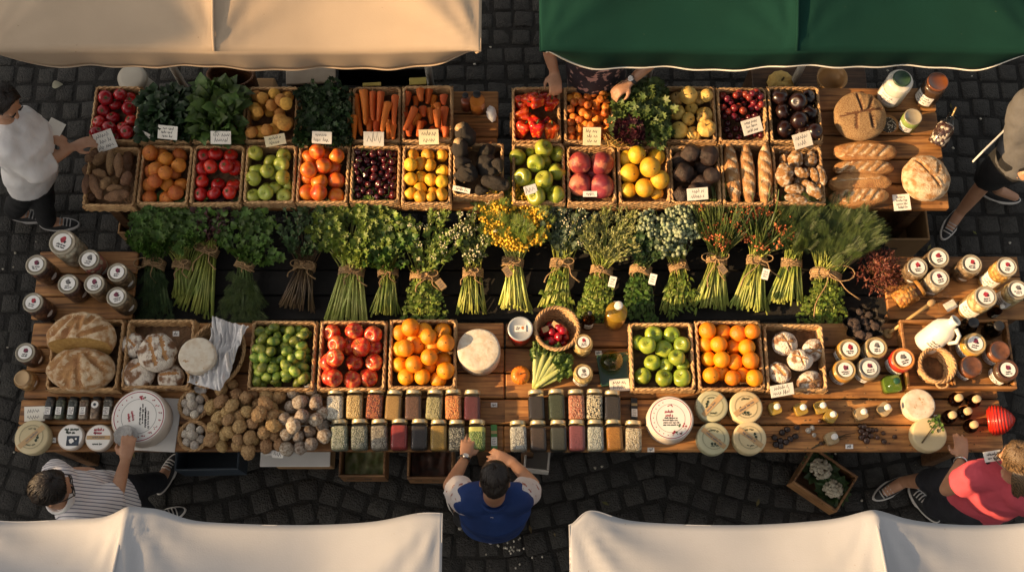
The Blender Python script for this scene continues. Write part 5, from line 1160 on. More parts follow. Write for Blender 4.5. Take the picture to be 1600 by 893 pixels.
# jug
c = at(1448, 537, TT+.06); e = empty('milk_jug', 'big white milk jug with a handle and grey opening, in the tray', 'jug', None, 0, None, T(c.x-.01, c.y, TT+.030) @ R(-.42, 'X') @ R(.50, 'Y'))
MB().add(p_lathe([(0, .001), (.055, .001), (.066, .010), (.069, .03), (.069, .14), (.064, .165), (.046, .192), (.029, .212), (.026, .228), (.031, .234), (.031, .244), (.022, .246), (.019, .232)], 40)).obj('body', m_milk, e)
MB().add(p_tube([(.02, -.03, .212), (.045, -.06, .20), (.055, -.075, .165), (.042, -.058, .125)], .011, 10)).obj('handle', m_milk, e)
MB().add(p_lathe([(.020, .236), (0, .235)], 20)).obj('mouth', m_lidg, e)
sidelabel(e, .0697, .08, .06, 1.3, -pi/2-.3, 5, m_card)
basket('small_basket', 'small tipped wicker basket with a loop handle in the tray', 1466, 569, TT+.115, 27, .11, .78, zb=TT)
o = [x for x in COL.objects if x.get('label') == 'small tipped wicker basket with a loop handle in the tray'][0]
MB().add(p_tube([(.02+.03*cos(t), -.10-.035*sin(t)*.6, .085+.0*t) for t in [pi*k/10-.3 for k in range(13)]], .006, 6)).obj('handle', m_wick, o)
for k, (x, y, h, r, z, lb) in enumerate([(1522, 503, .16, .046, TT, 'black glass bottle left of two at the back of the tray'), (1562, 508, .15, .044, TT, 'black glass bottle right of two at the back of the tray')]):
    bottle(lb, x, y, h, r, z, 'dark_bottle', glass=M_glass('black_glass%d' % k, (.10, .09, .08)), liq=m_dliq, cap=m_blackcap, shoulder=.55, neck=.55, group='black bottles')
bottle('small dark bottle with pale cap between the tall nut jars', 1567, 478, .15, .028, SZ, 'dark_bottle', glass=m_glassb, liq=m_dliq, cap=m_card, shoulder=.55, neck=.4, lab=.2)
# orange fruit jar lying against the others
c0, c1 = at(1404, 470, SZ+.05), at(1441, 447, SZ+.10); dr = (c1-c0); L = dr.length*1.15
e = empty('leaning_jar', 'unlabelled jar of orange preserve tipped over on the right stand', 'jar', None, 0, None, T(*c0) @ align(dr) @ T(0, 0, -.02)); r = .058
MB().add(p_lathe([(0, 0), (r*.9, 0), (r, .01), (r, L*.7), (r*.8, L*.8), (r*.8, L*.86)], 32)).obj('glass', m_glass, e)
MB().add(p_lathe([(0, .004), (r*.88, .005), (r*.95, .02), (r*.95, L*.68), (0, L*.7)], 32)).obj('contents', seeds('orange_preserve', [(.60, .25, .04), (.48, .17, .03), (.66, .36, .09)], 55), e)
MB().add(p_lathe([(r*.84, L*.83), (r*.86, L*.85), (r*.86, L*.93), (r*.8, L*.95), (0, L*.95)], 32)).obj('lid', M('lid_amber', (.46, .23, .05), (.36, .16, .03), rough=.2, coat=.5), e)
# crystals and a folded clear packet
c = at(1472, 468, SZ+.03); e = empty('clear_packet', 'crumpled clear packet with a green corner on the right stand', 'packet', (c.x, c.y, SZ+.02), .5)
MB().add(p_grid(lambda u, v: ((u-.5)*.13, (v-.5)*.15, .03+.05*noise.noise(Vector((u*3.3, v*3.1, 2)))+.03*noise.noise(Vector((u*8, v*8, 5)))), 26, 26), 0, None, False).obj('film', m_glass, e)
MB().box((.02, -.05, .012), (.07, .05, .004), 0, .001).obj('card', m_white, e)
c0, c1 = at(1389, 520, TZ+.02), at(1455, 473, SZ+.15)
e = empty('wooden_ladle', 'long wooden stirring stick leaning from the table to the packet', 'spoon', c0)
MB().add(p_tube([c0-c0, (c1-c0)*.5, (c1-c0)], [.010, .009, .011], 8)).obj('stick', M('light_wood', (.56, .36, .14), (.46, .28, .10), rough=.5, scale=12, stretch=(1, 1, .2)), e)
MB().add(p_lathe([(0, 0), (.026, 0), (.03, .006), (.022, .012), (0, .014)], 24)).obj('foot', M('light_wood_foot', (.42, .27, .10), rough=.5), e, T(0, 0, -.018))
MB().add(disp(p_ico(3), lambda p: np.array(p)*np.array((.026, .018, .014)))).obj('head', m_stick, e, T(*(c1-c0)) @ R(.6, 'Z'))
# black wire bowl
c = at(1350, 506, TZ+.08); r = 30*mpp(1350, 506, TZ+.08)
e = empty('wire_bowl', 'black crinkled metal bowl of dark dried mushrooms', 'bowl', (c.x, c.y, TZ+.003))
MB().add(p_grid(lambda u, v: ((r*(.45+.55*v**.6)+.012*v*sin(u*2*pi*9))*cos(2*pi*u), (r*(.45+.55*v**.6)+.012*v*sin(u*2*pi*9))*sin(2*pi*u), .003+v*v*.075+.008*v*cos(u*2*pi*9)), 90, 12)).obj('bowl', M('black_crinkled', (.014, .012, .012), (.03, .024, .02), rough=.35, scale=30, bump=.5), e)
m = MB(); m.add(p_lathe([(r*.5, .004), (0, .004)], 24))
m.obj('base', m_black, e)
m_dried = M('dried_mushroom', (.035, .022, .018), (.10, .06, .045), rough=.8, scale=3, vary=.4, lo=.5, hi=.8)
for k in range(24):
    a, q = U(0, 6.3), sqrt(U(0, .75)); o = link('dried_mushroom', fmesh('dried_mushroom', k % 4, lambda s: f_ball(s+5, 3, .45, 1.6, .55, False), [m_dried]))
    o.matrix_local = T(c.x+r*.85*q*cos(a), c.y+r*.85*q*sin(a), TZ+.035+.03*q*q+U(0, .025)) @ R(U(0, 6), 'Z') @ R(U(-.6, .6), 'X') @ S(U(.016, .026)); tag(o, 'dark dried mushroom heaped in the black crinkled bowl', 'mushroom', 'dried mushrooms')
# beehive red ornament, pumpkin, celery
r = 26*mpp(1566, 652, TZ+.06)
o = MB().add(disp(p_lathe([(0, 0)]+[(max(.01, float(np.interp(t, [0, .02, .25, .5, .85, 1.2, 1.5, 1.66, 1.7], [.5, .7, .95, 1, .92, .72, .42, .15, 0]))), t) for t in [1.7*k/90 for k in range(90)]]+[(0, 1.7)], 60), lambda p: np.array(p)*(1+.03*sin(p[2]*34)*np.array((1, 1, 0))))).obj('ribbed_ornament', M('red_ribbed', (.52, .022, .008), (.40, .012, .006), rough=.35, scale=3, coat=.3, vary=0))
o.matrix_local = T(*at(1562, 656, TZ+.065)) @ R(1.15, 'Y') @ S(r*.92) @ T(0, 0, -.75); tag(o, 'bright red ribbed cone lying at the right table edge', 'ornament')
r = 15.5*mpp(813, 583, TZ+.05)
o = f_rib(3, 16, .82, .05).obj('small_pumpkin', [PM['pum'], m_stem]); o.matrix_local = T(*at(813, 586, TZ+r*.8)) @ S(r); tag(o, 'small orange ribbed pumpkin below the red jar', 'pumpkin')
c = at(835, 606, TZ+.02); e = empty('celery_head', 'pale green celery head lying behind the right spice jars', 'celery', (c.x, c.y, TZ), -.15)
m_cel = M('celery_stalk', (.48, .50, .20), (.36, .42, .12), rough=.4, scale=8, stretch=(6, 1, 1), island=.12, vary=0, bump=.2)
m_cell = M('celery_leaf', (.16, .24, .05), (.09, .16, .03), rough=.5, scale=8, island=.25, vary=0, bump=.3, trans=.2)
m = MB(); lf = MB()
for k in range(15):
    t = k/14; a = 1.75-1.25*t+U(-.03, .03); L = .20+.035*sin(pi*t)+U(-.01, .01); zz = .012+.045*sin(pi*((k*.37) % 1))
    pts = [(cos(a)*L*s*.9+.0, sin(a)*L*s, zz*(.7+.6*s)+.012*sin(s*2.5)) for s in (0, .15, .35, .6, .85, 1)]
    m.add(p_tube(pts, [(.006, .012), (.008, .014), (.008, .015), (.007, .014), (.006, .011), (.004, .007)], 8, up=(0, 0, 1)))
    for j in range(5):
        s = U(.82, 1.12); p = Vector((cos(a)*L*s*.9, sin(a)*L*s, zz+.02+U(-.01, .02)))
        lf.add(disp(p_grid(lambda u, v: ((u-.5)*.035, (v-.5)*.05, .012*sin(u*6)+.01*cos(v*7+u*3)), 5, 5), lambda q: q), 0, T(*p) @ R(a-1.57+U(-.6, .6), 'Z') @ R(U(-.5, .5), 'X'))
m.obj('stalks', m_cel, e); lf.obj('leaves', m_cell, e)
# tubes of tea beside the sign, green packet, small tube
TB = [((.03, .03, .03), (.10, .08, .06)), ((.07, .08, .05), (.14, .15, .09)), ((.05, .06, .05), (.22, .24, .22)), ((.20, .12, .08), (.36, .28, .2)), ((.16, .09, .05), (.30, .2, .12)), ((.10, .09, .07), (.40, .38, .33))]
for k, x in enumerate([79, 96, 115, 133, 151, 170]):
    c = at(x, 639, TZ+.02); L = 35*mpp(x, 639, TZ+.02); r = 7.6*mpp(x, 639, TZ+.02)
    e = empty('spice_tube', ['near black spice tube, nearest the white sign', 'dark olive spice tube with white label, second from the sign', 'grey spice tube, third from the sign', 'rosy spice tube, fourth from the sign', 'brown spice tube with a round white seal', 'dark spice tube beside the largest cheese box'][k], 'spice tube', None, 0, 'spice tubes', T(c.x, c.y, TZ+.001+r) @ R(U(-.03, .03), 'Z') @ R(-pi/2, 'X') @ T(0, 0, -L/2))
    MB().add(squ(p_lathe([(0, 0), (r*.85, 0), (r, .006), (r, L-.012), (r*.8, L-.004), (0, L)], 24))).obj('glass', m_glass, e)
    MB().add(squ(p_lathe([(0, .004), (r*.93, .006), (r*.93, L-.016), (0, L-.014)], 24))).obj('contents', M_seeds('tube%d' % k, [TB[k][0], TB[k][1], tuple(.5*(a+b) for a, b in zip(*TB[k]))], 60), e)
    MB().add(p_lathe([(r*.9, L-.012), (r*.9, L+.004), (0, L+.005)], 20)).obj('lid', m_blackcap, e)
    lm = MB()
    if k == 4: disc(lm, r*.75, 0, 0, T(0, -r*1.11, L*.66) @ R(pi/2, 'X')); disc(lm, r*.3, .001, 2, T(0, -r*1.11, L*.66) @ R(pi/2, 'X'))
    else: lm.box((0, 0, 0), (r*1.15, L*.34, .0012), 0, 0, T(0, -r*1.12, L*.38) @ R(pi/2, 'X')); scrib(lm, r, L*.28, 3, k, 1, T(0, -r*1.12-.001, L*.38) @ R(pi/2, 'X'), .0008)
    lm.obj('label', [m_white, m_ink, m_inkbl], e)
def packet(label, px, py, w, h, cols, z=TZ):
    c = at(px, py, z+.012); e = empty('small_packet', label, 'packet', (c.x, c.y, z+.011), U(-.03, .03)); s = mpp(px, py, z)
    MB().box((0, 0, 0), (w*s, h*s, .02), 0, .004, None, 2).obj('body', cols[0], e)
    m = MB().box((0, -h*s*.2, .0108), (w*s*.9, h*s*.36, .0008), 0); scrib(m, w*s*.7, h*s*.3, 3, 3, 1, T(0, -h*s*.2, .0118), .0006); m.box((0, h*s*.18, .0108), (w*s*.9, h*s*.12, .0008), 2); m.obj('label', [m_white, m_inkgr, cols[1]], e)
packet('slim green packet with a white label beside the front left spice jars', 772, 682, 10, 38, (M('packet_green', (.06, .22, .05), (.04, .16, .04), rough=.4), m_lidh))
packet('slim black packet with a white label behind the bean jar', 991, 638, 10, 34, (m_blackcap, m_lidh))
# dark berries and chestnuts strewn over the table
for k, (x, y) in enumerate([(1210, 683), (1212, 694), (1219, 688), (1220, 696), (1228, 690), (1235, 685), (1243, 681), (1222, 675), (1230, 670), (1245, 667)]):
    o = link('dark_berry', fmesh('dark_berry', k % 3, lambda s: f_ball(s, 3, .08, 1.4, .9), [PM['ber'], m_stem])); r = 5*mpp(x, y, TZ); o.matrix_local = T(*at(x, y, TZ+r*.9)) @ R(U(-.8, .8), 'X') @ S(r); tag(o, 'dark round berry scattered by the front cheese wheel', 'berry', 'dark scattered berries')
m_chn = M('chestnut', (.075, .030, .016), (.035, .016, .010), rough=.35, scale=2, vary=.35, coat=.2)
for k, (x, y, r) in enumerate([(1350, 666, 5), (1357, 671, 5), (1345, 673, 5), (1352, 678, 5.5), (1360, 680, 5), (1346, 683, 5), (1354, 688, 5.5), (1363, 671, 4), (1369, 671, 3.5), (1371, 683, 4), (1380, 676, 4), (1381, 689, 4.5), (1398, 682, 4), (1344, 665, 4), (1283, 692, 3.5), (1281, 657, 3.5)]):
    o = link('chestnut', fmesh('chestnut', k % 3, lambda s: f_ball(s, 3, .10, 1.2, .85), [m_chn, m_stem])); r = r*mpp(x, y, TZ); o.matrix_local = T(*at(x, y, TZ+r*.8)) @ R(U(-.8, .8), 'X') @ S(r); tag(o, 'brown chestnut strewn on the front right planks', 'chestnut', 'strewn chestnuts')
for k, (x, y, r) in enumerate([(1263, 672, 4.5), (1269, 668, 4), (1272, 679, 3.5)]):
    o = link('pale_bulb', fmesh('pale_bulb', k, lambda s: f_ball(s, 3, .10, 1.2, .9), [PM['trw'], m_stem])); r = r*mpp(x, y, TZ); o.matrix_local = T(*at(x, y, TZ+r*.9)) @ S(r); tag(o, ['small pale bulb, largest of three by the dark berries', 'small pale bulb rearmost of three by the dark berries', 'small pale bulb frontmost of three by the dark berries'][k], 'bulb', 'small pale bulbs')
tw = MB()
for k in range(3): tw.add(p_tube([at(1268+k*6+j*14, 700-k*4-j*4-(j % 2)*2, TZ+.005) for j in range(5)], [.004, .0035, .003, .002, .001], 5))
o = tw.obj('dry_twig', m_stem); tag(o, 'thin dry forked twig at the front edge of the right table', 'twig')
# ---------------------------------------------------------------- herbs
def leafmat(n, c1, c2, isl=.35, tr=.22): return M('leaf_'+n, c1, c2, rough=.5, scale=30, island=isl, vary=0, trans=tr, hue=.012, spec=.4)
LM = dict(parsley=leafmat('parsley', (.095, .175, .028), (.048, .10, .016)), bright=leafmat('bright', (.21, .28, .042), (.09, .15, .02)), dark=leafmat('dark', (.055, .10, .03), (.026, .058, .016)),
          dill=leafmat('dill', (.085, .12, .030), (.045, .075, .018)), grey=leafmat('grey', (.11, .15, .085), (.07, .105, .06)), redd=leafmat('red', (.075, .022, .022), (.035, .012, .014)),
          pale=leafmat('pale', (.36, .36, .14), (.24, .27, .09)), grass=leafmat('grass', (.11, .15, .035), (.06, .09, .02)), brown=leafmat('brown', (.075, .065, .035), (.04, .04, .022)), rus=leafmat('russet', (.24, .075, .05), (.12, .035, .028)))
def stalkmat(n, c1, c2): return M('stalk_'+n, c1, c2, rough=.45, scale=14, island=.3, vary=0, hue=.01)
SMt = dict(green=stalkmat('green', (.38, .40, .09), (.18, .24, .045)), pale=stalkmat('pale', (.56, .56, .17), (.36, .42, .09)), brown=stalkmat('brown', (.15, .095, .05), (.09, .06, .03)), dark=stalkmat('dark', (.10, .15, .045), (.06, .10, .03)))
FLW = dict(yellow=M('flower_yellow', (.72, .46, .03), (.62, .36, .02), rough=.6, scale=20, island=.25, vary=0), cream=M('flower_cream', (.66, .62, .42), (.52, .50, .30), rough=.6, scale=20, island=.25, vary=0),
           bud=M('flower_bud', (.30, .34, .22), (.20, .26, .14), rough=.6, scale=20, island=.25, vary=0), orange=M('flower_orange', (.66, .20, .07), (.56, .13, .05), rough=.6, scale=20, island=.3, vary=0))
def lobed():
    v = [(0, 0, 0)]; n = 13
    for k in range(n):
        a = -2.5+5.0*k/(n-1); r = (.62 if k % 2 else 1.)*(.75+.35*cos(a*.5)); v.append((r*sin(a)*.62, .45+r*cos(a)*.55, .10*(k % 2)-.05+.12*abs(sin(a))))
    v = np.array(v); v[0] = (0, .40, -.06)
    return v, [(0, 1+k+1, 1+k) for k in range(n-1)]
def oval(w=.42, cup=.12, n=8):
    v = []; f = []
    for k in range(n+1):
        t = k/n; hw = w*sin(pi*min(.98, t**.8+.02))**.8; z = .18*sin(pi*t)-.1*t
        v += [(-hw, t, z+cup*hw*2), (0, t, z), (hw, t, z+cup*hw*2)]
    for k in range(n):
        a = 3*k; f += [(a, a+1, a+4, a+3), (a+1, a+2, a+5, a+4)]
    return np.array(v), f
def blade(w=.03):
    v = []; f = []
    for k in range(5):
        t = k/4; ww = w*(1-t*.9); v += [(-ww, t, .12*sin(2*t)), (ww, t, .12*sin(2*t)+.02)]
    return np.array(v), [(2*k, 2*k+1, 2*k+3, 2*k+2) for k in range(4)]
def feather():
    """dill frond: a rib with thin side threads"""
    v = []; f = []
    def strip(a, b, w):
        a, b = np.array(a), np.array(b); d = b-a; n = np.array((-d[1], d[0], 0)); n = n/(np.linalg.norm(n)+1e-9)*w; o = len(v)
        v.extend([a-n, a+n, b+n*.3, b-n*.3]); f.append((o, o+1, o+2, o+3))
    strip((0, 0, 0), (0, 1, .05), .012)
    for k in range(9):
        t = .12+.09*k; L = .42*(1-.6*t)
        for s in (-1, 1):
            e = (s*L*.75, t+L*.75, .06*s); strip((0, t, .02), e, .014)
            m = (s*L*.4, t+L*.4, .03); strip(m, (m[0]+s*.02, m[1]+.16, .08), .012); strip(m, (m[0]+s*.16, m[1]+.04, .0), .012)
    return np.array(v), f
TPL = dict(lobed=lobed(), oval=oval(), narrow=oval(.16, .1), blade=blade(.035), feather=feather())
def basis(d, n):
    y = Vector(d).normalized(); z = Vector(n); z = (z-y*z.dot(y)); z = z.normalized() if z.length > 1e-4 else y.orthogonal().normalized(); x = y.cross(z)
    return Matrix((x, y, z)).transposed().to_4x4()
def leaf(mb, kind, p, d, size, mat=0, flat=.8):
    n = Vector((U(-1, 1)*(1-flat)*1.5, U(-1, 1)*(1-flat)*1.5, 1))
    mb.add(TPL[kind], mat, T(*p) @ basis(d, n) @ S(size), True)
def cluster(mb, p, r, n, rad, mat=0, sub=1):
    for k in range(n):
        q = Vector((RR.gauss(0, 1), RR.gauss(0, 1), RR.gauss(0, .7)))*r*.55
        mb.add(p_ico(sub), mat, T(*(p+q)) @ S(rad*U(.7, 1.25)))
def wrap_twine(e, Tm, r, seed, bow=1, loose=0., wide=.045):
    """Tm: matrix at the tie, local z along the bunch"""
    m = MB()
    for k in range(6):
        z = -wide/2+wide*k/5; m.add(p_tube([((r+.002)*cos(2*pi*j/22), (r+.002)*.72*sin(2*pi*j/22), z+.004*sin(2*pi*j/22+k+seed)) for j in range(22)], .0052, 5, closed=True), 0, Tm)
    rg = random.Random(seed)
    if bow:
        k0 = Vector((r*.35*rg.choice([-1, 1]), -.0, 0)); 
        W = Tm.to_3x3(); out = W @ Vector((0, -1, 0))
        base = Tm @ Vector((r*.4*rg.uniform(-1, 1), 0, 0)); base.z += r*.75+.006
        for s in (-1, 1):
            a = rg.uniform(-.4, .6); L = rg.uniform(.045, .075)*bow
            dx = Vector((cos(a)*s, -sin(a)*.6, 0)); px_ = Vector((-dx.y, dx.x, 0))
            m.add(p_tube([base+dx*(L*(1-cos(t))*.5)*2*.5+px_*sin(t)*L*.32+Vector((0, 0, .008*sin(t*.5))) for t in [2*pi*j/12 for j in range(13)]], .0035, 5))
            b = rg.uniform(.6, 1.3); Lt = rg.uniform(.08, .14)*bow
            m.add(p_tube([base+Vector((s*cos(b)*Lt*t+.012*sin(t*7), -sin(b)*Lt*t, -.03*t*t)) for t in [j/7 for j in range(8)]], [.0035]*7+[.0055], 5))
        m.add(disp(p_ico(2), lambda p: p*.011), 0, T(*base))
    return m.obj('twine', m_twine, e)
BUNCH = 'herb bunches laid out on the dark bench'
def bunch(label, tie, top, rx, ry, base, bw, style, stalk='green', leafm='parsley', n=40, r_tie=None, lower=None, flowers=None, bow=1., tagm=None, seed=0, name='herb_bunch', dens=1., srad=.0038, stalk_len=True, leaf_sc=1., cat='herb bunch'):
    """tie: photo x,y of the string; top: centre of the leafy head, rx, ry its half sizes in photo px; base: cut ends centre, bw half width px"""
    base = (base[0], base[1]+11); leaf_sc *= 1.15; rx *= 1.12; ry *= 1.14; bw *= 1.14; dens *= 1.12; z = BZ+.09; P = at(tie[0], tie[1], z); C = at(top[0], top[1]-10, z+.12); B = at(base[0], base[1], BZ+.03); s = mpp(tie[0], tie[1], z)
    ax = (C-P); ax.z = 0; ax.normalize(); lat = Vector((ax.y, -ax.x, 0)); rt = (r_tie or bw*.55)*s
    e = empty(name, label, cat, P, 0, BUNCH); inv = T(*-P)
    st = MB(); lf = MB(); fl = MB(); lw = MB()
    axb = (B-P); axb.z = 0
    Lh = (C-P).length
    for k in range(n):
        a = U(0, 2*pi); q = sqrt(U(0, 1)); ti = P+lat*(rt*q*cos(a))+Vector((0, 0, .06*0+rt*.72*q*sin(a)))
        fan = U(-1, 1) if k % 2 else cos(a)*q
        ca, cr = U(0, 2*pi), sqrt(U(0.05, 1))
        E = C+lat*(rx*s*cr*cos(ca))+ax*(ry*s*cr*sin(ca))+Vector((0, 0, U(-.03, .055)*(1-.5*cr)))
        E.z = max(E.z, BZ+.06)
        if stalk_len:
            b = P+axb*U(.9, 1.06)+lat*(bw*s*fan)+Vector((0, 0, -.055+.05*(1-fan*fan)*U(.2, 1)))
            b.z = max(b.z, BZ+.008); mid = ti.lerp(b, .5)+Vector((0, 0, .004))
            st.add(p_tube([b, mid, ti], [srad*1.15, srad*1.05, srad], 6), 0, inv)
        m1 = ti.lerp(E, .45)+Vector((0, 0, .02)); st.add(p_tube([ti, m1, E], [srad*.9, srad*.65, srad*.35], 5), 0, inv)
        d = (E-m1).normalized(); top_ = P+(C-P)+ax*(ry*s)
        if style == 'parsley':
            for c in range(int(5*dens)):
                t = U(.35, 1.05); p = m1.lerp(E, t)+lat*U(-.03, .03)+ax*U(-.02, .02)+Vector((0, 0, U(0, .03)))
                for w in (-.9, 0, .9):
                    dd = Matrix.Rotation(w+U(-.3, .3), 3, 'Z') @ d; leaf(lf, 'lobed', p-P, dd+Vector((0, 0, U(-.3, .3))), U(.026, .042)*leaf_sc, 0)
        elif style == 'dill':
            for c in range(int(6*dens)):
                t = U(.1, 1.0); p = m1.lerp(E, t)+Vector((0, 0, U(-.01, .03))); dd = Matrix.Rotation(U(-.8, .8), 3, 'Z') @ d; leaf(lf, 'feather', p-P, dd+Vector((0, 0, U(-.2, .3))), U(.06, .10)*leaf_sc, 0)
        elif style == 'oval':
            for c in range(int(9*dens)):
                t = U(.0, 1.05); p = m1.lerp(E, t)+Vector((0, 0, U(-.005, .02))); dd = Matrix.Rotation(U(-1.3, 1.3), 3, 'Z') @ d; leaf(lf, 'narrow' if c % 3 else 'oval', p-P, dd+Vector((0, 0, U(-.2, .4))), U(.018, .034)*leaf_sc, 0)
        elif style == 'round':
            for c in range(int(6*dens)):
                t = U(.2, 1.05); p = m1.lerp(E, t)+lat*U(-.03, .03)+Vector((0, 0, U(0, .03))); dd = Matrix.Rotation(U(-1.8, 1.8), 3, 'Z') @ d; leaf(lf, 'lobed' if c % 2 else 'oval', p-P, dd, U(.026, .044)*leaf_sc, 0)
        elif style == 'grass':
            for c in range(int(6*dens)):
                t = U(-.3, .6); p = m1.lerp(E, t); dd = Matrix.Rotation(U(-.45, .45), 3, 'Z') @ d; leaf(lf, 'blade', p-P, dd+Vector((0, 0, U(0, .4))), U(.09, .17)*leaf_sc, 0, .5)
        elif style == 'airy':
            for c in range(int(5*dens)):
                t = U(.1, 1.); p = m1.lerp(E, t); dd = Matrix.Rotation(U(-.9, .9), 3, 'Z') @ d+Vector((0, 0, U(-.2, .5))); q2 = p+dd*U(.03, .06); st.add(p_tube([p, q2], .0012, 3), 0, inv)
                for j in range(7): leaf(lf, 'narrow', q2.lerp(p, U(0, .8))-P, Matrix.Rotation(U(-1, 1), 3, 'Z') @ dd, U(.010, .018)*leaf_sc, 0, .3)
        if flowers:
            fk, fr, fn, fq = flowers
            if U(0, 1) < fq:
                for c in range(3 if fk in ('yellow', 'bud') else 2):
                    p = m1.lerp(E, U(.55, 1.08))+lat*U(-.02, .02)+Vector((0, 0, U(.01, .04))); cluster(fl, p-P, fr, fn, fr*.28 if fk != 'bud' else fr*.45, 0)
    st.obj('stalks', SMt[stalk], e)
    if lf.v: lf.obj('foliage', LM[leafm], e)
    if fl.v: fl.obj('blossoms', FLW[flowers[0]], e)
    if lower:
        kind, mat, cnt, sz, half = lower
        for k in range(cnt):
            t = U(.18, 1.12); w = U(-1, 1); p = P+axb*t+lat*(half*s*w*(.5+.5*t))+Vector((0, 0, -.05*t+U(.0, .045)*(1-w*w)+.02)); p.z = max(p.z, BZ+.012)
            dd = Matrix.Rotation(U(-1, 1), 3, 'Z') @ axb.normalized(); leaf(lw, kind, p-P, dd+Vector((0, 0, U(-.2, .3))), sz*U(.7, 1.25), 0)
        lw.obj('lower_leaves', LM[mat], e)
    Tm = Matrix((lat, -Vector((0, 0, 1)), ax)).transposed().to_4x4()
    wrap_twine(e, T(0, 0, -.004) @ Tm, rt*1.06+.004, seed+3, bow)
    if tagm:
        kx, ky, kind = tagm; q = at(kx, ky, z+.05)-P
        m = MB(); m.box((0, 0, 0), (.04, .062, .0022), 0, .002); scrib(m, .03, .04, 3, seed, 1, T(0, 0, .0013), .0007)
        m.obj('tag', [m_kraft if kind == 'kraft' else m_white, m_inkgr], e, T(*q) @ R(-.25 if kind != 'kraft' else .7, 'Z') @ R(.35, 'X'))
    return e
bunch('parsley bunch at the far left with a flat raffia bow', (240, 413), (245, 362), 34, 44, (246, 475), 22, 'parsley', 'dark', 'parsley', 34, 15, ('feather', 'dark', 90, .06, 26), bow=1.5, seed=1, dens=1.1)
bunch('leafy parsley bunch under the wrinkled orange crate', (284, 414), (285, 352), 44, 44, (284, 455), 14, 'parsley', 'green', 'parsley', 46, 12, seed=2, dens=1.2, bow=.7)
bunch('dark red topped bunch with a broad fan of green stalks', (324, 391), (336, 346), 26, 34, (303, 477), 32, 'oval', 'green', 'redd', 62, 15, seed=3, dens=.8, srad=.0044, bow=1.4)
bunch('coriander bunch with round leaves and feathery dill below', (382, 414), (397, 374), 56, 44, (382, 488), 26, 'round', 'dark', 'parsley', 44, 12, ('feather', 'dill', 130, .075, 36), seed=4, bow=.6, leaf_sc=1.05)
bunch('thin dark bunch with brown woody stalks and a pale bow', (476, 416), (482, 362), 46, 48, (462, 472), 30, 'oval', 'brown', 'dark', 50, 14, seed=5, srad=.004, bow=1.3, dens=1.0)
bunch('largest parsley bunch with long pale stalks', (549, 425), (556, 362), 58, 56, (541, 496), 31, 'parsley', 'pale', 'bright', 64, 17, seed=6, srad=.0052, bow=.9, dens=1.3, leaf_sc=.9)
bunch('smaller leafy bunch with loose stalks beside the largest parsley', (606, 425), (602, 392), 34, 40, (602, 482), 24, 'round', 'green', 'parsley', 34, 13, seed=7, srad=.0046, bow=.8, dens=.9)
bunch('pale sprigged bunch with a kraft tag and leafy lower end', (663, 433), (668, 378), 48, 52, (665, 484), 24, 'oval', 'green', 'bright', 48, 19, ('oval', 'bright', 260, .024, 36), ('cream', .018, 5, .35), .9, (689, 444, 'kraft'), 8, dens=1.1)
bunch('slim bunch with small white flowers', (739, 426), (738, 372), 30, 46, (737, 479), 22, 'oval', 'green', 'grass', 34, 13, None, ('cream', .020, 5, .5), .7, None, 9, dens=.9)
bunch('bunch of bright yellow dill flowers on pale stalks', (801, 410), (808, 350), 46, 42, (804, 473), 25, 'dill', 'pale', 'bright', 60, 14, None, ('yellow', .028, 12, .9), .8, (793, 424, 'kraft'), 10, srad=.0052, dens=.6)
bunch('tall bunch of grassy stalks with a curling string', (878, 413), (890, 352), 36, 50, (868, 473), 26, 'oval', 'green', 'grey', 52, 15, ('oval', 'bright', 40, .03, 26), ('cream', .018, 4, .3), 1.3, None, 11, srad=.0046)
bunch('pale airy seed head bunch with a small white tag', (940, 423), (953, 372), 44, 42, (930, 484), 30, 'airy', 'green', 'pale', 64, 14, ('oval', 'bright', 240, .022, 32), None, .5, (957, 440, 'white'), 12, dens=1.3, leaf_sc=1.15)
bunch('dark leafy bunch with a white tag below the pale seed heads', (1001, 423), (1010, 384), 30, 34, (996, 483), 24, 'oval', 'dark', 'dark', 34, 14, ('oval', 'parsley', 200, .026, 28), None, .5, (1020, 436, 'white'), 13)
bunch('bunch of pale round buds with leafy stalks', (1060, 416), (1048, 366), 42, 38, (1060, 472), 28, 'oval', 'green', 'grey', 48, 12, ('narrow', 'bright', 100, .04, 30), ('bud', .026, 5, .8), .5, None, 14, dens=.5)
bunch('orange flowered grass bunch with a large bow and tag', (1120, 406), (1128, 350), 40, 42, (1106, 470), 28, 'grass', 'green', 'grass', 64, 13, None, ('orange', .020, 7, .5), 1.5, (1129, 420, 'kraft'), 15, srad=.0046, dens=.8)
bunch('orange flowered grass bunch with a printed white tag', (1183, 408), (1196, 350), 44, 46, (1170, 474), 28, 'grass', 'green', 'grass', 64, 13, None, ('orange', .022, 8, .65), 1.4, (1196, 428, 'white'), 16, srad=.0046, dens=.8)
bunch('plain chive bunch with green tops and a neat tie', (1237, 411), (1246, 366), 26, 36, (1227, 464), 26, 'dill', 'green', 'dill', 52, 13, None, None, .5, None, 17, srad=.0046, dens=.6)
bunch('big feathery dill bunch with a wide loose bow', (1291, 432), (1312, 366), 52, 54, (1284, 494), 22, 'dill', 'green', 'dill', 60, 20, ('oval', 'bright', 280, .023, 40), None, 2., None, 18, dens=1.1)
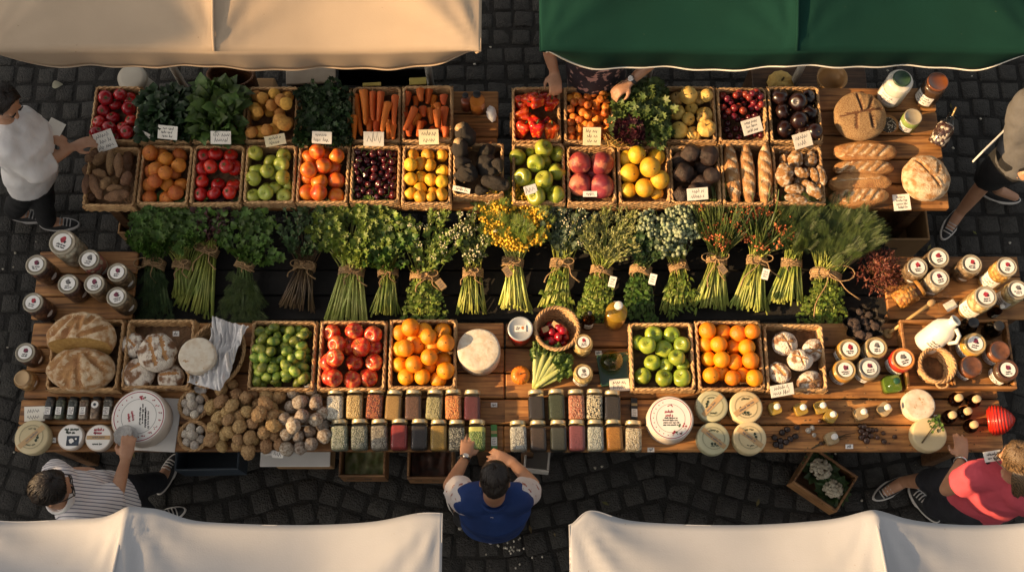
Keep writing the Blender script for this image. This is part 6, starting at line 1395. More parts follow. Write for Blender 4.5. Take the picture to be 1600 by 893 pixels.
# russet dried flowers
c = at(1375, 425, BZ+.14); e = empty('dried_flower_bunch', 'bushy bunch of dark russet dried flowers without a string', 'dried flowers', (c.x, c.y, BZ), 0)
st = MB(); lf = MB()
for k in range(70):
    a = U(0, 6.3); q = sqrt(U(0, 1)); E = Vector((.13*q*cos(a), .14*q*sin(a), .10+.10*(1-q*q)+U(-.02, .02))); st.add(p_tube([(0, 0, .0), E*.6, E], [.003, .002, .0015], 4))
    for j in range(12): d = Vector((RR.gauss(0, 1), RR.gauss(0, 1), RR.gauss(0, 1)+.5)); leaf(lf, 'narrow', E+d*.012, d, U(.018, .03), 0, .2)
st.obj('stalks', SMt['brown'], e); lf.obj('flower_heads', LM['rus'], e)
# leafy crates
def leafcrate(what, rect, label, name, cat, n, kind, mat, sz, seed, spread=1.0, rise=.12):
    e, w, fl = crate('wicker crate filled with '+what, rect, ZU, HU)
    cx, cy = (w[0]+w[2])/2, (w[1]+w[3])/2; hw, hd = (w[2]-w[0])/2*spread, (w[3]-w[1])/2*spread
    e2 = empty(name, label, cat, (cx, cy, fl)); lf = MB(); st = MB()
    for k in range(n):
        x, y = U(-1, 1)*hw, U(-1, 1)*hd; z = .05+rise*U(.1, 1)*(1-.35*(abs(x/hw)**2+abs(y/hd)**2)); a = U(-2.6, 2.6)
        d = Vector((x/hw*.8+U(-.6, .6), y/hd*.6+U(-.5, .7), U(.0, .9)))
        if kind == 'oval': st.add(p_tube([(x*.5, y*.5, .01), (x, y, z)], [.004, .003], 5)); leaf(lf, 'oval', (x, y, z), d, sz*U(.7, 1.2), 0, .55)
        else:
            for j in range(4): leaf(lf, kind, (x+U(-.02, .02), y+U(-.02, .02), z+U(-.01, .02)), Vector((U(-1, 1), U(-1, 1), U(-.2, .5))), sz*U(.7, 1.2), 0, .6)
    if st.v: st.obj('stalks', SMt['dark'], e2)
    lf.obj('leaves', mat, e2); return e, w, fl, e2
leafcrate('dark spinach leaves', (214, 141, 297, 222), 'heap of very dark green spinach leaves in its crate', 'spinach', 'spinach', 300, 'oval', leafmat('spinach', (.024, .052, .016), (.013, .032, .010), .4, .10), .060, 1, .95)
leafcrate('broad chard leaves', (299, 136, 380, 222), 'heap of broad green chard leaves spilling over its crate', 'chard', 'chard', 170, 'oval', leafmat('chard', (.085, .14, .028), (.045, .085, .018), .4, .14), .082, 2, .95, .13)
e, w, fl, e2 = leafcrate('small green limes in parsley', (466, 136, 545, 222), 'mound of curly parsley around small limes in its crate', 'parsley_mound', 'parsley', 210, 'lobed', leafmat('curly', (.030, .065, .016), (.018, .042, .010), .4, .12), .040, 3, 1.12, .10)
pl = Pile(fl+.055)
fruits('lime', 'small round lime', 'lime', lambda s: f_ball(s+9, 3, .06, 1.3, 1.1), [PM['lim'], m_stem], FC([(275, 285, 22), (320, 275, 23), (297, 315, 20), (365, 270, 20), (265, 340, 19), (165, 350, 25), (265, 395, 22), (400, 390, 18), (350, 195, 19), (290, 245, 20), (270, 180, 24), (325, 345, 18), (200, 405, 18), (360, 330, 18), (230, 300, 18), (240, 270, 17), (310, 230, 17)], 20), pl, None, 'the parsley mound', 'limes among the parsley')
e, w, fl, e2 = leafcrate('curly green lettuce and red radicchio', (963, 140, 1042, 222), 'mound of curly green lettuce rising over its crate', 'lettuce', 'lettuce', 190, 'lobed', leafmat('lettuce', (.15, .20, .06), (.055, .10, .025), .45, .18), .052, 4, 1.15, .16)
c = at(987, 197, TZ+.2); e2 = empty('radicchio', 'clump of dark purple red curly leaves at the front of the lettuce', 'radicchio', (c.x, c.y, TZ+.13)); lf = MB()
for k in range(260):
    a = U(0, 6.3); q = sqrt(U(0, 1)); p = Vector((.085*q*cos(a), .08*q*sin(a), .075*(1-q*q)+U(0, .012))); leaf(lf, 'lobed', p, Vector((cos(a)+U(-.6, .6), sin(a)+U(-.6, .6), U(0, .9))), U(.022, .036), 0, .4)
lf.obj('leaves', leafmat('radicchio', (.085, .016, .028), (.035, .010, .016), .5, .1), e2)
# dry straw tuft between the crates
lf = MB()
for k in range(60): leaf(lf, 'blade', Vector((U(-.05, .07), U(-.02, .02), U(0, .02))), Vector((U(-1, 1), U(-.6, .6), U(0, .4))), U(.04, .08), 0, .2)
o = lf.obj('straw_tuft', M('straw', (.56, .36, .10), (.44, .27, .07), rough=.7, island=.3, vary=0)); o.location = at(958, 226, ZU+.01); tag(o, 'tuft of golden straw caught on the rim between apricots and grapefruits', 'straw')
# sprig on the cheese
c = at(1455, 668, TZ+.078); e = empty('green_sprig', 'green parsley sprig lying on the plain cheese wheel', 'sprig', (c.x, c.y, TZ+.0765)); st = MB(); lf = MB()
st.add(p_tube([(-.06, -.08, .004), (-.02, -.03, .006), (.03, .03, .012)], [.004, .003, .002], 5))
for k in range(26): leaf(lf, 'lobed', Vector((U(-.01, .05), U(-.02, .06), U(.006, .02))), Vector((U(-.6, 1), U(-.5, 1), U(0, .4))), U(.016, .026), 0)
st.obj('stalk', m_stem, e); lf.obj('leaves', LM['parsley'], e)
# ---------------------------------------------------------------- price cards
def price_card(label, px, py, w, h, z, rz=0., lean=.55, lines=2, seed=0, mat=None, stick=True, ink=None, name='price_card', foot=.10, cat='sign', big=1.):
    c = at(px, py, z); s = mpp(px, py, z); W, H_ = w*s, h*s
    e = empty(name, label, cat, (c.x, c.y, z-foot), rz, 'handwritten price cards')
    X = T(0, 0, foot) @ R(lean, 'X')
    m = MB(); m.box((0, 0, 0), (W, H_, .0022), 0, .0008); m.obj('card', mat or m_card, e, X)
    m = MB(); scrib(m, W*.84, H_*.84, lines, seed, 0, None, max(.0011, .00045*W/.05), big); m.obj('writing', ink or m_ink, e, X @ T(0, 0, .0013))
    if stick: MB().add(p_tube([(0, -.012, 0.0), (0, -.004, foot*.6), (0, -H_*.30*cos(lean), foot-H_*.3*sin(lean)-.004)], .0045, 6)).obj('stick', m_stick, e)
CARDS = [
 (164, 220, 30, 27, -22, 3, 'tilted white card between tomatoes and sweet potatoes'.replace('-', ' '), 0), (262, 207, 31, 19, 6, 3, 'white handwritten card before the spinach', 0), (345, 215, 32, 18, 1, 2, 'white handwritten card before the chard', 0),
 (430, 219, 32, 15, -12, 2, 'cream handwritten card before the potatoes', 1), (503, 215, 31, 17, 3, 2, 'white handwritten card before the limes', 0), (584, 217, 32, 20, 1, 1, 'white card with one word before the long carrots', 0),
 (670, 214, 31, 21, -2, 2, 'cream handwritten card before the stubby carrots', 1), (925, 213, 28, 25, 1, 3, 'cream square card before the apricots', 1), (1090, 303, 33, 17, -5, 2, 'white card standing in the beet crate', 0),
 (1175, 197, 32, 21, -18, 3, 'white slanted card standing in the grapes', 0), (1254, 219, 30, 21, -18, 2, 'white slanted card before the plums', 0), (1222, 609, 37, 17, -10, 2, 'white card clipped to the dusted loaf crate', 0),
 (187, 0, 0, 0, 0, 0, '', 0)]
for k, (x, y, w, h, rz, ln, lb, cm) in enumerate(CARDS[:-1]):
    price_card(lb, x, y, w, h*1.12, (ZU if y < 400 else ZL)+(.10 if k in (1, 2, 4) else .075 if k == 8 else .04), -radians(rz)*-1 if False else radians(-rz)*-1 if False else radians(-rz if rz < 0 else -rz), .42, ln, k, m_cardy if cm else m_card)
price_card('narrow white card edge on beside the spinach', 222, 207, 30, 8, ZU+.03, radians(-28), .9, 1, 31, None, True)
price_card('white card lying at the front edge of the bread table', 1409, 316, 27, 26, TZ+.03, .08, .15, 4, 32, None, False, foot=.028)
price_card('white card with a large handwritten word at the left table end', 54, 646, 32, 23, TZ+.045, .03, .25, 2, 33, None, False, foot=.04)
price_card('white handwritten card under the carafe tray', 968, 601, 31, 19, TZ+.03, .06, .25, 2, 34, None, False, foot=.027)
price_card('white folded card in front of the black roots', 721, 296, 28, 8, TZ+.10, radians(-14), .5, 1, 35, None, False, foot=.02)
price_card('grey card at the front of the red peaches', 922, 303, 22, 9, TZ+.10, 0, .5, 1, 36, m_white, False, foot=.02)
price_card('crinkled clear label among the large green apples', 829, 296, 20, 14, TZ+.17, radians(18), .3, 1, 37, m_white, False, foot=.02)
for k, (x, y, w, h, z, rz, lb) in enumerate([(83, 687, 9, 8, TZ, 0, 'tiny price tag between the first two cheeses at the left'), (275, 521, 10, 8, TZ+.06, 0, 'tiny price tag on the back wall of the floury loaf crate'), (420, 707, 11, 7, TZ, .1, 'tiny price tag beside the truffles, narrow one'), (434, 709, 18, 11, TZ, -.1, 'price slip at the table edge below the truffles'),
   (772, 632, 10, 7, TZ, 0, 'tiny price tag on bare wood right of the maroon jar'), (935, 551, 10, 7, TZ, 0, 'tiny price tag beside the carafe'), (1017, 702, 11, 7, TZ, 0, 'tiny price tag under the berry printed cheese box'), (1327, 697, 12, 7, TZ, 0, 'tiny price tag at the front edge by the twig'), (1464, 651, 10, 7, TZ, 0, 'tiny price tag between the plain cheeses'), (479, 605, 7, 5, TZ+.06, 0, 'tiny price tag at the lime crate corner')]):
    price_card(lb, x, y, w, h, z+.012, rz, .3, 1, 60+k, m_white, False, None, 'price_tag', .010)
# white paper pack by the juice bottles
o = MB().add(disp(p_ico(4), lambda p: np.array(p)*(1+.15*nz(p, 2.5)+.1*abs(nz(p, 6, 2)))*np.array((.55, 1, .5)))).obj('paper_pack', m_white); o.matrix_local = T(*at(768, 178, TZ+.03)) @ R(.2, 'Z') @ S(.05); tag(o, 'crumpled white paper pack beside the juice bottles', 'packet')
# jars behind the loaves
e, r = std_jar('large milky jar with a dark green lid behind the round loaf', 1410, 122, 13.5, .24, TZ, m_milk, None, seed=60, side='rect', name='milk_jar', lidmat=M('lid_green', (.03, .07, .04), rough=.4), stk=False, neck=.62, fillc=.9)
e, r = std_jar('large brown jar with an orange brown lid', 1466, 127, 16, .22, TZ, m_dkj, None, seed=61, side='rect', name='brown_jar', lidmat=M('lid_rust', (.20, .065, .022), (.14, .045, .016), rough=.3, coat=.4), stk=False, neck=.85)
e, r = std_jar('small pale yoghurt jar with a glass rim', 1427, 182, 13.5, .12, TZ, m_milk, None, seed=62, side='rect', name='yoghurt_jar', glass=m_glassg, lidmat=m_lidgl, stk=False, neck=.9)
c0, c1 = at(1466, 222, TZ+.05), at(1492, 176, TZ+.16); dr = c1-c0; L = dr.length*1.1
e = empty('bean_bottle', 'dark bottle of white speckled beans tilted towards the walker', 'bottle', None, 0, None, T(c0.x, c0.y, TZ+.012) @ align(dr)); r = .055
MB().add(p_lathe([(0, 0), (r*.9, 0), (r, .012), (r, L*.55), (r*.8, L*.68), (r*.42, L*.8), (r*.42, L*.92), (r*.5, L*.94), (r*.5, L*.97), (r*.36, L*.97)], 32)).obj('glass', m_glass, e)
MB().add(disp(p_lathe([(0, .004), (r*.88, .005), (r*.95, .016), (r*.95, L*.53), (r*.74, L*.66), (0, L*.7)], 48), lambda p: np.array(p)*(1+.02*nz(p, 60)))).obj('contents', M_seeds('speckled_beans', [(.05, .014, .012), (.035, .012, .01), (.60, .52, .44), (.06, .02, .016)], 62), e)
MB().add(p_tube([(0, 0, L*.9), (.004, 0, L*1.16)], .005, 6)).obj('spout', m_lidh, e)
c = at(1386, 197, TZ+.01); e = empty('seed_dish', 'small round dish of black seeds half under the round loaf', 'dish', c); r = 16*mpp(1386, 197, TZ)
MB().add(p_lathe([(0, 0), (r*.7, 0), (r, .025), (r*.97, .028), (r*.7, .006), (0, .006)], 32)).obj('dish', m_crust, e); MB().add(p_lathe([(r*.85, .016), (0, .024)], 24)).obj('seeds', M_seeds('black_white_seeds', [(.03, .03, .03), (.04, .035, .03), (.6, .58, .52)], 150), e)
# ---------------------------------------------------------------- boxes and things under and behind the tables
def openbox(label, px, py, w, d, h, zt, mat, name='crate_box', rz=0., fillm=None, fname='bundle', flabel=None, slot=True, cat='box'):
    c = at(px, py, zt); s = mpp(px, py, zt); W, D = w*s, d*s
    e = empty(name, label, cat, (c.x, c.y, zt-h), rz); t = .012
    MB().box((0, 0, .006), (W-.026, D-.026, .010), 0).obj('base', mat, e)
    for q, p in (((W, t, h), (0, -D/2, h/2)), ((W, t, h), (0, D/2, h/2)), ((t, D-.014, h-.002), (-W/2+.006, 0, h/2)), ((t, D-.014, h-.002), (W/2-.006, 0, h/2))):
        MB().box((0, 0, 0), q, 0, .003).obj('side', mat, e, T(*p))
    if slot:
        m = MB()
        for sx in (-.28, .1): m.box((W*sx, -D/2-.0065, h*.55), (W*.16, .003, .014), 0, .001)
        m.obj('slot', m_black, e)
    if fillm:
        f = MB().add(p_grid(lambda u, v: ((u-.5)*(W-.04), (v-.5)*(D-.04), h*.55+.05*noise.noise(Vector((u*5+px, v*4, 1)))), 24, 18)).obj(fname, fillm, None, T(c.x, c.y, zt-h) @ R(rz, 'Z')); tag(f, flabel, 'produce')
    return e
m_boxw = M_wood('box_wood', (.13, .06, .025), (.30, .15, .06), (.38, .21, .09))
m_cardb = M('cardboard', (.34, .20, .09), (.27, .15, .065), rough=.85, scale=6, vary=.1)
openbox('wooden box of pale leeks under the front table, left of two', 567, 697, 72, 90, .20, .42, m_boxw, fillm=M('leek_pale', (.34, .33, .18), (.16, .2, .06), rough=.6, scale=22), flabel='pale leeks lying in the left wooden box under the table')
openbox('wooden box of dark roots under the front table, right of two', 673, 700, 72, 90, .20, .42, m_boxw, fillm=M('root_dark', (.14, .06, .04), (.06, .04, .03), rough=.7, scale=22), flabel='dark roots lying in the right wooden box under the table')
openbox('low blue grey plastic box under the nut table', 325, 692, 100, 80, .22, .36, M('plastic_blue', (.035, .05, .07), rough=.4), rz=.02, slot=False)
openbox('small white carton under the table by the man', 841, 698, 40, 70, .12, .40, M('carton_white', (.5, .47, .43), rough=.8), rz=-.1, slot=False)
openbox('cardboard box with white edges under the orange crates at back left', 215, 345, 58, 40, .22, .42, m_cardb, rz=-.03, slot=False)
openbox('brown wooden box under the bread table', 1390, 344, 120, 62, .34, .46, m_cardb, slot=True)
o = MB().box((0, 0, 0), (.40, .26, .012), 0, .003).obj('paper_sheet', m_white); o.matrix_local = T(*at(463, 693, .36)); tag(o, 'flat sheet of pale card under the table below the truffles', 'paper')
for q in ((0,),): 
    MB().box((0, 0, 0), (.34, .22, .35), 0, .005).obj('carton', m_cardb); o = bpy.data.objects['carton']; o.matrix_local = T(*at(463, 693, .36)) @ T(0, .02, -.183); tag(o, 'closed brown carton carrying the pale card under the table', 'carton')
# cauliflower box on the paving
c = at(1290, 748, .16); e = empty('cauliflower_box', 'tilted wooden box on the paving holding cauliflowers', 'box', (c.x, c.y, .0), -.62); W, D, h = .30, .24, .16
MB().box((0, 0, .008), (W-.026, D-.026, .012), 0).obj('base', m_boxw, e)
for q, p in (((W, .012, h), (0, -D/2, h/2)), ((W, .012, h), (0, D/2, h/2)), ((.012, D-.014, h-.003), (-W/2+.006, 0, h/2)), ((.012, D-.014, h-.003), (W/2-.006, 0, h/2))): MB().box((0, 0, 0), q, 0, .002).obj('side', m_boxw, e, T(*p))
m_caul = M('cauliflower', (.52, .47, .36), (.42, .36, .26), rough=.8, scale=20, bump=.4, vary=.1)
for k, (dx, dy, r, lb) in enumerate([(-.05, .04, .062, 'larger cauliflower in the tilted box'), (.07, -.02, .055, 'smaller cauliflower in the tilted box')]):
    m = MB()
    for j in range(60):
        a = U(0, 6.3); q = sqrt(U(0, 1)); m.add(p_ico(1), 0, T(r*q*cos(a), r*q*sin(a), r*.8*sqrt(max(0, 1-q*q))) @ S(r*U(.16, .3)))
    for j in range(16): a = j*.4; leaf(m, 'oval', Vector((r*.8*cos(a), r*.8*sin(a), -.01)), Vector((cos(a), sin(a), .5)), .07, 1, .5)
    o = m.obj('cauliflower', [m_caul, LM['dark']]); p = T(c.x, c.y, 0) @ R(-.62, 'Z') @ Vector((dx, dy, .12)); o.location = p; tag(o, lb, 'cauliflower', 'cauliflowers')
# behind the back tables
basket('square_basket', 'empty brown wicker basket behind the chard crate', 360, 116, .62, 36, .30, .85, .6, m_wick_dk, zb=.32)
st_ = MB().box((0, 0, .15), (.40, .30, .30), 0, .01); o = st_.obj('low_block', m_cardb); o.location = (*at(360, 116, .62).xy, .005); tag(o, 'low brown carton under the empty wicker basket', 'carton')
openbox('flat black plastic crate behind the long carrots', 600, 122, 150, 34, .22, .55, M('plastic_black', (.010, .010, .011), rough=.5), slot=False)
MB().box((0, 0, 0), (.30, .20, .02), 0, .004).obj('cloth_sack', M('sack_grey', (.34, .29, .23), (.28, .23, .18), rough=.9, scale=10)); o = bpy.data.objects['cloth_sack']; o.matrix_local = T(*at(486, 108, .72)) @ R(.06, 'Z'); tag(o, 'folded grey sack on a trestle behind the parsley', 'sack')
MB().box((0, 0, 0), (.26, .16, .70), 0, .004).obj('dark_trestle', m_bench); o = bpy.data.objects['dark_trestle']; o.matrix_local = T(*at(486, 108, .72)) @ T(0, 0, -.361); tag(o, 'dark trestle carrying the folded grey sack', 'trestle')
for k, (x, y, w, h, lb) in enumerate([(653, 127, 24, 10, 'yellow pad of paper behind the stubby carrots'), (581, 132, 26, 5, 'thin yellow pad behind the long carrots')]):
    o = MB().box((0, 0, 0), (w*.0042, h*.0045, .01), 0, .002).obj('yellow_pad', M('pad_yellow%d' % k, (.50, .40, .10), rough=.8)); o.matrix_local = T(*at(x, y, TZ+.012)) @ R(.05, 'Z'); tag(o, lb, 'paper', 'yellow paper pads')
c = at(204, 118, .66); e = empty('white_urn', 'white ribbed urn partly under the cream tent', 'urn', (c.x, c.y, .30)); r = 26*mpp(204, 118, .66)
MB().add(p_lathe([(0, 0), (r*.7, 0), (r*.95, .05), (r, .14), (r*.85, .22), (r*.6, .27), (r*.66, .29), (r*.9, .31), (r*.86, .34), (r*.6, .35), (0, .345)], 40)).obj('body', M('urn_white', (.46, .42, .35), (.36, .32, .26), rough=.4), e)
MB().add(p_lathe([(0, -.28), (r*.9, -.28), (r*.9, -.005), (0, -.005)], 24)).obj('plinth', m_boxw, e)
c = at(1224, 121, .70); e = empty('pale_gourd', 'ribbed pale gourd behind the grape crate', 'gourd', (c.x, c.y, .62)); f_rib(2, 12, .8, .06).obj('body', [PM['squ'], m_stem], e, S(.085))
c = at(1300, 122, .78); e = empty('wooden_bowl', 'orange lit wooden bowl behind the plum crate', 'bowl', (c.x, c.y, .70)); r = 24*mpp(1300, 122, .78)
MB().add(p_lathe([(0, 0), (r*.5, 0), (r*.9, .05), (r, .09), (r*.94, .092), (r*.82, .05), (r*.4, .012), (0, .012)], 36)).obj('bowl', M('bowl_wood', (.42, .24, .09), (.30, .16, .06), rough=.5), e)
MB().box((0, 0, 0), (.70, .28, .05), 0, .004).obj('side_shelf', m_table_b); o = bpy.data.objects['side_shelf']; o.matrix_local = T(*at(1262, 118, .60)) @ T(0, .02, 0); tag(o, 'dark shelf board behind the plums under the green tent', 'shelf')
for k, dx in enumerate((-.3, .3)): MB().box((0, 0, -.3), (.05, .2, .54), 0, .003).obj('leg', m_table_b, o, T(dx, 0, 0))
for k, (x, y, s_) in enumerate([(282, 122, .02), (160, 1, .0)][:1]):
    lf = MB(); leaf(lf, 'oval', Vector((0, 0, .005)), Vector((1, .3, 0)), .07); ob = lf.obj('fallen_leaf', M('dry_leaf', (.30, .28, .20), rough=.8)); ob.location = at(82, 136, 0.01); tag(ob, 'pale fallen leaf on the cobbles near the white shirted man', 'leaf')
c = at(375, 480, .02); o = MB().add(p_tube([at(450+30*cos(t)*.7, 470+28*sin(t), .02) for t in [k*.25-1.3 for k in range(16)]], .006, 6)).obj('green_hose', M('hose', (.03, .09, .075), rough=.4)); tag(o, 'short curl of dark teal hose between the tables', 'hose')

m_crumbs = M('crumbs', (.30, .20, .10), (.10, .06, .03), rough=.9, island=.5, vary=0)
cr = MB()
for k in range(420):
    px = U(30, 1560); py = U(612, 706) if RR.random() < .7 else U(506, 706)
    if RR.random() < .55: px = U(1170, 1560)
    p = at(px, py, TZ+.001); q = U(.0015, .0042); cr.add(disp(p_ico(1), lambda v: (v[0]*q*U(.7, 1.8), v[1]*q, v[2]*q*.5)), 0, T(*p) @ R(U(0, 6), 'Z'))
o = cr.obj('crumbs', m_crumbs); tag(o, 'dark and pale crumbs scattered over the front table planks', 'crumbs', kind='stuff')
# ---------------------------------------------------------------- people
def remesh(mb, vox, smooth=6, fn=None):
    me = mb.mesh('tmp', m_skin); o = bpy.data.objects.new('tmp', me); COL.objects.link(o)
    md = o.modifiers.new('r', 'REMESH'); md.mode = 'VOXEL'; md.voxel_size = vox; md.use_smooth_shade = True
    if smooth: s = o.modifiers.new('s', 'SMOOTH'); s.iterations = smooth; s.factor = .5
    dg = bpy.context.evaluated_depsgraph_get(); dg.update()
    r = bpy.data.meshes.new_from_object(o.evaluated_get(dg)); bpy.data.objects.remove(o); bpy.data.meshes.remove(me)
    r.materials.clear()
    if fn:
        n = len(r.vertices); a = np.empty(n*3); r.vertices.foreach_get('co', a); a = a.reshape(-1, 3); nn = np.empty(n*3); r.vertices.foreach_get('normal', nn); nn = nn.reshape(-1, 3)
        d = np.array([fn(p) for p in a]); a += nn*d[:, None]; r.vertices.foreach_set('co', a.ravel()); r.update()
    r.polygons.foreach_set('use_smooth', [True]*len(r.polygons))
    return r
def limb(mb, pts, rad, n=14):
    """smooth tapered limb with rounded ends through a few joints"""
    P = [Vector(p) for p in pts]; out = []; rr = []
    for k in range(len(P)-1):
        for j in range(6):
            t = j/6; out.append(P[k].lerp(P[k+1], t)); a, b = rad[k], rad[k+1]
            mid = (max(a, b)*.06)*sin(pi*t); rr.append(a+(b-a)*t+mid)
    out.append(P[-1]); rr.append(rad[-1]); mb.add(p_tube(out, rr, n))
    for p, r in zip(P, rad): mb.add(p_ico(2), 0, T(*p) @ S(r))
def hand(mb, wr, d, up, side, curl=.35, sc=1., spread=.14):
    """wr wrist, d pointing along the hand, up = back of the hand, side +1 thumb to the x side"""
    d = Vector(d).normalized(); up = Vector(up); up = (up-d*up.dot(d)).normalized(); x = d.cross(up)*side
    L = .088*sc
    mb.add(p_tube([wr-d*.015, wr+d*L*.3, wr+d*L*.7, wr+d*L*1.0], [(.020*sc, .028*sc), (.018*sc, .036*sc), (.017*sc, .042*sc), (.013*sc, .041*sc)], 14, up=up))
    for k, (off, ln) in enumerate(((.031, .070), (.0105, .080), (-.0105, .074), (-.030, .058))):
        b = wr+d*(L*.93)+x*off*sc; a = spread*(off/.03); dd = (d+x*a).normalized(); pts = [b-d*.02]; p = b; c_ = curl*.5
        pts.append(p)
        for seg in (.45, .32, .25):
            dd2 = (dd*cos(c_)-up*sin(c_)).normalized(); p = p+dd2*ln*seg*sc; pts.append(p); c_ += curl*.75
        mb.add(p_tube(pts, [.0098*sc, .0104*sc, .0096*sc, .0086*sc, .0070*sc], 9))
        mb.add(p_ico(1), 0, T(*pts[-1]) @ S(.0070*sc))
    b = wr+d*L*.25+x*.022*sc; pts = [b-x*.01, b+(d*.5+x*.8-up*.25).normalized()*.034*sc]; pts.append(pts[-1]+(d*.85+x*.35-up*.35).normalized()*.030*sc); pts.append(pts[-1]+(d-x*.05-up*.3).normalized()*.022*sc)
    mb.add(p_tube(pts, [.014*sc, .0122*sc, .0108*sc, .0085*sc], 9)); mb.add(p_ico(1), 0, T(*pts[-1]) @ S(.0085*sc))
def person(label, J, face, cl, sc=1., hair=None, hairmat=None, hands=None, hatlong=0., pos='person', headr=1.):
    """J joints in world metres; face = direction the face looks; cl: list of clothing callables"""
    root = (J['pelvis'].x, J['pelvis'].y, 0)
    e = empty('person', label, 'person', root); inv = T(-root[0], -root[1], 0)
    b = MB(); f = Vector(face).normalized(); up = (J['head']-J['neck']).normalized(); up = (up-f*up.dot(f)).normalized(); x = f.cross(up)
    H = Matrix((x, f, up)).transposed().to_4x4(); HX_ = T(*J['head']) @ H @ S(sc*headr)
    b.add(p_ico(4), 0, HX_ @ T(0, -.008, .022) @ S(.073, .094, .095)); b.add(p_ico(3), 0, HX_ @ T(0, .022, -.045) @ S(.058, .066, .070)); b.add(p_ico(2), 0, HX_ @ T(0, .052, -.088) @ S(.026, .024, .022))
    b.add(p_tube([HX_ @ Vector((0, .086, .022)), HX_ @ Vector((0, .104, -.012)), HX_ @ Vector((0, .108, -.028)), HX_ @ Vector((0, .088, -.034))], [.009*sc, .011*sc, .015*sc, .009*sc], 8))
    for s in (-1, 1):
        b.add(p_ico(2), 0, HX_ @ T(.076*s, -.005, -.008) @ R(.35*s, 'Z') @ S(.011, .022, .034)); b.add(p_ico(2), 0, HX_ @ T(.030*s, .078, .032) @ S(.020, .014, .009)); b.add(p_ico(2), 0, HX_ @ T(.018*s, .086, -.062) @ S(.016, .010, .007))
        b.add(p_ico(2), 0, HX_ @ T(0, .086, -.055) @ S(.022, .011, .006)); b.add(p_ico(2), 0, HX_ @ T(0, .085, -.067) @ S(.020, .011, .007))
    limb(b, [J['neck'], J['head'] - up*.05*sc - f*.015*sc], [.056*sc, .052*sc])
    sv = (J['shR']-J['shL']).normalized(); sp = (J['chest']-J['pelvis']).normalized(); fw = sv.cross(sp)
    b.add(p_tube([J['pelvis']-sp*.08*sc, J['pelvis'], J['belly'], J['chest'], J['chest'].lerp(J['neck'], .7)], [(.10*sc, .135*sc), (.112*sc, .155*sc), (.10*sc, .135*sc), (.112*sc, .155*sc), (.06*sc, .09*sc)], 20, up=fw))
    limb(b, [J['shL'], J['neck']-sp*.03, J['shR']], [.060*sc, .058*sc, .060*sc])
    for s in 'LR':
        if 'el'+s in J:
            limb(b, [J['sh'+s], J['el'+s], J['wr'+s]], [.052*sc, .040*sc, .027*sc])
            hd = (hands or {}).get(s)
            if hd: hand(b, J['wr'+s], hd[0], hd[1], hd[2], hd[3], sc*1.02, hd[4] if len(hd) > 4 else .14)
        if 'kn'+s in J:
            limb(b, [J['pelvis']+(J['hip'+s]-J['pelvis'])*1., J['kn'+s], J['an'+s]], [.082*sc, .056*sc, .036*sc])
            limb(b, [J['an'+s], J['to'+s]], [.038*sc, .030*sc])
    for k in b.v: k += np.array((-root[0], -root[1], 0))
    me = remesh(b, .0072, 3); me.materials.append(m_skin); body = link('body', me, e)
    me.name = 'body'
    for s in (-1, 1):
        MB().add(p_ico(2)).obj('eye', [M_eye], e, inv @ HX_ @ T(.030*s, .086, .012) @ S(.0115))
        MB().add(p_tube([(-.018, 0, -.003), (0, .004, .002), (.018, 0, -.003)], .004, 6)).obj('eyebrow', [hairmat or m_hair], e, inv @ HX_ @ T(.030*s, .088, .036))
    # hair
    hm = MB()
    def hfn(p):
        q = np.array(p); n = 1+.07*nz(p, 2.4, 3)+.035*nz((p[0]*3, p[1], p[2]), 3, 5)+.012*sin(p[0]*38+3*nz(p, 2))
        q = q*n
        return (q[0]*.083, q[1]*.102-.014, q[2]*.106+.030)
    v, fc = disp(p_ico(5), hfn); 
    keep = [q for q in fc if not ((v[list(q)].mean(0)[1] > .046 and v[list(q)].mean(0)[2] < .118) or (v[list(q)].mean(0)[2] < -.05 and v[list(q)].mean(0)[1] > -.06) or v[list(q)].mean(0)[2] < -.085 or (v[list(q)].mean(0)[1] > .0 and v[list(q)].mean(0)[2] < .0))]
    hm.add((v, keep))
    if hatlong:
        for k in range(46):
            a = pi*1.5+U(-1.5, 1.5); p0 = Vector((.072*cos(a), .085*sin(a)-.01, .03)); L = hatlong*U(.8, 1.1)
            hm.add(p_tube([p0, p0+Vector((.022*cos(a), .022*sin(a), -L*.4)), p0+Vector((.03*cos(a)+U(-.02, .02), .02*sin(a), -L*.8)), p0+Vector((.02*cos(a)+U(-.02, .02), .01*sin(a), -L))], [.016, .018, .015, .004], 7))
    rgh = random.Random(int(abs(root[0])*1000))
    for k in range(420):
        th = rgh.uniform(0, 2*pi); t0 = rgh.uniform(.05, .8); t1 = t0+rgh.uniform(.35, .8); sw_ = rgh.uniform(-.25, .25); pts = []
        for j in range(6):
            ph = t0+(t1-t0)*j/5; a = th+sw_*j/5; rr_ = 1.015+.035*sin(pi*j/5)*rgh.uniform(.3, 1)
            q = Vector((.083*sin(ph)*cos(a)*rr_, .102*sin(ph)*sin(a)*rr_-.014, .106*cos(ph)*rr_+.030))
            if q.y > .050 or q.z < -.03: break
            pts.append(q)
        if len(pts) > 2: hm.add(p_tube(pts, [.0022]*(len(pts)-1)+[.0007], 4))
    o = hm.obj('hair', hairmat or m_hair, e, inv @ HX_); md = o.modifiers.new('t', 'SOLIDIFY'); md.thickness = .006; md.offset = -1
    for fn in cl: fn(e, J, root, sc, sv, sp, fw, HX_, inv)
    return e
M_eye = M('eye_dark', (.03, .02, .015), rough=.1, vary=0)
def wrinkle(amp, s=9, seed=0): return lambda p: amp*(noise.noise(Vector((p[0]*s+seed, p[1]*s, p[2]*s*.8)))+.5*noise.noise(Vector((p[0]*s*2.3, p[1]*s*2.3+seed, p[2]*s*1.6))))
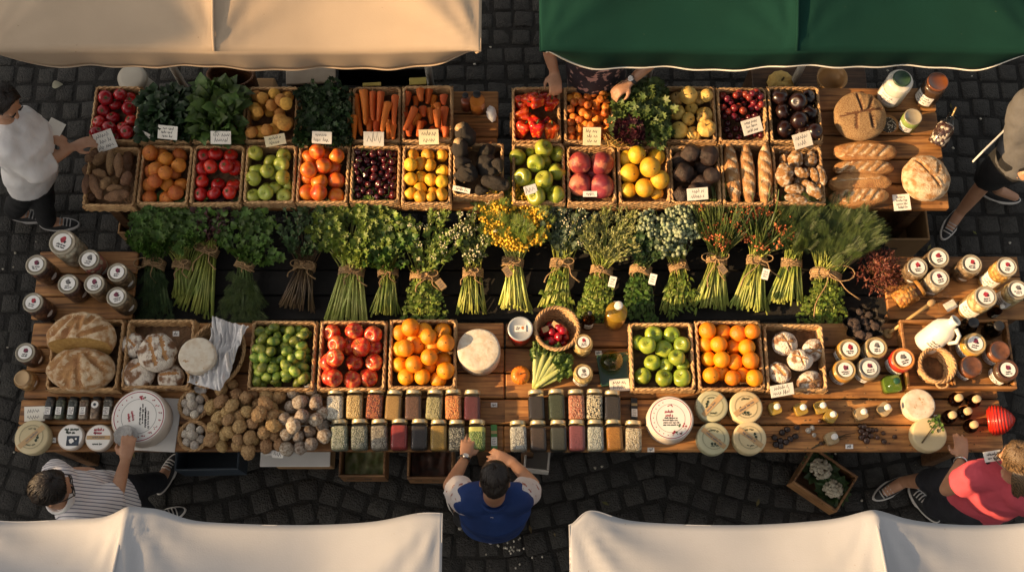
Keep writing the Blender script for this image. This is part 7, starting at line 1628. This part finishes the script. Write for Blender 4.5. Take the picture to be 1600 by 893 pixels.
def top(mat, sleeve=.9, pad=.016, name='shirt', lo=0., arms=True, seed=0, amp=.010, long=False, armr=1., nolow=False, sides='LR', mat2=None):
    def fn(e, J, root, sc, sv, sp, fw, HX_, inv):
        m = MB(); p = pad
        a = J['pelvis']-sp*(.02+lo)*sc
        m.add(p_tube([a, J['pelvis']+sp*.06, J['belly'], J['chest'], J['chest'].lerp(J['neck'], .62)], [(.115*sc+p, .155*sc+p), (.118*sc+p, .158*sc+p), (.112*sc+p, .148*sc+p), (.118*sc+p, .164*sc+p), (.072*sc+p, .10*sc+p)], 22, up=fw))
        limb(m, [J['shL'], J['neck']-sp*.055*sc, J['shR']], [.058*sc+p, .054*sc+p, .058*sc+p])
        if arms:
            for s in sides:
                S_, E_, W_ = J['sh'+s], J['el'+s], J['wr'+s]
                if long: q = E_.lerp(W_, long); m_pts = [S_, E_, q]; rr = [.058*sc+p, .047*sc+p, .038*sc+p]
                else: q = S_.lerp(E_, sleeve); m_pts = [S_, S_.lerp(E_, sleeve*.5), q]; rr = [.058*sc*armr+p, .056*sc*armr+p, .054*sc*armr+p]
                P = [Vector(t) for t in m_pts]; out = []; ra = []
                for k in range(2):
                    for j in range(5): out.append(P[k].lerp(P[k+1], j/5)); ra.append(rr[k]+(rr[k+1]-rr[k])*j/5)
                out.append(P[2]); ra.append(rr[2]); m.add(p_tube(out, ra, 16)); m.add(p_ico(2), 0, T(*P[0]) @ S(rr[0])); m.add(p_ico(2), 0, T(*P[1]) @ S(rr[1]))
        for k in m.v: k += np.array((-root[0], -root[1], 0))
        me = remesh(m, .011, 4, wrinkle(amp, 9, seed)); me.materials.append(mat); link(name, me, e)
    return fn
def collar(mat, name='collar'):
    def fn(e, J, root, sc, sv, sp, fw, HX_, inv):
        m = MB(); c = J['neck']+sp*.012; 
        m.add(p_tube([c+sv*(.068*sc*cos(t))+fw*(.072*sc*sin(t))+sp*(.012*sin(t)*-1) for t in [2*pi*k/20 for k in range(20)]], [(.024, .010)]*20, 8, up=sp, closed=True)); m.obj(name, mat, e, inv)
    return fn
def trousers(mat, k2=1., name='trousers', pad=.016, seed=0):
    def fn(e, J, root, sc, sv, sp, fw, HX_, inv):
        m = MB(); p = pad
        m.add(p_tube([J['pelvis']-sp*.10*sc, J['pelvis'], J['pelvis']+sp*.07*sc], [(.105*sc+p, .145*sc+p), (.116*sc+p, .16*sc+p), (.105*sc+p, .145*sc+p)], 20, up=fw))
        for s in 'LR':
            if 'kn'+s not in J: continue
            if k2 <= 0: pts = [J['hip'+s], J['hip'+s].lerp(J['kn'+s], 1+k2)]; rr = [.088*sc+p, .080*sc+p]
            else: pts = [J['hip'+s], J['kn'+s], J['kn'+s].lerp(J['an'+s], k2)]; rr = [.088*sc+p, .062*sc+p, .050*sc+p]
            limb(m, pts, rr)
        for k in m.v: k += np.array((-root[0], -root[1], 0))
        me = remesh(m, .011, 4, wrinkle(.009, 8, seed)); me.materials.append(mat); link(name, me, e)
    return fn
def shoes(mat, solem):
    def fn(e, J, root, sc, sv, sp, fw, HX_, inv):
        for s in 'LR':
            if 'an'+s not in J: continue
            a, t = J['an'+s], J['to'+s]; d = Vector((t.x-a.x, t.y-a.y, 0)).normalized(); z0 = min(a.z, t.z)-.055
            X = inv @ T(a.x, a.y, max(0.001, z0)) @ align(d)       # z along the foot
            X = inv @ Matrix((Vector((d.y, -d.x, 0)), d, Vector((0, 0, 1)))).transposed().to_4x4()
            X = T(a.x-root[0], a.y-root[1], max(.002, z0)) @ Matrix((Vector((d.y, -d.x, 0)), d, Vector((0, 0, 1)))).transposed().to_4x4()
            def outline(k, g): 
                tt = 2*pi*k/36; y = cos(tt); w = (.040 if y < 0 else .046)*(1-.16*max(0, y)**3); return (sin(tt)*(w+g)*sc, .065*sc+y*(.135+g)*sc)
            sl_ = MB(); v = []
            for zz, g in ((0, .0), (.004, .006), (.024, .006), (.027, .0)): v += [(*outline(k, g), zz) for k in range(36)]
            f_ = [(r*36+k, r*36+(k+1) % 36, (r+1)*36+(k+1) % 36, (r+1)*36+k) for r in range(3) for k in range(36)]
            f_ = [q[::-1] for q in f_]; f_.append(tuple(range(36))); f_.append(tuple(range(143, 107, -1))); sl_.add((np.array(v), f_)); so_ = sl_.mesh('sole', solem)
            up_ = MB(); up_.add(disp(p_ico(4), lambda p: (p[0]*.045*sc*(1-.12*max(0, p[1])), .065*sc+p[1]*.134*sc, .022+max(0, p[2])*(.066-.030*p[1])*sc+min(0, p[2])*.004)))
            o = link('shoe', up_.mesh('shoe', mat), e, X); link('sole', so_, o)
            lm = MB()
            for j in range(4): lm.add(p_tube([(-.026, .085+.018*j, .078-.010*j), (0, .09+.018*j, .088-.010*j), (.026, .085+.018*j, .078-.010*j)], .004, 5))
            lm.obj('lace', solem, o)
    return fn
def watch(side, mat=None, face=True):
    def fn(e, J, root, sc, sv, sp, fw, HX_, inv):
        d = (J['wr'+side]-J['el'+side]).normalized(); c = J['wr'+side]-d*.022; X = inv @ T(*c) @ align(d); r = .036*sc
        o = MB().add(p_tube([(r*cos(2*pi*k/24), r*sin(2*pi*k/24), 0) for k in range(24)], [(.003, .010)]*24, 8, closed=True, up=(1, 0, 0))).obj('watch_strap' if face else 'bracelet', mat or m_blackcap, e, X)
        if face:
            z = Vector((0, 0, 1)); n = (z-d*z.dot(d)).normalized(); Y = inv @ T(*(c+n*(r-.004))) @ align(n); q = MB().add(p_lathe([(.018, 0), (.019, .006), (.016, .008), (0, .008)], 24)).obj('watch', m_steel, e, Y); MB().add(p_lathe([(.015, .0085), (0, .0088)], 24)).obj('dial', m_white, q)
    return fn
def glasses():
    def fn(e, J, root, sc, sv, sp, fw, HX_, inv):
        m = MB()
        for s in (-1, 1):
            m.add(p_tube([(.032*s+.024*cos(t), .100, .012+.019*sin(t)) for t in [2*pi*k/16 for k in range(16)]], .003, 5, closed=True)); m.add(p_tube([(.056*s, .098, .016), (.074*s, .05, .016), (.080*s, -.01, .008)], .003, 5))
        m.add(p_tube([(-.009, .102, .016), (.009, .102, .016)], .003, 5)); m.obj('glasses', m_blackcap, e, inv @ HX_)
    return fn
def A(px, py, z): return at(px, py, z)
m_shirtw = M('shirt_white', (.74, .72, .71), (.68, .66, .65), rough=.85, scale=5, bump=.25, bscale=16, vary=0)
m_stripe = M_wave('shirt_stripe', (.17, .17, .22), (.66, .63, .64), 17, 'Y', .12, .22, .85, .35)
m_navy = M('trousers_navy', (.014, .015, .022), (.010, .010, .015), rough=.9, scale=20, vary=0, bump=.2, bscale=50)
m_blk = M('trousers_black', (.009, .009, .010), (.006, .006, .007), rough=.9, scale=20, vary=0, bump=.2, bscale=50)
m_blue = M('vest_blue', (.006, .036, .17), (.004, .024, .12), rough=.8, scale=6, vary=0, bump=.25, bscale=20)
m_print = M('shirt_printed', (.66, .61, .60), (.60, .55, .54), rough=.85, scale=5, vary=0, spots=(34, .62, (.30, .10, .07)))
m_pink = M('shirt_pink', (.62, .085, .12), (.52, .065, .095), rough=.9, scale=5, vary=0, bump=.3, bscale=26)
m_grey = M('shirt_grey', (.11, .11, .115), (.085, .085, .09), rough=.9, scale=8, vary=0, bump=.3, bscale=26)
m_floral = M('dress_floral', (.018, .016, .022), (.028, .022, .03), rough=.85, scale=9, vary=0, spots=(22, .56, (.46, .28, .24)))
m_sho = M('shoe_black', (.012, .012, .014), rough=.6, scale=30, vary=0); m_sol = M('sole_white', (.62, .58, .54), rough=.6, vary=0)
m_solg = M('sole_grey', (.40, .38, .37), rough=.6, vary=0)
# man in the blue vest at the front edge
J = dict(head=A(773, 752, 1.55), neck=A(772, 776, 1.39), chest=A(771, 792, 1.24), belly=A(771, 802, 1.07), pelvis=A(771, 806, .90), shL=A(733, 779, 1.345), shR=A(810, 779, 1.345),
         elL=A(703, 758, 1.12), elR=A(832, 756, 1.12), wrL=A(727, 716, .90), wrR=A(801, 722, .97), hipL=A(755, 808, .86), hipR=A(787, 808, .86), knL=A(748, 806, .46), knR=A(782, 812, .46), anL=A(722, 806, .08), anR=A(766, 829, .08), toL=A(712, 788, .04), toR=A(766, 812, .04))
person('dark haired man in a blue vest leaning on the front table', J, (0, .80, -.6), [top(m_print, .62, .020, 'shirt', 0, True, 1, .010, armr=1.12), top(m_blue, 0, .030, 'vest', .05, False, 2, .010), collar(m_blue), trousers(m_blk, .95), shoes(m_sho, m_sol), watch('L')], .92, headr=.9,
       hands=dict(L=((.12, 1, -.12), (0, .1, 1), 1, .30, .2), R=((-.95, .35, -.02), (0, .0, 1), -1, .45, .16)))
# striped shirt at the lower left
J = dict(head=A(80, 765, 1.52), neck=A(96, 779, 1.37), chest=A(122, 785, 1.22), belly=A(146, 785, 1.06), pelvis=A(166, 782, .92), shL=A(98, 750, 1.30), shR=A(124, 806, 1.32),
         elL=A(84, 738, 1.10), wrL=A(106, 738, 1.06), elR=A(182, 772, 1.14), wrR=A(196, 718, .99), hipL=A(172, 768, .88), hipR=A(174, 796, .88), knL=A(208, 762, .50), knR=A(214, 794, .48), anL=A(248, 752, .10), anR=A(236, 812, .10), toL=A(262, 732, .05), toR=A(258, 806, .05))
person('person with dark hair in a striped white shirt reaching for the foil', J, (.82, .25, -.55), [top(m_stripe, .95, .022, 'shirt', .10, True, 3, .012), collar(m_shirtw), trousers(m_navy, .95), shoes(m_sho, m_sol), glasses(), watch('L', m_kraft, False)], .92,
       hands=dict(R=((.05, 1, .02), (.2, .1, 1), -1, .55, .1), L=((1, -.05, .0), (0, .3, 1), 1, .35, .12)))
# white shirt at the left edge
J = dict(head=A(4, 160, 1.55), neck=A(10, 186, 1.40), chest=A(32, 214, 1.26), belly=A(44, 240, 1.08), pelvis=A(46, 262, .92), shL=A(38, 186, 1.32), shR=A(10, 226, 1.33),
         elL=A(62, 206, 1.13), wrL=A(68, 212, 1.08), elR=A(54, 268, 1.12), wrR=A(112, 230, 1.0), hipL=A(56, 256, .88), hipR=A(40, 272, .88), knL=A(64, 290, .50), knR=A(42, 296, .50), anL=A(72, 345, .09), anR=A(20, 330, .09), toL=A(98, 348, .05), toR=A(45, 336, .05))
person('person in a white shirt at the left reaching towards the tomatoes', J, (.6, -.45, -.5), [top(m_shirtw, .95, .028, 'shirt', .10, True, 5, .012, long=.45), trousers(m_blk, .95), shoes(m_sho, m_solg)], .92,
       hands=dict(R=((1, .42, .0), (0, .2, 1), 1, .6, .1), L=((.9, -.2, -.1), (0, .3, 1), 1, .7, .1)))
o = MB().box((0, 0, 0), (.085, .15, .006), 0, .001).obj('paper_slip', m_card); o.matrix_local = T(*A(82, 207, 1.09)) @ R(-.35, 'Z') @ R(.5, 'Y'); tag(o, 'cream slip of paper held by the person in the white shirt', 'paper')
# pink shirt at the lower right
J = dict(head=A(1592, 722, 1.50), neck=A(1582, 742, 1.37), chest=A(1560, 758, 1.23), belly=A(1550, 772, 1.06), pelvis=A(1534, 778, .92), shL=A(1572, 714, 1.32), shR=A(1545, 752, 1.31),
         elL=A(1568, 690, 1.16), wrL=A(1582, 676, 1.1), elR=A(1479, 764, 1.06), wrR=A(1503, 718, .88), hipL=A(1516, 762, .88), hipR=A(1518, 794, .88), knL=A(1460, 750, .52), knR=A(1464, 788, .50), anL=A(1412, 752, .10), anR=A(1462, 798, .10), toL=A(1384, 768, .05), toR=A(1446, 786, .05))
J['shR'] = A(1527, 742, 1.30); J['shL'] = A(1590, 770, 1.32)
J['elL'] = A(1618, 800, 1.08); J['wrL'] = A(1640, 770, .98)
def lanyard(e, J, root, sc, sv, sp, fw, HX_, inv):
    m = MB(); m.add(p_tube([A(1573, 756, 1.34), A(1560, 744, 1.32), A(1542, 720, 1.37), A(1552, 706, 1.40)], [(.003, .012)]*4, 6, up=(0, 0, 1))); m.obj('strap', m_blackcap, e, inv)
    m = MB(); m.box((0, 0, 0), (.085, .05, .003), 0, .001); scrib(m, .07, .035, 2, 5, 1, T(0, 0, .0018), .0012); m.obj('name_badge', [m_white, m_ink], e, inv @ T(*A(1551, 712, 1.41)) @ R(.15, 'Z') @ R(.1, 'X'))
person('person in a pink shirt with streaked hair resting a hand on the table', J, (-.55, .55, -.6), [top(m_pink, .50, .020, 'shirt', .04, True, 6, .010, armr=1.1), trousers(m_navy, .25), shoes(m_sho, m_sol), watch('R', m_steel, False), lanyard, glasses()], .92,
       hairmat=m_hairb, hatlong=.17, hands=dict(R=((.12, 1, -.1), (0, .1, 1), -1, .25, .1)))
# walker in grey at the right edge
J = dict(head=A(1636, 120, 1.58), neck=A(1632, 150, 1.42), chest=A(1626, 176, 1.28), belly=A(1614, 214, 1.08), pelvis=A(1606, 236, .93), shL=A(1642, 210, 1.34), shR=A(1608, 160, 1.33),
         elR=A(1585, 204, 1.12), wrR=A(1595, 252, .92), elL=A(1664, 220, 1.1), wrL=A(1669, 250, 1.), hipL=A(1604, 250, .88), hipR=A(1594, 236, .88), knL=A(1560, 270, .52), knR=A(1545, 278, .50), anL=A(1558, 296, .10), anR=A(1500, 332, .10), toL=A(1586, 308, .05), toR=A(1484, 356, .05))
J['shL'] = A(1654, 172, 1.33)
person('person in a grey shirt and dark shorts walking at the right', J, (-.7, -.5, -.3), [top(m_grey, .45, .024, 'shirt', .12, True, 7, .012, armr=1.15), trousers(m_blk, -.05, 'shorts', .024), shoes(m_sho, m_sol)], .90,
       hands=dict(R=((.15, -1, -.1), (-.8, 0, .5), 1, 1.35, .02)))
o = MB().box((0, 0, 0), (.20, .01, .14), 0, .002).obj('folded_paper', m_white); o.matrix_local = T(*A(1545, 228, .98)) @ R(.75, 'Z'); tag(o, 'folded pale paper carried flat beside the grey shirted walker', 'paper')
# woman behind the apricots, mostly under the green tent
J = dict(head=A(930, 4, 1.55), neck=A(931, 30, 1.40), chest=A(931, 54, 1.26), belly=A(930, 88, 1.08), pelvis=A(930, 110, .92), shL=A(983, 40, 1.35), shR=A(880, 40, 1.35),
         elL=A(1024, 92, 1.14), wrL=A(984, 128, 1.04), elR=A(858, 82, 1.14), wrR=A(866, 112, 1.04), hipL=A(944, 112, .86), hipR=A(916, 112, .86), knL=A(944, 160, .47), knR=A(916, 160, .47), anL=A(946, 200, .09), anR=A(914, 200, .09), toL=A(946, 214, .05), toR=A(914, 214, .05))
person('person in a dark floral dress picking apricots under the green tent', J, (0, -.8, -.6), [top(m_floral, .4, .026, 'dress', .10, True, 9, .012), trousers(m_blk, .8), shoes(m_sho, m_sol), watch('L')], .95,
       hands=dict(L=((-.80, -.55, -.22), (0, .2, 1), -1, .75, .08), R=((.10, -1, -.35), (0, .2, 1), 1, .75, .06)), hatlong=.2)
